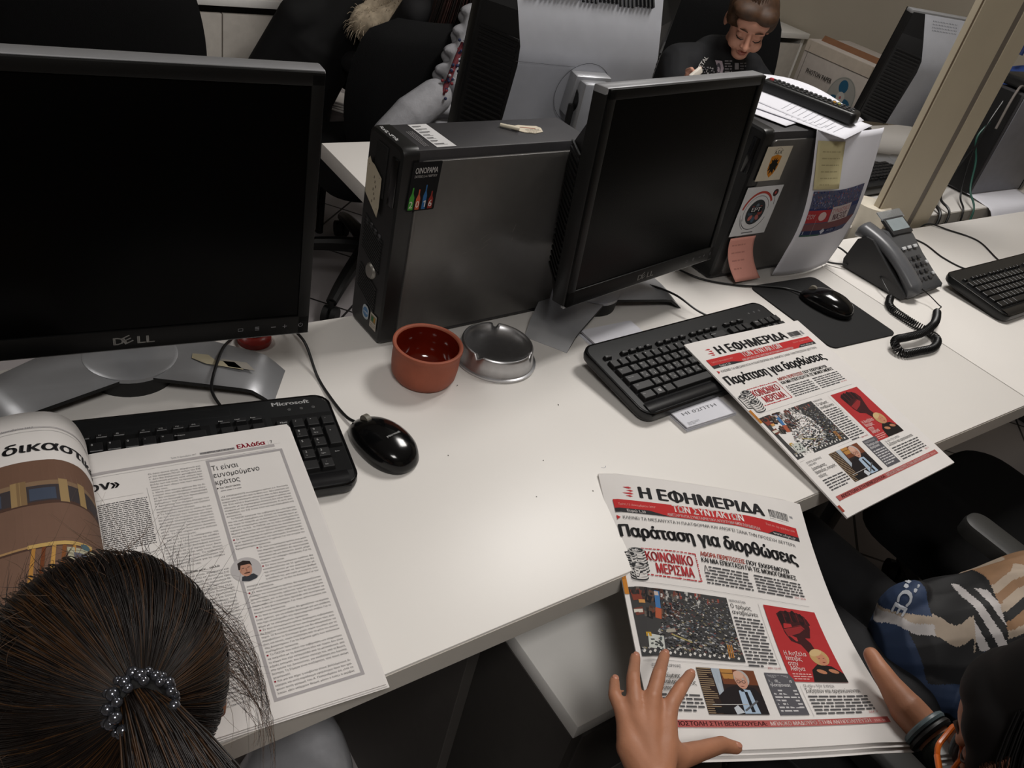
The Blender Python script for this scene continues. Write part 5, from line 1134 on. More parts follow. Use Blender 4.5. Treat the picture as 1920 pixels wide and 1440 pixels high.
for i, s_ in enumerate(mid):
    yy = 0.0475 + 0.00412 * i; x0, x1 = U_(0.1692), U_(0.1130)
    if s_.startswith('  '): x0 += 0.004; s_ = s_.strip()
    P.text(s_, x0, yy, 0.00215, '4A494B', None if len(s_) < 26 else x1 - x0, 0.0, 2, 1)
P.text('Προηγούμενα μεν... αλλά', U_(0.1692), 0.0475 + 0.00412 * 35.2, 0.0024, K, 0.048, 0.02, 2, 1)
rep = [m_ for m_ in mid if len(m_) > 28 and m_[0] not in '1234 ']
for i in range(38): P.text(rep[i % len(rep)], U_(0.1692), 0.0475 + 0.00412 * (36.6 + i), 0.00215, '4A494B', 0.0562, 0.0, 2, 1)
P.build('middle_column', lambda x, y, z: f3(x, y, z + 0.0003), n3, [0.006, 0.012, 0.018, 0.024, 0.030])
P = Print(); P.line(U_(0.1735), 0.066, U_(0.1715), 0.178, 0.0003, '7A787A'); P.line(U_(0.2275), 0.0725, U_(0.178), 0.0725, 0.0003, '9A9898')
P.text('ρον»', U_(0.2415), 0.0580, 0.0120, K, 0.0420, 0.03, 2, 3)
P.words(U_(0.2246), 0.0800, U_(0.1752), 26, 0.00268, '4A494B', 0.00105, 21, 0.6); P.words(U_(0.205), 0.1525, U_(0.185), 9, 0.0026, '5A595B', 0.0008, 22, 0.8); P.words(U_(0.215), 0.186, U_(0.18), 3, 0.0045, '3A393B', 0.0016, 23)
P.words(U_(0.2246), 0.205, U_(0.1752), 36, 0.0041, '5A595B', 0.0014, 24)
P.build('left_column', lambda x, y, z: f3(x, y, z + 0.0003), n3, [0.006, 0.012, 0.018, 0.024, 0.030])
# left pages: cross-section through the roll (distance from the right page's right edge, height)
sec = catmull([(0.2345, 0.7760, 0), (0.2275, 0.7800, 0), (0.2232, 0.7880, 0), (0.2250, 0.8032, 0), (0.2309, 0.8225, 0), (0.2399, 0.8354, 0), (0.2538, 0.8446, 0), (0.2755, 0.8470, 0), (0.2971, 0.8448, 0), (0.335, 0.835, 0), (0.38, 0.815, 0), (0.43, 0.790, 0), (0.48, 0.765, 0), (0.515, 0.748, 0)], 6)
sl = [0.0]
for i in range(1, len(sec)): sl.append(sl[-1] + (sec[i] - sec[i-1]).length)
SW = sl[-1]
def f3L(s, y, z):
    """s = arc length from the fold towards the left"""
    s = min(max(s, 0.0), SW - 1e-6); i = 0
    while i < len(sl) - 2 and sl[i + 1] < s: i += 1
    k = (s - sl[i]) / (sl[i + 1] - sl[i]); c = sec[i].lerp(sec[i + 1], k); tg = (sec[i + 1] - sec[i]).normalized(); nrm = Vector((-tg.y, tg.x, 0))
    if (nrm.y < 0 and s > 0.09) or (s <= 0.09 and nrm.x > 0): nrm = -nrm
    c = c + nrm * z; f = 1 - 0.10 * (y / H3); hz = (c.y - DZ) * f
    vh = Vector((vd.x, vd.y, 0)).normalized()
    p = Vector((TR3.x, TR3.y, 0)) + vh * (y * KV) - ud * c.x; return Vector((p.x, p.y, max(DZ + hz, DZ + 0.0006))) - o3
b = MB(); ns, nv = 70, 14
b.grid([[f3L(SW * i / ns, H3 * j / nv, 0) for i in range(ns + 1)] for j in range(nv + 1)], 0)
lp = b.build('left_page', PAPER, n3, True, 1.5); q = lp.modifiers.new('t', 'SOLIDIFY'); q.thickness = 0.0014; q.offset = 0
fL = lambda x, y, z: f3L(-x, y, 0.0011 + z)       # x is minus the arc length, so reading order stays left to right
gs = [-SW * i / 60 for i in range(61)]
P = Print(); P.line(-0.32, 0.0315, -0.03, 0.0315, 0.0003, '7A787A'); P.rect(-0.32, 0.0250, -0.03, 0.0272, 'B1ADAD', 1); P.text('Η ΕΦΗΜΕΡΙΔΑ ΤΩΝ ΣΥΝΤΑΚΤΩΝ', -0.195, 0.0272, 0.0024, '2A292B', 0.045, 0.02, 2); P.text('Τρίτη 12 Δεκεμβρίου 2017', -0.145, 0.0270, 0.0024, '6A696B', 0.044, 0, 2)
P.text('νέες δικαστικές', -0.192, 0.0625, 0.0135, '232224', 0.184, 0.03, 2, 4, 0, 0.12)
P.build('left_headline', fL, n3, gs)
P = Print(); b0 = 0.0765; P.rect(-0.34, b0, -0.030, b0 + 0.235, '6E5446', 1); P.rect(-0.34, b0, -0.03, b0 + 0.030, '6A4F40', 1.2); P.rect(-0.34, b0 + 0.030, -0.03, b0 + 0.036, '7F6750', 1.4); P.rect(-0.34, b0 + 0.036, -0.03, b0 + 0.058, '3A3436', 1.6)
for x, c in ((-0.165, '8E7450'), (-0.125, '937A54'), (-0.120, '7C6446'), (-0.085, '967E58'), (-0.066, '987F56')): P.rect(x, b0 + 0.028, x + 0.008, b0 + 0.060, c, 2)
for x in (-0.155, -0.110): P.rect(x, b0 + 0.040, x + 0.022, b0 + 0.056, '3F4757', 1.9)
P.rect(-0.34, b0 + 0.058, -0.03, b0 + 0.062, '4A352C', 2); P.rect(-0.34, b0 + 0.113, -0.105, b0 + 0.1155, 'A08058', 2); P.rect(-0.34, b0 + 0.1155, -0.03, b0 + 0.118, '4A352C', 1.9)
P.rect(-0.115, b0 + 0.112, -0.060, b0 + 0.1165, 'B99A5E', 3)
for k in range(7): P.poly([(-0.112 + 0.008 * k, b0 + 0.117), (-0.109 + 0.008 * k, b0 + 0.117), (-0.118 + 0.008 * k, b0 + 0.185), (-0.122 + 0.008 * k, b0 + 0.185)], ('A9793A', '6A3A20', 'B58A4A', '7A4A28', 'A9793A', '8A5A30', 'A9793A')[k], 3)
P.rect(-0.085, b0 + 0.120, -0.058, b0 + 0.150, 'A9A58E', 4); P.rect(-0.080, b0 + 0.126, -0.064, b0 + 0.142, '5A5E6E', 5); P.ell(-0.068, b0 + 0.117, 0.005, 0.004, '4A6068', 5, 10)
P.rect(-0.34, b0 + 0.175, -0.12, b0 + 0.235, 'A39870', 2.2)
P.build('courtroom_photo', fL, n3, gs)

# ------------------------------------------------------------------ office chairs
def office_chair(label, loc, rz, back_top=0.93, arms=True, spin=0.0, back_w=0.44, arm_f=0.145):
    t = thing('office_chair', label, 'chair', (loc[0], loc[1], 0), rz)
    for k in range(5):
        a = spin + 2 * PI * k / 5; c, s = math.cos(a), math.sin(a)
        pts = [(0.02 * c, 0.02 * s, 0.125), (0.12 * c, 0.12 * s, 0.118), (0.24 * c, 0.24 * s, 0.098), (0.315 * c, 0.315 * s, 0.075)]
        MB().tube(catmull(pts, 5), [0.028 - 0.010 * i / 15 for i in range(16)], 0, 10).build('leg', BLACKP, t)
        cs = MB()
        for o in (-0.014, 0.014): cs.tube([(0.315 * c - s * (o - 0.009), 0.315 * s + c * (o - 0.009), 0.028), (0.315 * c - s * (o + 0.009), 0.315 * s + c * (o + 0.009), 0.028)], 0.028, 0, 18)
        cs.tube([(0.315 * c, 0.315 * s, 0.03), (0.315 * c, 0.315 * s, 0.08)], 0.009); cs.build('caster', RUBBER, t)
    MB().tube([(0, 0, 0.09), (0, 0, 0.40)], 0.028, 0, 16).build('column', BLACKM, t)
    s = MB(); s.prism([(x, y) for x, y in rrect(-0.235, -0.215, 0.235, 0.235, 0.09, 6)], 0.405, 0.475, 0, 0.03, None, 4); s.build('seat', CHAIRF, t)
    rows = []; bh = back_top
    b = MB(); ny, nx = 14, 12
    def sec(z): 
        q = (z - 0.53) / (bh - 0.53); return back_w / 2 * (0.80 + 0.34 * math.sin(PI * min(1, 0.12 + q * 0.78))) * (1.0 if q < 0.86 else math.sqrt(max(0.02, 1 - ((q - 0.86) / 0.14) ** 2)) * 0.35 + 0.65 if q < 0.999 else 0.62)
    F, B_ = [], []
    for j in range(ny + 1):
        z = 0.53 + (bh - 0.53) * j / ny; w_ = sec(z); f, g = [], []
        for i in range(nx + 1):
            x = -1 + 2 * i / nx; e = 0.034 * math.sqrt(max(0, 1 - abs(x) ** 4)) * math.sqrt(max(0.0, 1 - (abs(2 * j / ny - 1)) ** 6))
            y0 = -0.245 + 0.035 * x * x - 0.03 * (z - 0.7) * 2; f.append((x * w_, y0 + e, z)); g.append((x * w_, y0 - e, z))
        F.append(f); B_.append(g)
    b.grid(F, 0, None, False); b.grid(B_, 0, None, True); b.build('backrest', CHAIRF, t, True, 1.2)
    MB().tube(catmull([(0, -0.05, 0.395), (0, -0.22, 0.40), (0, -0.285, 0.46), (0, -0.275, 0.62)], 5), 0.02, 0, 10).build('back_support', BLACKP, t)
    if arms:
        for sg in (-1, 1):
            MB().tube(catmull([(sg * 0.20, 0.02, 0.40), (sg * 0.258, 0.02, 0.42), (sg * 0.262, 0.0, 0.55), (sg * 0.258, 0.0, 0.645)], 5), 0.015, 0, 10).build('arm_post', BLACKP, t)
            MB().prism(rrect(sg * 0.258 - 0.028, -0.12, sg * 0.258 + 0.028, arm_f, 0.024, 5), 0.64, 0.668, 0, 0.008).build('armrest', mat('arm_grey', '2A2A29', 0.5), t)
    return t
office_chair('black office chair with rounded back behind the middle computer, grey jacket over it', (1.205, 1.83), 0.05, 0.925, False, math.radians(150))
office_chair('black office chair behind the left monitor, left of the white cabinet', (0.40, 1.93), -0.04, 0.99, True, 0.4)
office_chair('black office chair on which the boy in the black shirt sits', (2.15, 1.56), 2.243, 1.06, False, 0.2, 0.50)
office_chair('black office chair with armrests under the child in the printed shirt', (1.055, -0.325), 0.0, 0.90, True, 0.3, 0.44, 0.225)
office_chair('black office chair without armrests pushed in where the two front desks meet', (1.68, -0.12), 0.0, 0.84, False, 0.75)  # added as dark filler, covers lit floor below the desk seam
office_chair('black office chair standing far back beside the stack of magazines', (1.72, 3.05), 2.4, 0.92, True, 0.1)

office_chair('black office chair under the girl with the ponytail', (0.05, -0.40), 0.0, 0.80, False, 0.5)
office_chair('black office chair under the child with the orange glasses', (0.555, -0.66), 0.0, 0.80, False, 0.2)

# ------------------------------------------------------------------ people
HAIRD = mat('dark_brown_hair', '120B08', 0.45, var=0.35, scale=60)
HAIRR = mat('auburn_hair', '38230F', 0.45, var=0.3, scale=60)
HAIRL = mat('light_brown_hair', '3E2817', 0.62, var=0.3, scale=60)
HAIRK = mat('black_hair', '080606', 0.65, var=0.2, scale=60, spec=0.2)
def strands(name, lines, r, mats, parent, base, mi=None):
    c = bpy.data.curves.new(name, 'CURVE'); c.dimensions = '3D'; c.bevel_depth = r; c.bevel_resolution = 0; c.resolution_u = 2
    for m in mats: c.materials.append(m)
    for i, L in enumerate(lines):
        s = c.splines.new('POLY'); s.points.add(len(L) - 1)
        for k, p in enumerate(L):
            s.points[k].co = (p[0] - base[0], p[1] - base[1], p[2] - base[2], 1); s.points[k].radius = 1.0 - 0.7 * (k / (len(L) - 1)) ** 2
        s.material_index = mi(i) if mi else 0
    o = bpy.data.objects.new(name + '_raw', c); COL.objects.link(o); me = evalmesh(o); bpy.data.objects.remove(o, do_unlink=True)
    o = link(name, me, parent); o['kind'] = 'stuff'; return o
def basis(origin, fwd, up=(0, 0, 1), s=1.0):
    f = Vector(fwd).normalized(); x = f.cross(Vector(up)).normalized(); u = x.cross(f)
    return Matrix.Translation(Vector(origin)) @ Matrix(((x.x, f.x, u.x, 0), (x.y, f.y, u.y, 0), (x.z, f.z, u.z, 0), (0, 0, 0, 1))) @ Matrix.Scale(s, 4)
def head_shapes(mb, M, neck=True):
    mb.ell((0, -0.012, 0.022), (0.074, 0.092, 0.088), 0, M, 28); mb.ell((0, 0.030, -0.030), (0.060, 0.058, 0.070), 0, M, 24); mb.ell((0, 0.055, -0.088), (0.030, 0.028, 0.024), 0, M, 18)
    mb.ell((0, 0.062, 0.035), (0.058, 0.026, 0.034), 0, M, 18)
    for sg in (-1, 1):
        mb.ell((sg * 0.034, 0.062, -0.040), (0.026, 0.026, 0.028), 0, M, 16); mb.ell((sg * 0.030, 0.078, 0.017), (0.022, 0.010, 0.007), 0, M, 12)
        mb.ell((sg * 0.076, -0.008, -0.012), (0.010, 0.019, 0.030), 0, M, 14); mb.ell((sg * 0.011, 0.094, -0.036), (0.008, 0.008, 0.007), 0, M, 10)
        mb.ell((sg * 0.030, 0.072, -0.004), (0.015, 0.014, 0.011), 0, M, 14)
    a = [M @ Vector(p) for p in ((0, 0.080, 0.008), (0, 0.094, -0.018), (0, 0.104, -0.034))]; sc_ = M.to_scale().x; mb.chain(a, [0.008 * sc_, 0.009 * sc_, 0.0105 * sc_])
    mb.ell((0, 0.080, -0.060), (0.021, 0.013, 0.0055), 0, M, 14); mb.ell((0, 0.078, -0.069), (0.018, 0.013, 0.0065), 0, M, 14)
    if neck: a = [M @ Vector(p) for p in ((0, -0.015, -0.05), (0, -0.045, -0.15))]; mb.chain(a, [0.046 * sc_, 0.048 * sc_])
def face_details(M, parent, base, eyes=True):
    B = Matrix.Translation(-Vector(base)); 
    for sg in (-1, 1):
        MB().tube([B @ M @ Vector((sg * 0.016, 0.0895, -0.0085)), B @ M @ Vector((sg * 0.026, 0.0895, -0.0125)), B @ M @ Vector((sg * 0.036, 0.0855, -0.0115)), B @ M @ Vector((sg * 0.044, 0.079, -0.007))], [0.0010, 0.0018, 0.0018, 0.0010], 0, 6).build('eyelash', HAIRD, parent)
        MB().tube([B @ M @ Vector((sg * 0.013, 0.0895, 0.0195)), B @ M @ Vector((sg * 0.027, 0.0895, 0.0245)), B @ M @ Vector((sg * 0.043, 0.080, 0.0205))], [0.0015, 0.0024, 0.0012], 0, 6).build('eyebrow', mat('brow_brown', '3A2416', 0.6), parent)
    l = MB(); l.ell((0, 0.0865, -0.060), (0.017, 0.0085, 0.0042), 0, B @ M, 14); l.ell((0, 0.0845, -0.0685), (0.014, 0.0085, 0.0052), 0, B @ M, 14); l.build('lips', mat('lip_pink', '94544A', 0.45), parent)
TB = lambda base: Matrix.Translation(-Vector(base))
def shifted(mb, base):
    mb.v = [(x - base[0], y - base[1], z - base[2]) for x, y, z in mb.v]; return mb

# --- girl with a ponytail, seen from above and behind
gb = (0.05, -0.36, 0.0)
girl = thing('person', 'person with dark ponytail and beaded hair tie bending over the open newspaper', 'person', gb)
hc = Vector((0.0433, -0.0118, 0.8780)); gf = Vector((0.10, 0.70, -0.70)); gM = basis(hc, gf, (0, 0.5, 0.8), 0.92)
m = MB(); head_shapes(m, gM); S_ = [Vector(p) for p in ((0.05, -0.135, 0.785), (0.05, -0.22, 0.72), (0.05, -0.31, 0.60), (0.05, -0.36, 0.50))]
nk = gM @ Vector((0, -0.045, -0.15)); m.chain([nk, S_[0]], [0.045, 0.055]); m.chain(S_, [0.075, 0.105, 0.105, 0.115])
for sg in (-1, 1):
    m.chain([S_[0], S_[0] + Vector((sg * 0.11, -0.03, -0.035)), Vector((0.05 + sg * 0.14, -0.22, 0.63)), Vector((0.05 + sg * 0.09, -0.09, 0.655)), Vector((0.05 + sg * 0.07, -0.06, 0.66))], [0.05, 0.046, 0.034, 0.024, 0.022])
    m.chain([S_[3] + Vector((sg * 0.07, 0.02, 0)), S_[3] + Vector((sg * 0.17, 0.40, 0.005)), S_[3] + Vector((sg * 0.15, 0.42, -0.38))], [0.075, 0.055, 0.04]); m.chain([S_[3] + Vector((sg * 0.15, 0.42, -0.38)), S_[3] + Vector((sg * 0.15, 0.52, -0.465))], [0.036, 0.028])
body = blob('body', shifted(m, gb), [SKIN], girl, 0.006, 6)
m = MB(); m.chain([S_[0] + Vector((0, -0.01, -0.02))] + S_[1:], [0.082, 0.116, 0.116, 0.125])
for sg in (-1, 1): m.chain([S_[0] + Vector((0, -0.01, -0.02)), S_[0] + Vector((sg * 0.11, -0.03, -0.035)), Vector((0.05 + sg * 0.14, -0.22, 0.63)), Vector((0.05 + sg * 0.10, -0.11, 0.652))], [0.06, 0.056, 0.044, 0.034])
blob('jacket', shifted(m, gb), [mat('dark_jacket', '17161A', 0.7, var=0.1)], girl, 0.007, 5)
m = MB()
for sg in (-1, 1): m.chain([S_[3] + Vector((sg * 0.07, 0.0, 0)), S_[3] + Vector((sg * 0.17, 0.40, 0.005)), S_[3] + Vector((sg * 0.15, 0.43, -0.36))], [0.092, 0.068, 0.052])
m.ell((0.22, 0.0, 0.535), (0.050, 0.12, 0.040)); m.ell((0.255, 0.06, 0.53), (0.035, 0.08, 0.045)); m.ell((0.17, -0.05, 0.54), (0.03, 0.12, 0.04))
satin = mat('silver_satin', 'C2C3C8', 0.32, 0.45, var=0.2, scale=14, bump=0.6, bscale=30)
blob('satin_trousers', shifted(m, gb), [satin], girl, 0.007, 3)
# hair: cap, combed strands, tail, flyaways
cap_r = Vector((0.081, 0.092, 0.088)); cc_ = gM @ Vector((0, -0.010, 0.022)); R3 = gM.to_3x3().normalized()
def surf_h(d, lift=0.0): d = d.normalized(); return cc_ + R3 @ Vector((d.x * (cap_r.x + lift), d.y * (cap_r.y + lift), d.z * (cap_r.z + lift)))
m = MB(); m.ell((0, -0.010, 0.022), (cap_r.x / 0.92, cap_r.y / 0.92, cap_r.z / 0.92), 0, gM, 40)
capo = m.build('hair_cap_raw', HAIRD, None)
me = capo.data; bm_ = bmesh.new(); bm_.from_mesh(me)
bmesh.ops.delete(bm_, geom=[f for f in bm_.faces if (lambda q: q.y > 0.035 and q.z < 0.05 or q.z < -0.055)(gM.inverted() @ f.calc_center_median())], context='FACES')
for v in bm_.verts: v.co = v.co - Vector(gb)
bm_.to_mesh(me); bm_.free(); capo.name = 'hair'; capo.parent = girl
td = (R3.transposed() @ Vector((0.012, -0.0760, 0.0700))).normalized(); tie = surf_h(td, 0.010)
rg = random.Random(21); lines = []; mi_ = []
for i in range(3200):
    a = rg.uniform(0, 2 * PI); ax = td.orthogonal().normalized(); bx = td.cross(ax); th = rg.uniform(0.5, 1.75)
    d0 = (td * math.cos(th) + (ax * math.cos(a) + bx * math.sin(a)) * math.sin(th)); 
    if d0.y > 0.35 and d0.z < 0.45: continue
    L = []; n = 12; lift = rg.uniform(0.0005, 0.0042); wob = rg.uniform(-0.03, 0.03)
    for k in range(n + 1):
        f = k / n; ph_ = th * (1 - f) + 0.10 * f; aa = a + wob * math.sin(f * 5); d = td * math.cos(ph_) + (ax * math.cos(aa) + bx * math.sin(aa)) * math.sin(ph_)
        L.append(surf_h(d, lift + 0.008 * f ** 4))
    lines.append(L); mi_.append(1 if rg.random() < 0.12 + 0.42 * max(0.0, math.sin(a * 3.0 + 0.6)) else 0)
strands('combed_hair', lines, 0.00045, [HAIRD, HAIRR], girl, gb, lambda i: mi_[i])
lines = []
up = (tie - cc_).normalized()
for i in range(900):
    a = rg.uniform(0, 2 * PI); r0 = 0.011 * math.sqrt(rg.random()); sx = R3 @ Vector((1, 0, 0)); sy = up.cross(sx); o = tie + sx * r0 * math.cos(a) + sy * r0 * math.sin(a)
    spr = rg.uniform(0.6, 2.6); L = []
    for k in range(9):
        f = k / 8; L.append(o + up * 0.022 * math.sin(min(1.0, f * 1.3) * PI * 0.55) + Vector((0.020 * f + (sx.x * math.cos(a)) * r0 * spr * f * 2.2, -0.17 * f ** 1.2 + math.sin(a) * r0 * spr * f, -0.13 * f ** 2.0 + rg.uniform(-0.002, 0.002))))
    lines.append(L)
strands('ponytail', lines, 0.0006, [HAIRD, HAIRR], girl, gb, lambda i: 1 if i % 4 == 0 else 0)
lines = []
for i in range(520):
    a = rg.uniform(0, 2 * PI); th = rg.uniform(0.9, 1.9); ax = td.orthogonal().normalized(); bx = td.cross(ax); d0 = (td * math.cos(th) + (ax * math.cos(a) + bx * math.sin(a)) * math.sin(th))
    if d0.z < -0.5: continue
    ln = rg.uniform(0.01, 0.034); cu = Vector((rg.uniform(-1, 1), rg.uniform(-1, 1), rg.uniform(-0.6, 0.8))) * ln * 0.9; p = surf_h(d0, 0.001); q = (R3 @ d0).normalized(); tg = (q.cross(Vector((rg.uniform(-1, 1), rg.uniform(-1, 1), rg.uniform(-1, 1))))).normalized()
    lines.append([p + q * ln * f * 0.75 + tg * ln * f * 1.0 + cu * f * f for f in (0, 0.25, 0.5, 0.75, 1.0)])
for i in range(110):     # side wisps hanging over the page at the right
    f0 = rg.random(); d0 = Vector((0.95, 0.05 + rg.uniform(-0.35, 0.45), rg.uniform(-0.35, 0.30))).normalized(); p = surf_h(d0, 0.002); L = []
    for k in range(8):
        f = k / 7; L.append(p + R3 @ Vector((0.018 * math.sin(f * PI * 0.8) + rg.uniform(0, 0.0015), -0.055 * f, -0.055 * f + 0.012 * math.sin(f * 4 + i))))
    lines.append(L)
strands('flyaway_hair', lines, 0.00016, [mat('fine_brown_hair', '5A4332', 0.5, var=0.2), HAIRD], girl, gb, lambda i: i % 2)
ht = MB().tube([tie + (R3 @ Vector((1, 0, 0)) * math.cos(2 * PI * k / 24) + up.cross(R3 @ Vector((1, 0, 0))) * math.sin(2 * PI * k / 24)) * 0.013 - Vector(gb) for k in range(25)], 0.004, 0, 8).build('hair_tie', BLACKM, girl)
sx = R3 @ Vector((1, 0, 0)); sy = up.cross(sx)
bead = MB().ell((0, 0, 0), 0.0042, 0, None, 14).mesh('bead', mat('dark_pearl', '6A6C74', 0.14, 0.85), True, 2)
for j, (rr2, dz, n_) in enumerate(((0.0185, -0.008, 13), (0.0200, -0.001, 14), (0.0190, 0.006, 13), (0.0165, 0.013, 11))):
    for k in range(n_):
        a = 2 * PI * (k + 0.5 * (j % 2)) / n_; o = link('bead', bead, ht); o.location = tie + sx * rr2 * math.cos(a) + sy * rr2 * math.sin(a) + up * dz - Vector(gb); s_ = rg.uniform(0.7, 1.05); o.scale = (s_, s_, s_)

# --- child holding the newspaper
cb_ = (0.66, -0.55, 0.0)
kid = thing('person', 'person with orange glasses at the lower right holding the folded newspaper', 'person', cb_)
HND = {'pinky': [(0.4779, -0.1236, 0.775), (0.4608, -0.1401, 0.785), (0.4547, -0.1574, 0.787), (0.4529, -0.1679, 0.783)], 'ring': [(0.5182, -0.1109, 0.772), (0.4876, -0.1352, 0.79), (0.4687, -0.1584, 0.793), (0.4637, -0.1698, 0.788)], 'middle': [(0.5503, -0.1224, 0.772), (0.5127, -0.1453, 0.792), (0.4855, -0.1643, 0.796), (0.4759, -0.1747, 0.79)], 'index': [(0.5628, -0.1515, 0.768), (0.5289, -0.1646, 0.786), (0.503, -0.1755, 0.79), (0.4913, -0.1839, 0.786)], 'thumb': [(0.5683, -0.2274, 0.742), (0.5522, -0.2193, 0.748), (0.5201, -0.2162, 0.757), (0.4888, -0.2132, 0.766)], 'palm': [(0.4454, -0.1871, 0.778), (0.4585, -0.1956, 0.781), (0.4742, -0.2022, 0.779), (0.4449, -0.223, 0.772), (0.429, -0.2437, 0.766), (0.3908, -0.2966, 0.745)]}
m = MB()
rad = {'pinky': (0.0060, 0.0066, 0.0072, 0.0092), 'ring': (0.0064, 0.0072, 0.0080, 0.0102), 'middle': (0.0066, 0.0075, 0.0083, 0.0106), 'index': (0.0066, 0.0075, 0.0083, 0.0104), 'thumb': (0.0074, 0.0086, 0.0100, 0.0125)}
wr = Vector(HND['palm'][4]); 
for k in ('pinky', 'ring', 'middle', 'index', 'thumb'):
    pts = [Vector(p) for p in HND[k]]; tip_dir = (pts[0] - pts[1]).normalized()
    m.chain([pts[0]] + [pts[0].lerp(pts[1], 0.55)] + pts[1:], [rad[k][0] * 0.92, rad[k][0]] + list(rad[k][1:])); m.chain([pts[-1], Vector(HND['palm'][{'pinky': 0, 'ring': 1, 'middle': 1, 'index': 2, 'thumb': 2}[k]]), Vector(HND['palm'][3])], [rad[k][3], 0.0145, 0.0185])
m.chain([Vector(HND['palm'][3]), wr], [0.0200, 0.0215])
el = wr + Vector((-0.015, -0.13, -0.02)); sl_ = Vector((0.52, -0.53, 0.82)); m.chain([wr, wr.lerp(el, 0.5), el, sl_], [0.0195, 0.024, 0.030, 0.040])
rt = [Vector(p) for p in ((0.8020, -0.2230, 0.7500), (0.7935, -0.2420, 0.7505), (0.7900, -0.2630, 0.7470), (0.7870, -0.2880, 0.7430))]
m.chain(rt, [0.0090, 0.0112, 0.0140, 0.0195]); rw = [Vector(p) for p in ((0.7880, -0.3060, 0.7400), (0.7870, -0.3240, 0.7400), (0.7850, -0.3450, 0.7400), (0.7900, -0.42, 0.735), (0.80, -0.48, 0.735), (0.80, -0.53, 0.81))]
m.chain([rt[3]] + rw, [0.0195, 0.0200, 0.0195, 0.0200, 0.025, 0.030, 0.040])
for k, (dx, dy) in enumerate(((-0.022, 0.010), (-0.030, -0.006), (-0.032, -0.022), (-0.028, -0.038))):   # fingers under the paper
    a = rt[2] + Vector((0.010, -0.010 - 0.010 * k, -0.026)); m.chain([rt[3] + Vector((0, -0.004 * k, -0.006)), a, a + Vector((dx * 0.6, dy * 0.3 + 0.010, -0.008)), a + Vector((dx * 1.2, dy * 0.3 + 0.016, -0.010))], [0.011, 0.0068, 0.0062, 0.0055])
kh = Vector((0.721, -0.411, 0.898)); kM = basis(kh, (-0.10, 0.78, -0.62), (0, 0, 1), 0.90); head_shapes(m, kM); nk = kM @ Vector((0, -0.045, -0.15)); T2 = [Vector((0.70, -0.56, 0.80)), Vector((0.68, -0.60, 0.68)), Vector((0.66, -0.60, 0.54))]
m.chain([nk, T2[0]], [0.045, 0.05]); m.chain(T2, [0.085, 0.105, 0.11]); m.chain([T2[0], sl_], [0.06, 0.045]); m.chain([T2[0], rw[-1]], [0.06, 0.045])
for sg in (-1, 1): m.chain([T2[2] + Vector((sg * 0.06, 0, -0.03)), T2[2] + Vector((sg * 0.08, 0.36, -0.04)), T2[2] + Vector((sg * 0.08, 0.38, -0.40)), T2[2] + Vector((sg * 0.08, 0.48, -0.505))], [0.07, 0.05, 0.038, 0.028])
blob('body', shifted(m, cb_), [SKIN], kid, 0.0026, 3)
# nails
nl_ = MB()
for k in ('pinky', 'ring', 'middle', 'index', 'thumb'):
    a, b_ = Vector(HND[k][0]), Vector(HND[k][1]); d = (a - b_).normalized(); u_ = Vector((0, 0, 1)); u_ = (u_ - d * u_.dot(d)).normalized(); M_ = Matrix.Translation(a - d * 0.001 + u_ * rad[k][0] * 0.74 - Vector(cb_)); q = d.to_track_quat('Y', 'Z').to_matrix().to_4x4(); nl_.ell((0, 0, 0), (0.0036, 0.0050, 0.0016), 0, M_ @ q, 10)
nl_.build('fingernails', mat('nail_pink', 'B27C66', 0.3), kid)
DG = mat('dark_green_knit', '161C17', 0.85, var=0.2, scale=150, bump=0.4, bscale=500)
m = MB(); m.chain([rw[2] + Vector((0, 0.004, 0))] + rw[3:], [0.0255, 0.034, 0.040, 0.05]); m.chain([el.lerp(wr, 0.25), el, sl_], [0.030, 0.040, 0.05]); m.chain([Vector((0.66, -0.53, 0.795))] + T2[1:], [0.098, 0.120, 0.122]); m.chain([Vector((0.66, -0.53, 0.795)), sl_], [0.07, 0.055]); m.chain([Vector((0.66, -0.53, 0.795)), rw[-1]], [0.07, 0.055])
blob('sweater', shifted(m, cb_), [DG], kid, 0.006, 4)
m = MB()
for sg in (-1, 1): m.chain([T2[2] + Vector((sg * 0.06, 0, -0.03)), T2[2] + Vector((sg * 0.08, 0.36, -0.04)), T2[2] + Vector((sg * 0.08, 0.38, -0.42))], [0.085, 0.062, 0.048])
blob('trousers', shifted(m, cb_), [mat('black_denim', '141417', 0.8, var=0.15)], kid, 0.007, 4)
br = [rw[0].lerp(rw[1], 0.3)]; ax = (rw[2] - rw[0]).normalized(); ux_ = ax.orthogonal().normalized(); uy_ = ax.cross(ux_)
for o_, m_, nm in ((0.0, mat('blue_grey_band', '57676C', 0.4), 'bracelet'), (0.008, mat('black_band', '101010', 0.5), 'bracelet')):
    MB().tube([br[0] + ax * o_ + (ux_ * math.cos(2 * PI * k / 28) + uy_ * math.sin(2 * PI * k / 28)) * 0.0226 - Vector(cb_) for k in range(29)], 0.0042, 0, 8).build(nm, m_, kid)
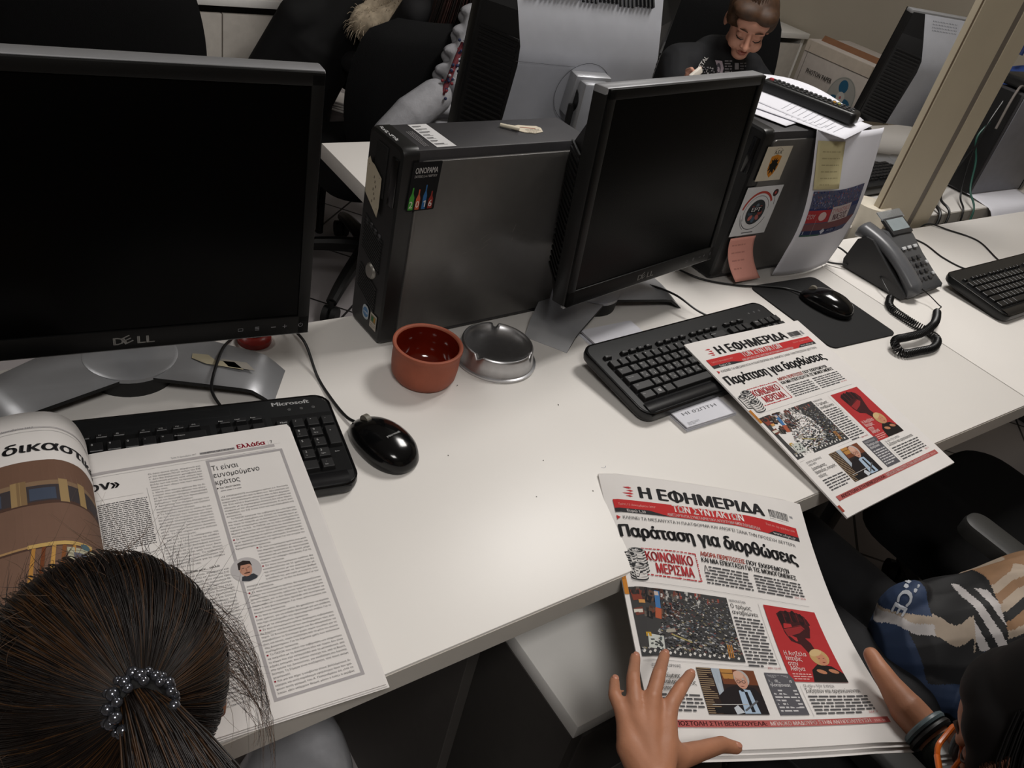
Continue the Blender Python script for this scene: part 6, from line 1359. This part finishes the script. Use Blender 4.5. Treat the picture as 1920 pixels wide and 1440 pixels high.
# hair and glasses
m = MB(); m.ell((0, -0.020, 0.030), (0.088, 0.100, 0.094), 0, kM, 28); m.ell((0, -0.060, -0.04), (0.075, 0.060, 0.10), 0, kM, 20); m.ell((-0.005, 0.045, 0.068), (0.062, 0.036, 0.027), 0, kM, 20); m.ell((-0.058, 0.035, 0.045), (0.026, 0.034, 0.034), 0, kM, 16)
for sg in (-1, 1): m.ell((sg * 0.068, 0.018, -0.01), (0.026, 0.052, 0.080), 0, kM, 16)
blob('hair', shifted(m, cb_), [HAIRK], kid, 0.005, 4)
lines = []; dark = []
for i in range(130):
    f0 = rg.random(); p0 = kM @ Vector((-0.080 - 0.015 * rg.random(), 0.012 + 0.030 * f0, 0.050 - 0.02 * f0)); L = []
    for k in range(8):
        f = k / 7; L.append(p0 + (kM.to_3x3() @ Vector((-0.016 * math.sin(f * PI * 0.7) - 0.004 * f0, 0.010 * f0 * f - 0.012 * f, -0.125 * f))))
    lines.append(L)
for i in range(700):
    f0 = rg.random(); f1 = rg.random(); p0 = kM @ Vector((-0.050 + 0.03 * f1 - 0.02 * rg.random(), -0.050 + 0.060 * f0, 0.108 - 0.025 * f0)); L = []
    for k in range(9):
        f = k / 8; L.append(p0 + (kM.to_3x3() @ Vector((-0.046 * math.sin(f * PI * 0.62) - 0.006 * f0, 0.018 * math.sin(f * PI) + (0.018 * f0 - 0.012) * f, -0.150 * f))))
    dark.append(L)
strands('face_framing_hair', dark, 0.0007, [HAIRK], kid, cb_)
strands('side_lock', lines, 0.0007, [mat('brown_lock', '4A2E22', 0.45, var=0.3)], kid, cb_)
gl = MB(); ORG = mat('orange_frame', 'C9621F', 0.3)
for sg in (-1, 1):
    pts = [(sg * 0.034 + x_, 0.098, -0.006 + z_) for x_, z_ in rrect(-0.025, -0.020, 0.025, 0.018, 0.010, 4)]; gl.tube([TB(cb_) @ kM @ Vector(p) for p in pts + [pts[0]]], 0.0026, 0, 8)
    gl.tube([TB(cb_) @ kM @ Vector(p) for p in ((sg * 0.060, 0.098, 0.004), (sg * 0.086, 0.085, 0.003), (sg * 0.090, 0.02, 0.0), (sg * 0.086, -0.02, -0.012))], 0.0026, 0, 8)
gl.tube([TB(cb_) @ kM @ Vector(p) for p in ((-0.010, 0.100, 0.002), (0, 0.103, 0.005), (0.010, 0.100, 0.002))], 0.0024)
glo = gl.build('glasses', ORG, kid)
for sg in (-1, 1):
    l = MB(); l.add([TB(cb_) @ kM @ Vector((sg * 0.034 + x_, 0.098, -0.006 + z_)) for x_, z_ in rrect(-0.024, -0.019, 0.024, 0.017, 0.009, 4)], [tuple(range(20))]); lo = l.build('lens', mat('clear_lens', 'B9C0C6', 0.05, trans=0.9, ior=1.2), glo, False)
    MB().ell((sg * 0.086, 0.086, 0.003), (0.004, 0.003, 0.004), 0, TB(cb_) @ kM, 10).build('hinge', STEEL, glo)
face_details(kM, kid, cb_)

# --- boy at the opposite desk
bb_ = (2.16, 1.55, 0.0)
boy = thing('person', 'person with brown fringe and black printed shirt looking down at the opposite desk', 'person', (bb_[0], bb_[1], 0.032))
bh = Vector((2.118, 1.345, 1.012)); bM = basis(bh, (-0.52, -0.66, -0.42), (0, 0, 1), 0.86)
m = MB(); head_shapes(m, bM); nk = bM @ Vector((0, -0.045, -0.15)); T3 = [Vector((2.135, 1.44, 0.860)), Vector((2.15, 1.50, 0.72)), Vector((2.16, 1.55, 0.585))]
m.chain([nk, T3[0]], [0.042, 0.05]); m.chain(T3, [0.080, 0.105, 0.11])
ar = [[T3[0] + Vector((-0.13, 0.02, -0.02)), Vector((1.94, 1.38, 0.80)), Vector((1.86, 1.255, 0.825)), Vector((1.838, 1.245, 0.875))], [T3[0] + Vector((0.13, -0.02, -0.02)), Vector((2.30, 1.36, 0.81)), Vector((2.18, 1.20, 0.780)), Vector((2.14, 1.18, 0.768))]]
for A_ in ar: m.chain([T3[0]] + A_, [0.06, 0.046, 0.036, 0.026, 0.022])
h0 = ar[0][3]
for k in range(4): m.chain([h0, h0 + Vector((0.010 - 0.010 * k, -0.012 - 0.003 * k, 0.026 - 0.006 * k)), h0 + Vector((-0.010 - 0.010 * k, -0.028, 0.036 - 0.010 * k))], [0.013, 0.0068, 0.0060])
m.chain([h0, h0 + Vector((-0.020, 0.004, 0.018)), h0 + Vector((-0.030, -0.018, 0.030))], [0.012, 0.0075, 0.0065])
h1 = ar[1][3]
for k in range(4): m.chain([h1, h1 + Vector((-0.026 + 0.004 * k, -0.030 + 0.012 * k, 0.0)), h1 + Vector((-0.050 + 0.006 * k, -0.046 + 0.022 * k, -0.008))], [0.014, 0.0068, 0.0058])
m.chain([h1, h1 + Vector((-0.004, -0.03, 0.004)), h1 + Vector((-0.012, -0.05, 0.0))], [0.012, 0.0078, 0.0066])
for sg in (-1, 1): m.chain([T3[2] + Vector((sg * 0.06, 0, -0.02)), T3[2] + Vector((sg * 0.08, -0.36, -0.03)), T3[2] + Vector((sg * 0.08, -0.36, -0.46)), T3[2] + Vector((sg * 0.08, -0.46, -0.555))], [0.07, 0.05, 0.038, 0.028])
blob('body', shifted(m, bb_), [SKINB], boy, 0.0034, 3)
face_details(bM, boy, bb_)
m = MB(); m.chain([Vector((2.132, 1.435, 0.850))] + T3[1:], [0.094, 0.120, 0.124])
for A_ in ar: m.chain([Vector((2.132, 1.435, 0.845)), A_[0], A_[1], A_[1].lerp(A_[2], 0.8)], [0.078, 0.066, 0.050, 0.036])
shirt = blob('shirt', shifted(m, bb_), [mat('black_jersey', '101115', 0.8, var=0.12)], boy, 0.006, 5)
m = MB()
for sg in (-1, 1): m.chain([T3[2] + Vector((sg * 0.06, 0, -0.02)), T3[2] + Vector((sg * 0.08, -0.36, -0.03)), T3[2] + Vector((sg * 0.08, -0.36, -0.42))], [0.085, 0.062, 0.048])
blob('trousers', shifted(m, bb_), [mat('black_denim', '141417', 0.8, var=0.15)], boy, 0.007, 4)
def raise_on(o, co, dirv, off):      # nearest point of a mesh along a ray, in the mesh's own frame
    bpy.context.view_layer.update(); ok, p, nrm, i = o.ray_cast(Vector(co), Vector(dirv)); return (p + nrm * off) if ok else None
def near_on(o, co, off):
    ok, p, n, i = o.closest_point_on_mesh(Vector(co)); return p + n * off
P = Print(); rr = random.Random(9)
P.text('METAL', 0.0, 0.060, 0.014, 'B9B6B4', 0.060, 0.03, 2, 2, -0.95); P.poly([(0.062, 0.020), (0.088, 0.022), (0.094, 0.050), (0.088, 0.075), (0.066, 0.078), (0.072, 0.050)], 'A89CA6', 1); P.ell(0.075, 0.05, 0.008, 0.02, '4A464E', 2, 12)
for k in range(46): x, y_ = rr.uniform(0.0, 0.06), rr.uniform(0.045, 0.09); P.ell(x, y_, rr.uniform(0.001, 0.005), rr.uniform(0.001, 0.004), rr.choice(('A9A7A8', '8A888C', '55535A')), 1.2, 7)
P.words(0.098, 0.025, 0.125, 6, 0.010, '7E7C80', 0.005, 7); P.rect(0.135, 0.03, 0.150, 0.055, '8A888C', 1); P.words(0.155, 0.035, 0.18, 3, 0.01, '6A686C', 0.005, 3)
vb = (Vector((2.0, 1.29, 0.96)) - Vector((0, -0.399, 1.468))).normalized()
def on_boy(x, y, z):
    o = Vector((1.842, 1.248, 0.945)) - Vector((bb_[0], bb_[1], 0.032)) + Vector((0.818, -0.539, 0.202)) * x * 0.80 - Vector((0.188, 0.583, 0.790)) * (y - 0.03) * 0.8 - vb * 0.25; p = raise_on(shirt, o, vb, 0.003 + z); return p if p is not None else near_on(shirt, o + vb * 0.40, 0.003 + z)
P.build('shirt_print', on_boy, boy)
m = MB(); m.ell((0, -0.018, 0.034), (0.086, 0.098, 0.088), 0, bM, 28); m.ell((0.03, 0.045, 0.072), (0.058, 0.045, 0.030), 0, bM, 18); m.ell((-0.03, 0.050, 0.064), (0.045, 0.040, 0.030), 0, bM, 18)
for sg in (-1, 1): m.ell((sg * 0.070, 0.012, 0.028), (0.018, 0.035, 0.045), 0, bM, 14)
m.ell((0, -0.06, -0.03), (0.062, 0.04, 0.05), 0, bM, 14)
blob('hair', shifted(m, bb_), [HAIRL], boy, 0.005, 4)
lines = []
for i in range(420):
    a = rg.uniform(-1.2, 1.2); p0 = Vector((rg.uniform(-0.02, 0.03), -0.03, 0.122)); end = Vector((0.082 * math.sin(a) + 0.012, 0.082 * math.cos(a) * 0.95 - 0.012, 0.062 - 0.05 * abs(math.sin(a)) + rg.uniform(-0.012, 0.012))); L = []
    for k in range(8):
        f = k / 7; q = p0.lerp(end, f); q = q + Vector((q.x, q.y + 0.02, q.z - 0.02)).normalized() * (0.026 * math.sin(PI * min(1, f * 1.05)) + rg.uniform(0, 0.002)); L.append(bM @ q)
    lines.append(L)
strands('fringe', lines, 0.0009, [HAIRL, HAIRR], boy, bb_, lambda i: i % 3 == 0)
wp = MB().box((0, 0, 0), (0.018, 0.012, 0.04), 0, 0.003, Matrix.Translation(h0 + Vector((-0.022, -0.030, 0.022 + 0.032))) @ Matrix.Rotation(0.9, 4, 'Y')).build('eraser', mat('eraser_white', 'D9D2C8', 0.7), None)
tag(wp, 'small white eraser held up in the hand of the person in the black printed shirt', 'eraser')

# --- two people farther back, seen from behind
lb = (1.24, 1.86, 0.0)
lady = thing('person', 'person with long dark red-brown hair sitting with their back to us', 'person', lb)
m = MB(); lM = basis((1.35, 1.74, 1.09), (0.1, 0.95, -0.2)); head_shapes(m, lM); m.chain([Vector((1.34, 1.71, 0.94)), Vector((1.30, 1.76, 0.80)), Vector((1.24, 1.84, 0.60))], [0.075, 0.105, 0.120])
for sg in (-1, 1): m.chain([Vector((1.34, 1.71, 0.93)), Vector((1.34 + sg * 0.12, 1.73, 0.90)), Vector((1.32 + sg * 0.16, 1.84, 0.70)), Vector((1.28 + sg * 0.12, 2.02, 0.68))], [0.07, 0.055, 0.042, 0.032]); m.chain([Vector((1.27 + sg * 0.07, 1.86, 0.56)), Vector((1.42 + sg * 0.07, 2.08, 0.54)), Vector((1.43 + sg * 0.07, 2.08, 0.10)), Vector((1.47 + sg * 0.07, 2.12, 0.04))], [0.08, 0.06, 0.042, 0.03])
blob('body', shifted(m, lb), [mat('dark_clothing', '0B0A0D', 0.8)], lady, 0.008, 4)
lines = []
for i in range(500):
    x = rg.uniform(-0.105, 0.105); p0 = Vector((1.35 + x * 0.6, 1.715 + rg.uniform(-0.02, 0.06), 1.185 - abs(x) * 0.6)); L = []
    for k in range(8): f = k / 7; L.append(Vector((p0.x + x * 0.9 * f, p0.y - 0.125 * math.sin(min(1, f * 2.0) * PI / 2) * (1 - 0.3 * abs(x) / 0.1) - 0.01 * f, p0.z - 0.34 * f ** 1.15)))
    lines.append(L)
strands('long_hair', lines, 0.0028, [mat('mahogany_hair', '2A1410', 0.45, var=0.4, scale=40), HAIRD], lady, lb, lambda i: i % 2)
hb = (1.30, 2.12, 0.0)
hp = thing('person', 'person in a dark coat with cream fur hood, farther back', 'person', hb)
m = MB(); m.ell((1.25, 2.06, 1.06), (0.085, 0.095, 0.11)); m.chain([Vector((1.20, 2.06, 0.86)), Vector((1.10, 2.12, 0.70)), Vector((1.04, 2.16, 0.50))], [0.10, 0.14, 0.13])
for sg in (-1, 1): m.chain([Vector((1.20, 2.06, 0.84)), Vector((1.15 + sg * 0.13, 2.08, 0.78)), Vector((1.08 + sg * 0.16, 2.14, 0.58))], [0.08, 0.06, 0.045]); m.chain([Vector((1.04 + sg * 0.06, 2.16, 0.48)), Vector((1.04 + sg * 0.06, 2.16, 0.05))], [0.085, 0.055])
blob('body', shifted(m, hb), [mat('black_coat', '070708', 0.85)], hp, 0.009, 4)
fur = mat('cream_fur', 'B3A48E', 0.9, var=0.2, scale=80)
m = MB(); fc = [Vector((1.235 + 0.080 * math.cos(a), 1.925 + 0.045 * math.sin(a), 0.860 + 0.045 * math.cos(a * 1.0))) for a in np.linspace(0, 2 * PI, 14)[:-1]]
for i, p in enumerate(fc): m.ell(p, 0.036)
blob('fur_trim', shifted(m, hb), [fur], hp, 0.008, 2)
lines = []
for i in range(900):
    p = rg.choice(fc); d = Vector((rg.gauss(0, 1), rg.gauss(0, 1), rg.gauss(0, 1))).normalized(); lines.append([p + d * 0.030, p + d * 0.045 + Vector((0, 0, -0.004)), p + d * 0.056 + Vector((0.004, 0, -0.014))])
strands('fur_hairs', lines, 0.0009, [fur], hp, hb)

# --- child in a printed shirt on the right-hand chair
pb_ = (1.06, -0.25, 0.0)
pk_ = thing('person', 'person in a colourful printed shirt on the chair at the right picture edge', 'person', pb_)
m = MB(); Q = [Vector((1.075, -0.205, 0.600)), Vector((1.16, -0.255, 0.640)), Vector((1.27, -0.32, 0.70))]
m.chain(Q, [0.058, 0.075, 0.090]); kM2 = basis((1.41, -0.36, 0.80), (0.3, 0.6, -0.5)); head_shapes(m, kM2); m.chain([Q[2], kM2 @ Vector((0, -0.045, -0.15))], [0.07, 0.045])
for sg in (-1, 1): m.chain([Vector((1.06 + sg * 0.06, -0.24, 0.535)), Vector((1.085 + sg * 0.075, 0.06, 0.50)), Vector((1.085 + sg * 0.075, 0.08, 0.10)), Vector((1.085 + sg * 0.075, 0.18, 0.04))], [0.055, 0.05, 0.036, 0.028])
blob('body', shifted(m, pb_), [SKIN], pk_, 0.007, 4)
m = MB()
for sg in (-1, 1): m.chain([Vector((1.06 + sg * 0.06, -0.24, 0.530)), Vector((1.085 + sg * 0.075, 0.06, 0.50)), Vector((1.085 + sg * 0.075, 0.08, 0.12))], [0.066, 0.058, 0.045])
blob('trousers', shifted(m, pb_), [mat('black_denim', '141417', 0.8, var=0.15)], pk_, 0.007, 4)
m = MB(); m.chain(Q, [0.075, 0.090, 0.105]); m.ell((1.055, -0.235, 0.570), (0.050, 0.060, 0.052)); m.ell((1.12, -0.30, 0.575), (0.085, 0.05, 0.060)); m.ell((1.062, -0.165, 0.628), (0.040, 0.035, 0.052)); m.chain([Q[2], Q[2] + Vector((0.10, 0.0, 0.02))], [0.09, 0.08])
def fold(co): return co + Vector((0, 0, 0.0035 * math.sin(co.x * 70 + co.y * 40) + 0.003 * math.sin(co.y * 95 - co.x * 20)))
PM = [mat('print_' + n_, c_, 0.7, var=0.12, scale=30) for n_, c_ in (('charcoal', '202022'), ('navy', '2B3A56'), ('cream', 'A39484'), ('brown', '86664A'), ('white', 'B4AFAE'), ('black', '121214'))]
PA, PB_ = Vector((0.818, -0.539, 0.202)), Vector((0.188, 0.583, 0.790)); PC0 = Vector((1.11, -0.20, 0.62)) - Vector(pb_)
def print_at(c):
    d = c - PC0; a, b_ = d.dot(PA), d.dot(PB_); wv = 0.006 * math.sin(a * 60) + 0.004 * math.sin(a * 131 + 1)
    if b_ < -0.004 + wv - 0.02 * (a > 0.0): return 1 if math.sin(a * 45 + b_ * 14) > 0.25 or b_ < -0.07 else 0
    if a < -0.045: return 4 if b_ < 0.010 + wv else 2 if b_ < 0.022 else 1
    if a < 0.002: return 2 if b_ < 0.024 + wv else 5
    if a < 0.040: return 4 if math.sin(a * 260 + b_ * 120) > -0.1 and b_ < 0.058 else 5
    q = b_ + 0.010 * math.sin(a * 55) - 0.15 * (a - 0.05)
    return (0, 2, 3, 5, 2, 3, 2, 3)[int(max(0, min(7, (q - 0.0) / 0.0105)))]
psh = blob('printed_shirt', shifted(m, pb_), PM, pk_, 0.0022, 8, print_at, fold)
vdir = (Vector((1.08, -0.2, 0.62)) - Vector((0, -0.399, 1.468))).normalized()
def on_psh(x, y, z):
    o = PC0 + PA * x - PB_ * y - vdir * 0.3; p = raise_on(psh, o, vdir, 0.0012 + z); return p if p is not None else near_on(psh, o + vdir * 0.33, 0.0012 + z)
P = Print(); P.text('JICE', -0.044, -0.060, 0.019, 'B9BDC4', 0.056, 0.04, 2, 3, math.radians(118))
P.build('shirt_lettering', on_psh, pk_)

# ------------------------------------------------------------------ things in the background
bx = thing('cardboard_box', 'grey-white carton with a blue fan picture on a low cabinet by the beige wall', 'box', (2.90, 1.375, 0.585))
CARD = mat('white_carton', 'A39A92', 0.75, var=0.05); BRN = mat('brown_cardboard', '6E4A30', 0.8, var=0.1)
MB().box((0.13, 0.155, 0.165), (0.26, 0.31, 0.33), 0, 0.002).build('carton', CARD, bx)
MB().box((0.13, -0.001, 0.165), (0.26, 0.003, 0.32), 0, 0).build('brown_side', mat('tan_carton_side', '8C8270', 0.8), bx, False)
MB().box((-0.001, 0.155, 0.308), (0.003, 0.308, 0.040), 0, 0).build('packing_tape', mat('pale_tape', 'B0A496', 0.4), bx, False)
MB().box((0.06, 0.155, 0.338), (0.008, 0.27, 0.022), 0, 0, Matrix.Translation((0.06, 0.155, 0.338)) @ Matrix.Rotation(0.5, 4, 'Y') @ Matrix.Translation((-0.06, -0.155, -0.338))).build('lid_flap', BRN, bx, False)
fb = lambda x, y, z: Vector((-0.0035 - z, 0.31 - x, 0.33 - y))
P = Print(); P.text('PHOTON PAPER', 0.045, 0.112, 0.016, '6E655F', 0.125, 0.02, 2); cx, cy = 0.232, 0.142
P.ell(cx, cy, 0.062, 0.074, '8E8C86', 1, 32); P.ring(cx, cy, 0.058, 0.060, '74756F', 1.5, 0, 360, 32, 1.19)
for a in (0.5, 2.6, 4.6): 
    P.ell(cx + 0.034 * math.cos(a), cy + 0.039 * math.sin(a), 0.024, 0.020, '24506A', 2, 20, rot=a)
P.ell(cx, cy, 0.018, 0.021, 'A9A6A0', 3, 18); P.ell(cx, cy, 0.005, 0.006, '9A5A5A', 4, 8)
for k in range(1, 3): P.line(0.02, 0.02 + 0.0, 0.02, 0.30, 0.001, '8A8279', 1)
P.build('printed_picture', fb, bx)

ja = thing('padded_jacket', 'light grey quilted jacket hanging on the black chair behind the middle computer', 'jacket', (1.2, 1.5, 0.6))
jb = Vector((1.2, 1.5, 0.6)) + Vector((0.048, -0.031, 0.011)); JM = mat('grey_quilted_cloth', '8E8E92', 0.7, var=0.08, scale=60, bump=0.3, bscale=200)
m = MB(); prev = None
pth = [Vector(p) for p in ((1.330, 1.500, 0.975), (1.305, 1.480, 0.930), (1.280, 1.462, 0.885), (1.255, 1.445, 0.840), (1.228, 1.432, 0.795), (1.196, 1.425, 0.750), (1.160, 1.420, 0.705), (1.13, 1.42, 0.66))]
for i, p in enumerate(pth):
    q = p - jb; m.ell((q.x + 0.05, q.y + 0.02, q.z), (0.085 + 0.004 * i, 0.044, 0.0235)); m.ell((q.x + 0.05, q.y + 0.04, q.z - 0.02), (0.08 + 0.004 * i, 0.034, 0.03))
m.chain([Vector((1.33, 1.50, 0.96)) - jb, Vector((1.25, 1.43, 0.82)) - jb], [0.03, 0.03])
blob('jacket_body', m, [JM], ja, 0.0045, 2)
m = MB(); m.chain([Vector(p) - jb for p in ((1.19, 1.415, 0.79), (1.12, 1.405, 0.745), (1.06, 1.40, 0.69))], [0.045, 0.05, 0.045]); blob('sleeve', m, [JM], ja, 0.006, 3)
P_ = MB(); rr = random.Random(2)
sc2 = thing('patterned_scarf', 'thin red, blue and white patterned scarf along the edge of the grey jacket', 'scarf', (1.2, 1.4, 0.85))
sb = Vector((1.2, 1.4, 0.85)) + Vector((0.050, 0.0, 0.052)); pp_ = catmull([Vector(p) - sb for p in ((1.255, 1.452, 0.965), (1.235, 1.440, 0.93), (1.212, 1.425, 0.885), (1.190, 1.412, 0.845))], 8)
MB().tube(pp_, 0.007, 0, 10).build('cloth', mat('red_scarf', '5E1F28', 0.8), sc2)
for i in range(46): P_.ell(rr.choice(pp_) + Vector((rr.gauss(0, 0.008), rr.gauss(-0.006, 0.004), rr.gauss(0, 0.008))), (0.0045, 0.004, 0.004), rr.choice((0, 0, 1, 2)), None, 8)
o = P_.build('fringe_knots', [mat('navy_knit', '1C2444', 0.8), mat('white_knit', '8E8E94', 0.8), mat('crimson_knit', '74242A', 0.8)], sc2); o['kind'] = 'stuff'

st = thing('low_stool', 'dark low stool carrying the stack of magazines', 'stool', (1.335, 2.325, 0))
MB().box((0, 0, 0.395), (0.36, 0.36, 0.05), 0, 0.01).build('seat', mat('dark_brown_seat', '231C1B', 0.7), st)
for x in (-0.15, 0.15):
    for y in (-0.15, 0.15): MB().tube([(x, y, 0), (x, y, 0.37)], 0.014).build('leg', BLACKM, st)
for k in range(4):
    M_ = Matrix.Rotation(0.75 + random.uniform(-0.05, 0.05), 4, 'Z'); mg = thing('magazine', ('topmost magazine of the stack on the low stool, with an orange picture', 'second magazine from the top of the stack on the low stool', 'third magazine from the top of the stack on the low stool', 'lowest magazine of the stack on the low stool')[3 - k], 'magazine', (1.335, 2.325, 0.421 + 0.009 * k), 0.78 + random.uniform(-0.06, 0.06), 'magazines stacked on the stool')
    MB().box((0, 0, 0.0042), (0.21, 0.285, 0.0082), 0, 0.001).build('pages', mat('magazine_paper', 'B5AFAA', 0.7), mg)
    if k == 3:
        p = Print(); p.rect(-0.10, -0.14, 0.10, 0.14, 'BCB7B2', 1); p.ell(-0.065, -0.115, 0.022, 0.010, '7A3E40', 2, 14); p.words(-0.09, -0.06, -0.03, 3, 0.016, '3A4056', 0.006, 3); p.poly([(-0.02, 0.03), (0.095, 0.0), (0.095, 0.045), (-0.04, 0.065)], 'AA6A2E', 2); p.poly([(0.0, -0.06), (0.095, -0.08), (0.095, -0.01), (-0.01, 0.015)], '8A8482', 2); p.poly([(0.03, -0.04), (0.09, -0.05), (0.09, -0.02), (0.03, -0.01)], 'B5AEA8', 3)
        p.build('cover_print', lambda x, y, z: Vector((x, -y, 0.0085 + z)), mg)

# computer behind the post, with its router, cables and a hanging sheet
pc3 = computer('grey-sided computer tower behind the cream post with cables in its back', (2.965, 0.815, DZ), PI + 0.0, mat('lilac_grey_metal', '6C6C72', 0.45, 0.2))
rp = MB()
for k in range(9): rp.box((0.3435, 0.045 + 0.01 * (k % 2), 0.05 + 0.03 * k), (0.006, 0.022, 0.016), 0, 0.001)
rp.build('rear_connectors', mat('connector_beige', '5A5348', 0.5), pc3)
MB().box((0.346, 0.046, 0.16), (0.003, 0.080, 0.30), 0, 0).build('rear_plate', mat('rear_plate_black', '1A1A1B', 0.5, 0.3), pc3, False)
gc = cord('network_cable', [(2.610, 0.770, 0.955), (2.575, 0.765, 0.91), (2.580, 0.735, 0.85), (2.560, 0.700, 0.78), (2.520, 0.643, 0.743), (2.50, 0.630, 0.66), (2.47, 0.626, 0.64), (2.45, 0.632, 0.70)], None, 0.003, mat('green_cable', '1F4A40', 0.45))
tag(gc, 'dark green network cable hanging from the back of the computer behind the post', 'cable')
for pts, lab, r_ in (([(2.610, 0.80, 0.82), (2.50, 0.775, 0.79), (2.385, 0.72, 0.76), (2.34, 0.645, 0.743), (2.31, 0.632, 0.66), (2.29, 0.632, 0.55)], 'thick black power cable nearest to the cream post, dropping behind the desk', 0.0045), ([(2.610, 0.775, 0.87), (2.52, 0.75, 0.81), (2.410, 0.70, 0.765), (2.385, 0.643, 0.742), (2.36, 0.632, 0.64)], 'black cable beside the green network cable behind the right desk', 0.0035), ([(2.610, 0.765, 1.02), (2.56, 0.75, 0.95), (2.55, 0.74, 0.86), (2.52, 0.70, 0.765), (2.465, 0.645, 0.742), (2.46, 0.63, 0.66)], 'thin black cable hanging to the right of the other computer cables', 0.0028)):
    tag(cord('power_cable', pts, None, r_), lab, 'cable')
ro = thing('router', 'black router box with a red light on the computer behind the post', 'router', (2.73, 0.772, DZ + 0.317))
MB().box((0, 0, 0.016), (0.17, 0.11, 0.030), 0, 0.006).build('body', BLACKP, ro); MB().box((-0.03, -0.052, 0.0325), (0.016, 0.004, 0.002), 0, 0).build('indicator_light', mat('red_led', 'C8322E', 0.3, emit='E0443C'), ro, False)
MB().tube(catmull([(-0.08, -0.02, 0.012), (-0.12, -0.03, 0.01), (-0.15, -0.04, -0.03), (-0.17, -0.05, -0.10)], 5), 0.0035).build('cable', mat('grey_cable', '6A6460', 0.5), ro)
bt = thing('blue_bag', 'crumpled blue bag behind the router', 'bag', (3.02, 0.95, DZ))
m = MB(); m.ell((0, 0, 0.14), (0.15, 0.09, 0.14)); m.ell((0.02, -0.02, 0.25), (0.11, 0.07, 0.08)); m.ell((-0.08, 0.01, 0.24), (0.06, 0.05, 0.06)); blob('body', m, [mat('blue_nylon', '1F3A78', 0.6, bump=0.6, bscale=40)], bt, 0.008, 2, None, lambda c: c + Vector((math.sin(c.z * 60 + c.x * 25), math.sin(c.x * 50 + c.z * 30), math.sin(c.x * 40 + c.y * 60))) * 0.007)
MB().tube(catmull([(-0.05, 0, 0.36), (-0.03, 0, 0.44), (0.05, 0, 0.44), (0.07, 0, 0.36)], 5), 0.008).build('handle', mat('blue_strap', '1A2A5A', 0.6), bt)
def fh(x, y, z):
    L1 = 0.20; d = y - L1
    if d < 0: p = Vector((2.62 + x, 0.662 - d * 0.95, DZ + 0.0014 + 0.008 * math.sin(PI * y / L1) + z)); return p
    a = min(d / 0.03, 1.0) * 1.1; return Vector((2.62 + x + 0.25 * d, 0.662 - 0.030 * math.sin(a) - max(0, d - 0.03) * 0.42, DZ + 0.0014 - 0.030 * (1 - math.cos(a)) - max(0, d - 0.03) * 0.9 + 0.05 * (x / 0.3) * min(1, d / 0.06) * 0.3 + z))
hs_ = sheet('paper_sheet', 'white sheet hanging over the opposite desk edge at the right picture edge', 'paper', fh, 0.30, 0.31, SHEET, 14, 28)
P = Print(); P.words(0.02, 0.285, 0.07, 2, 0.008, '8A8A92', 0.002, 4); P.build('printed_text', lambda x, y, z: fh(x, y, z) + Vector((0, -0.001, 0.001)), hs_)
cb2 = cord('monitor_cable', [(2.50, 0.87, 0.90), (2.44, 0.80, 0.82), (2.36, 0.72, 0.765), (2.28, 0.675, 0.7435), (2.20, 0.645, 0.742), (2.22, 0.63, 0.68)], None, 0.0035); tag(cb2, 'black cable hanging from the monitor behind the cream post', 'cable')
cb3 = cord('monitor_cable', [(1.95, 0.715, 0.743), (1.99, 0.70, 0.7432), (2.05, 0.73, 0.7432), (2.13, 0.745, 0.7432)], None, 0.0025); tag(cb3, 'thin black cable lying on the opposite desk behind the computer with stickers', 'cable')
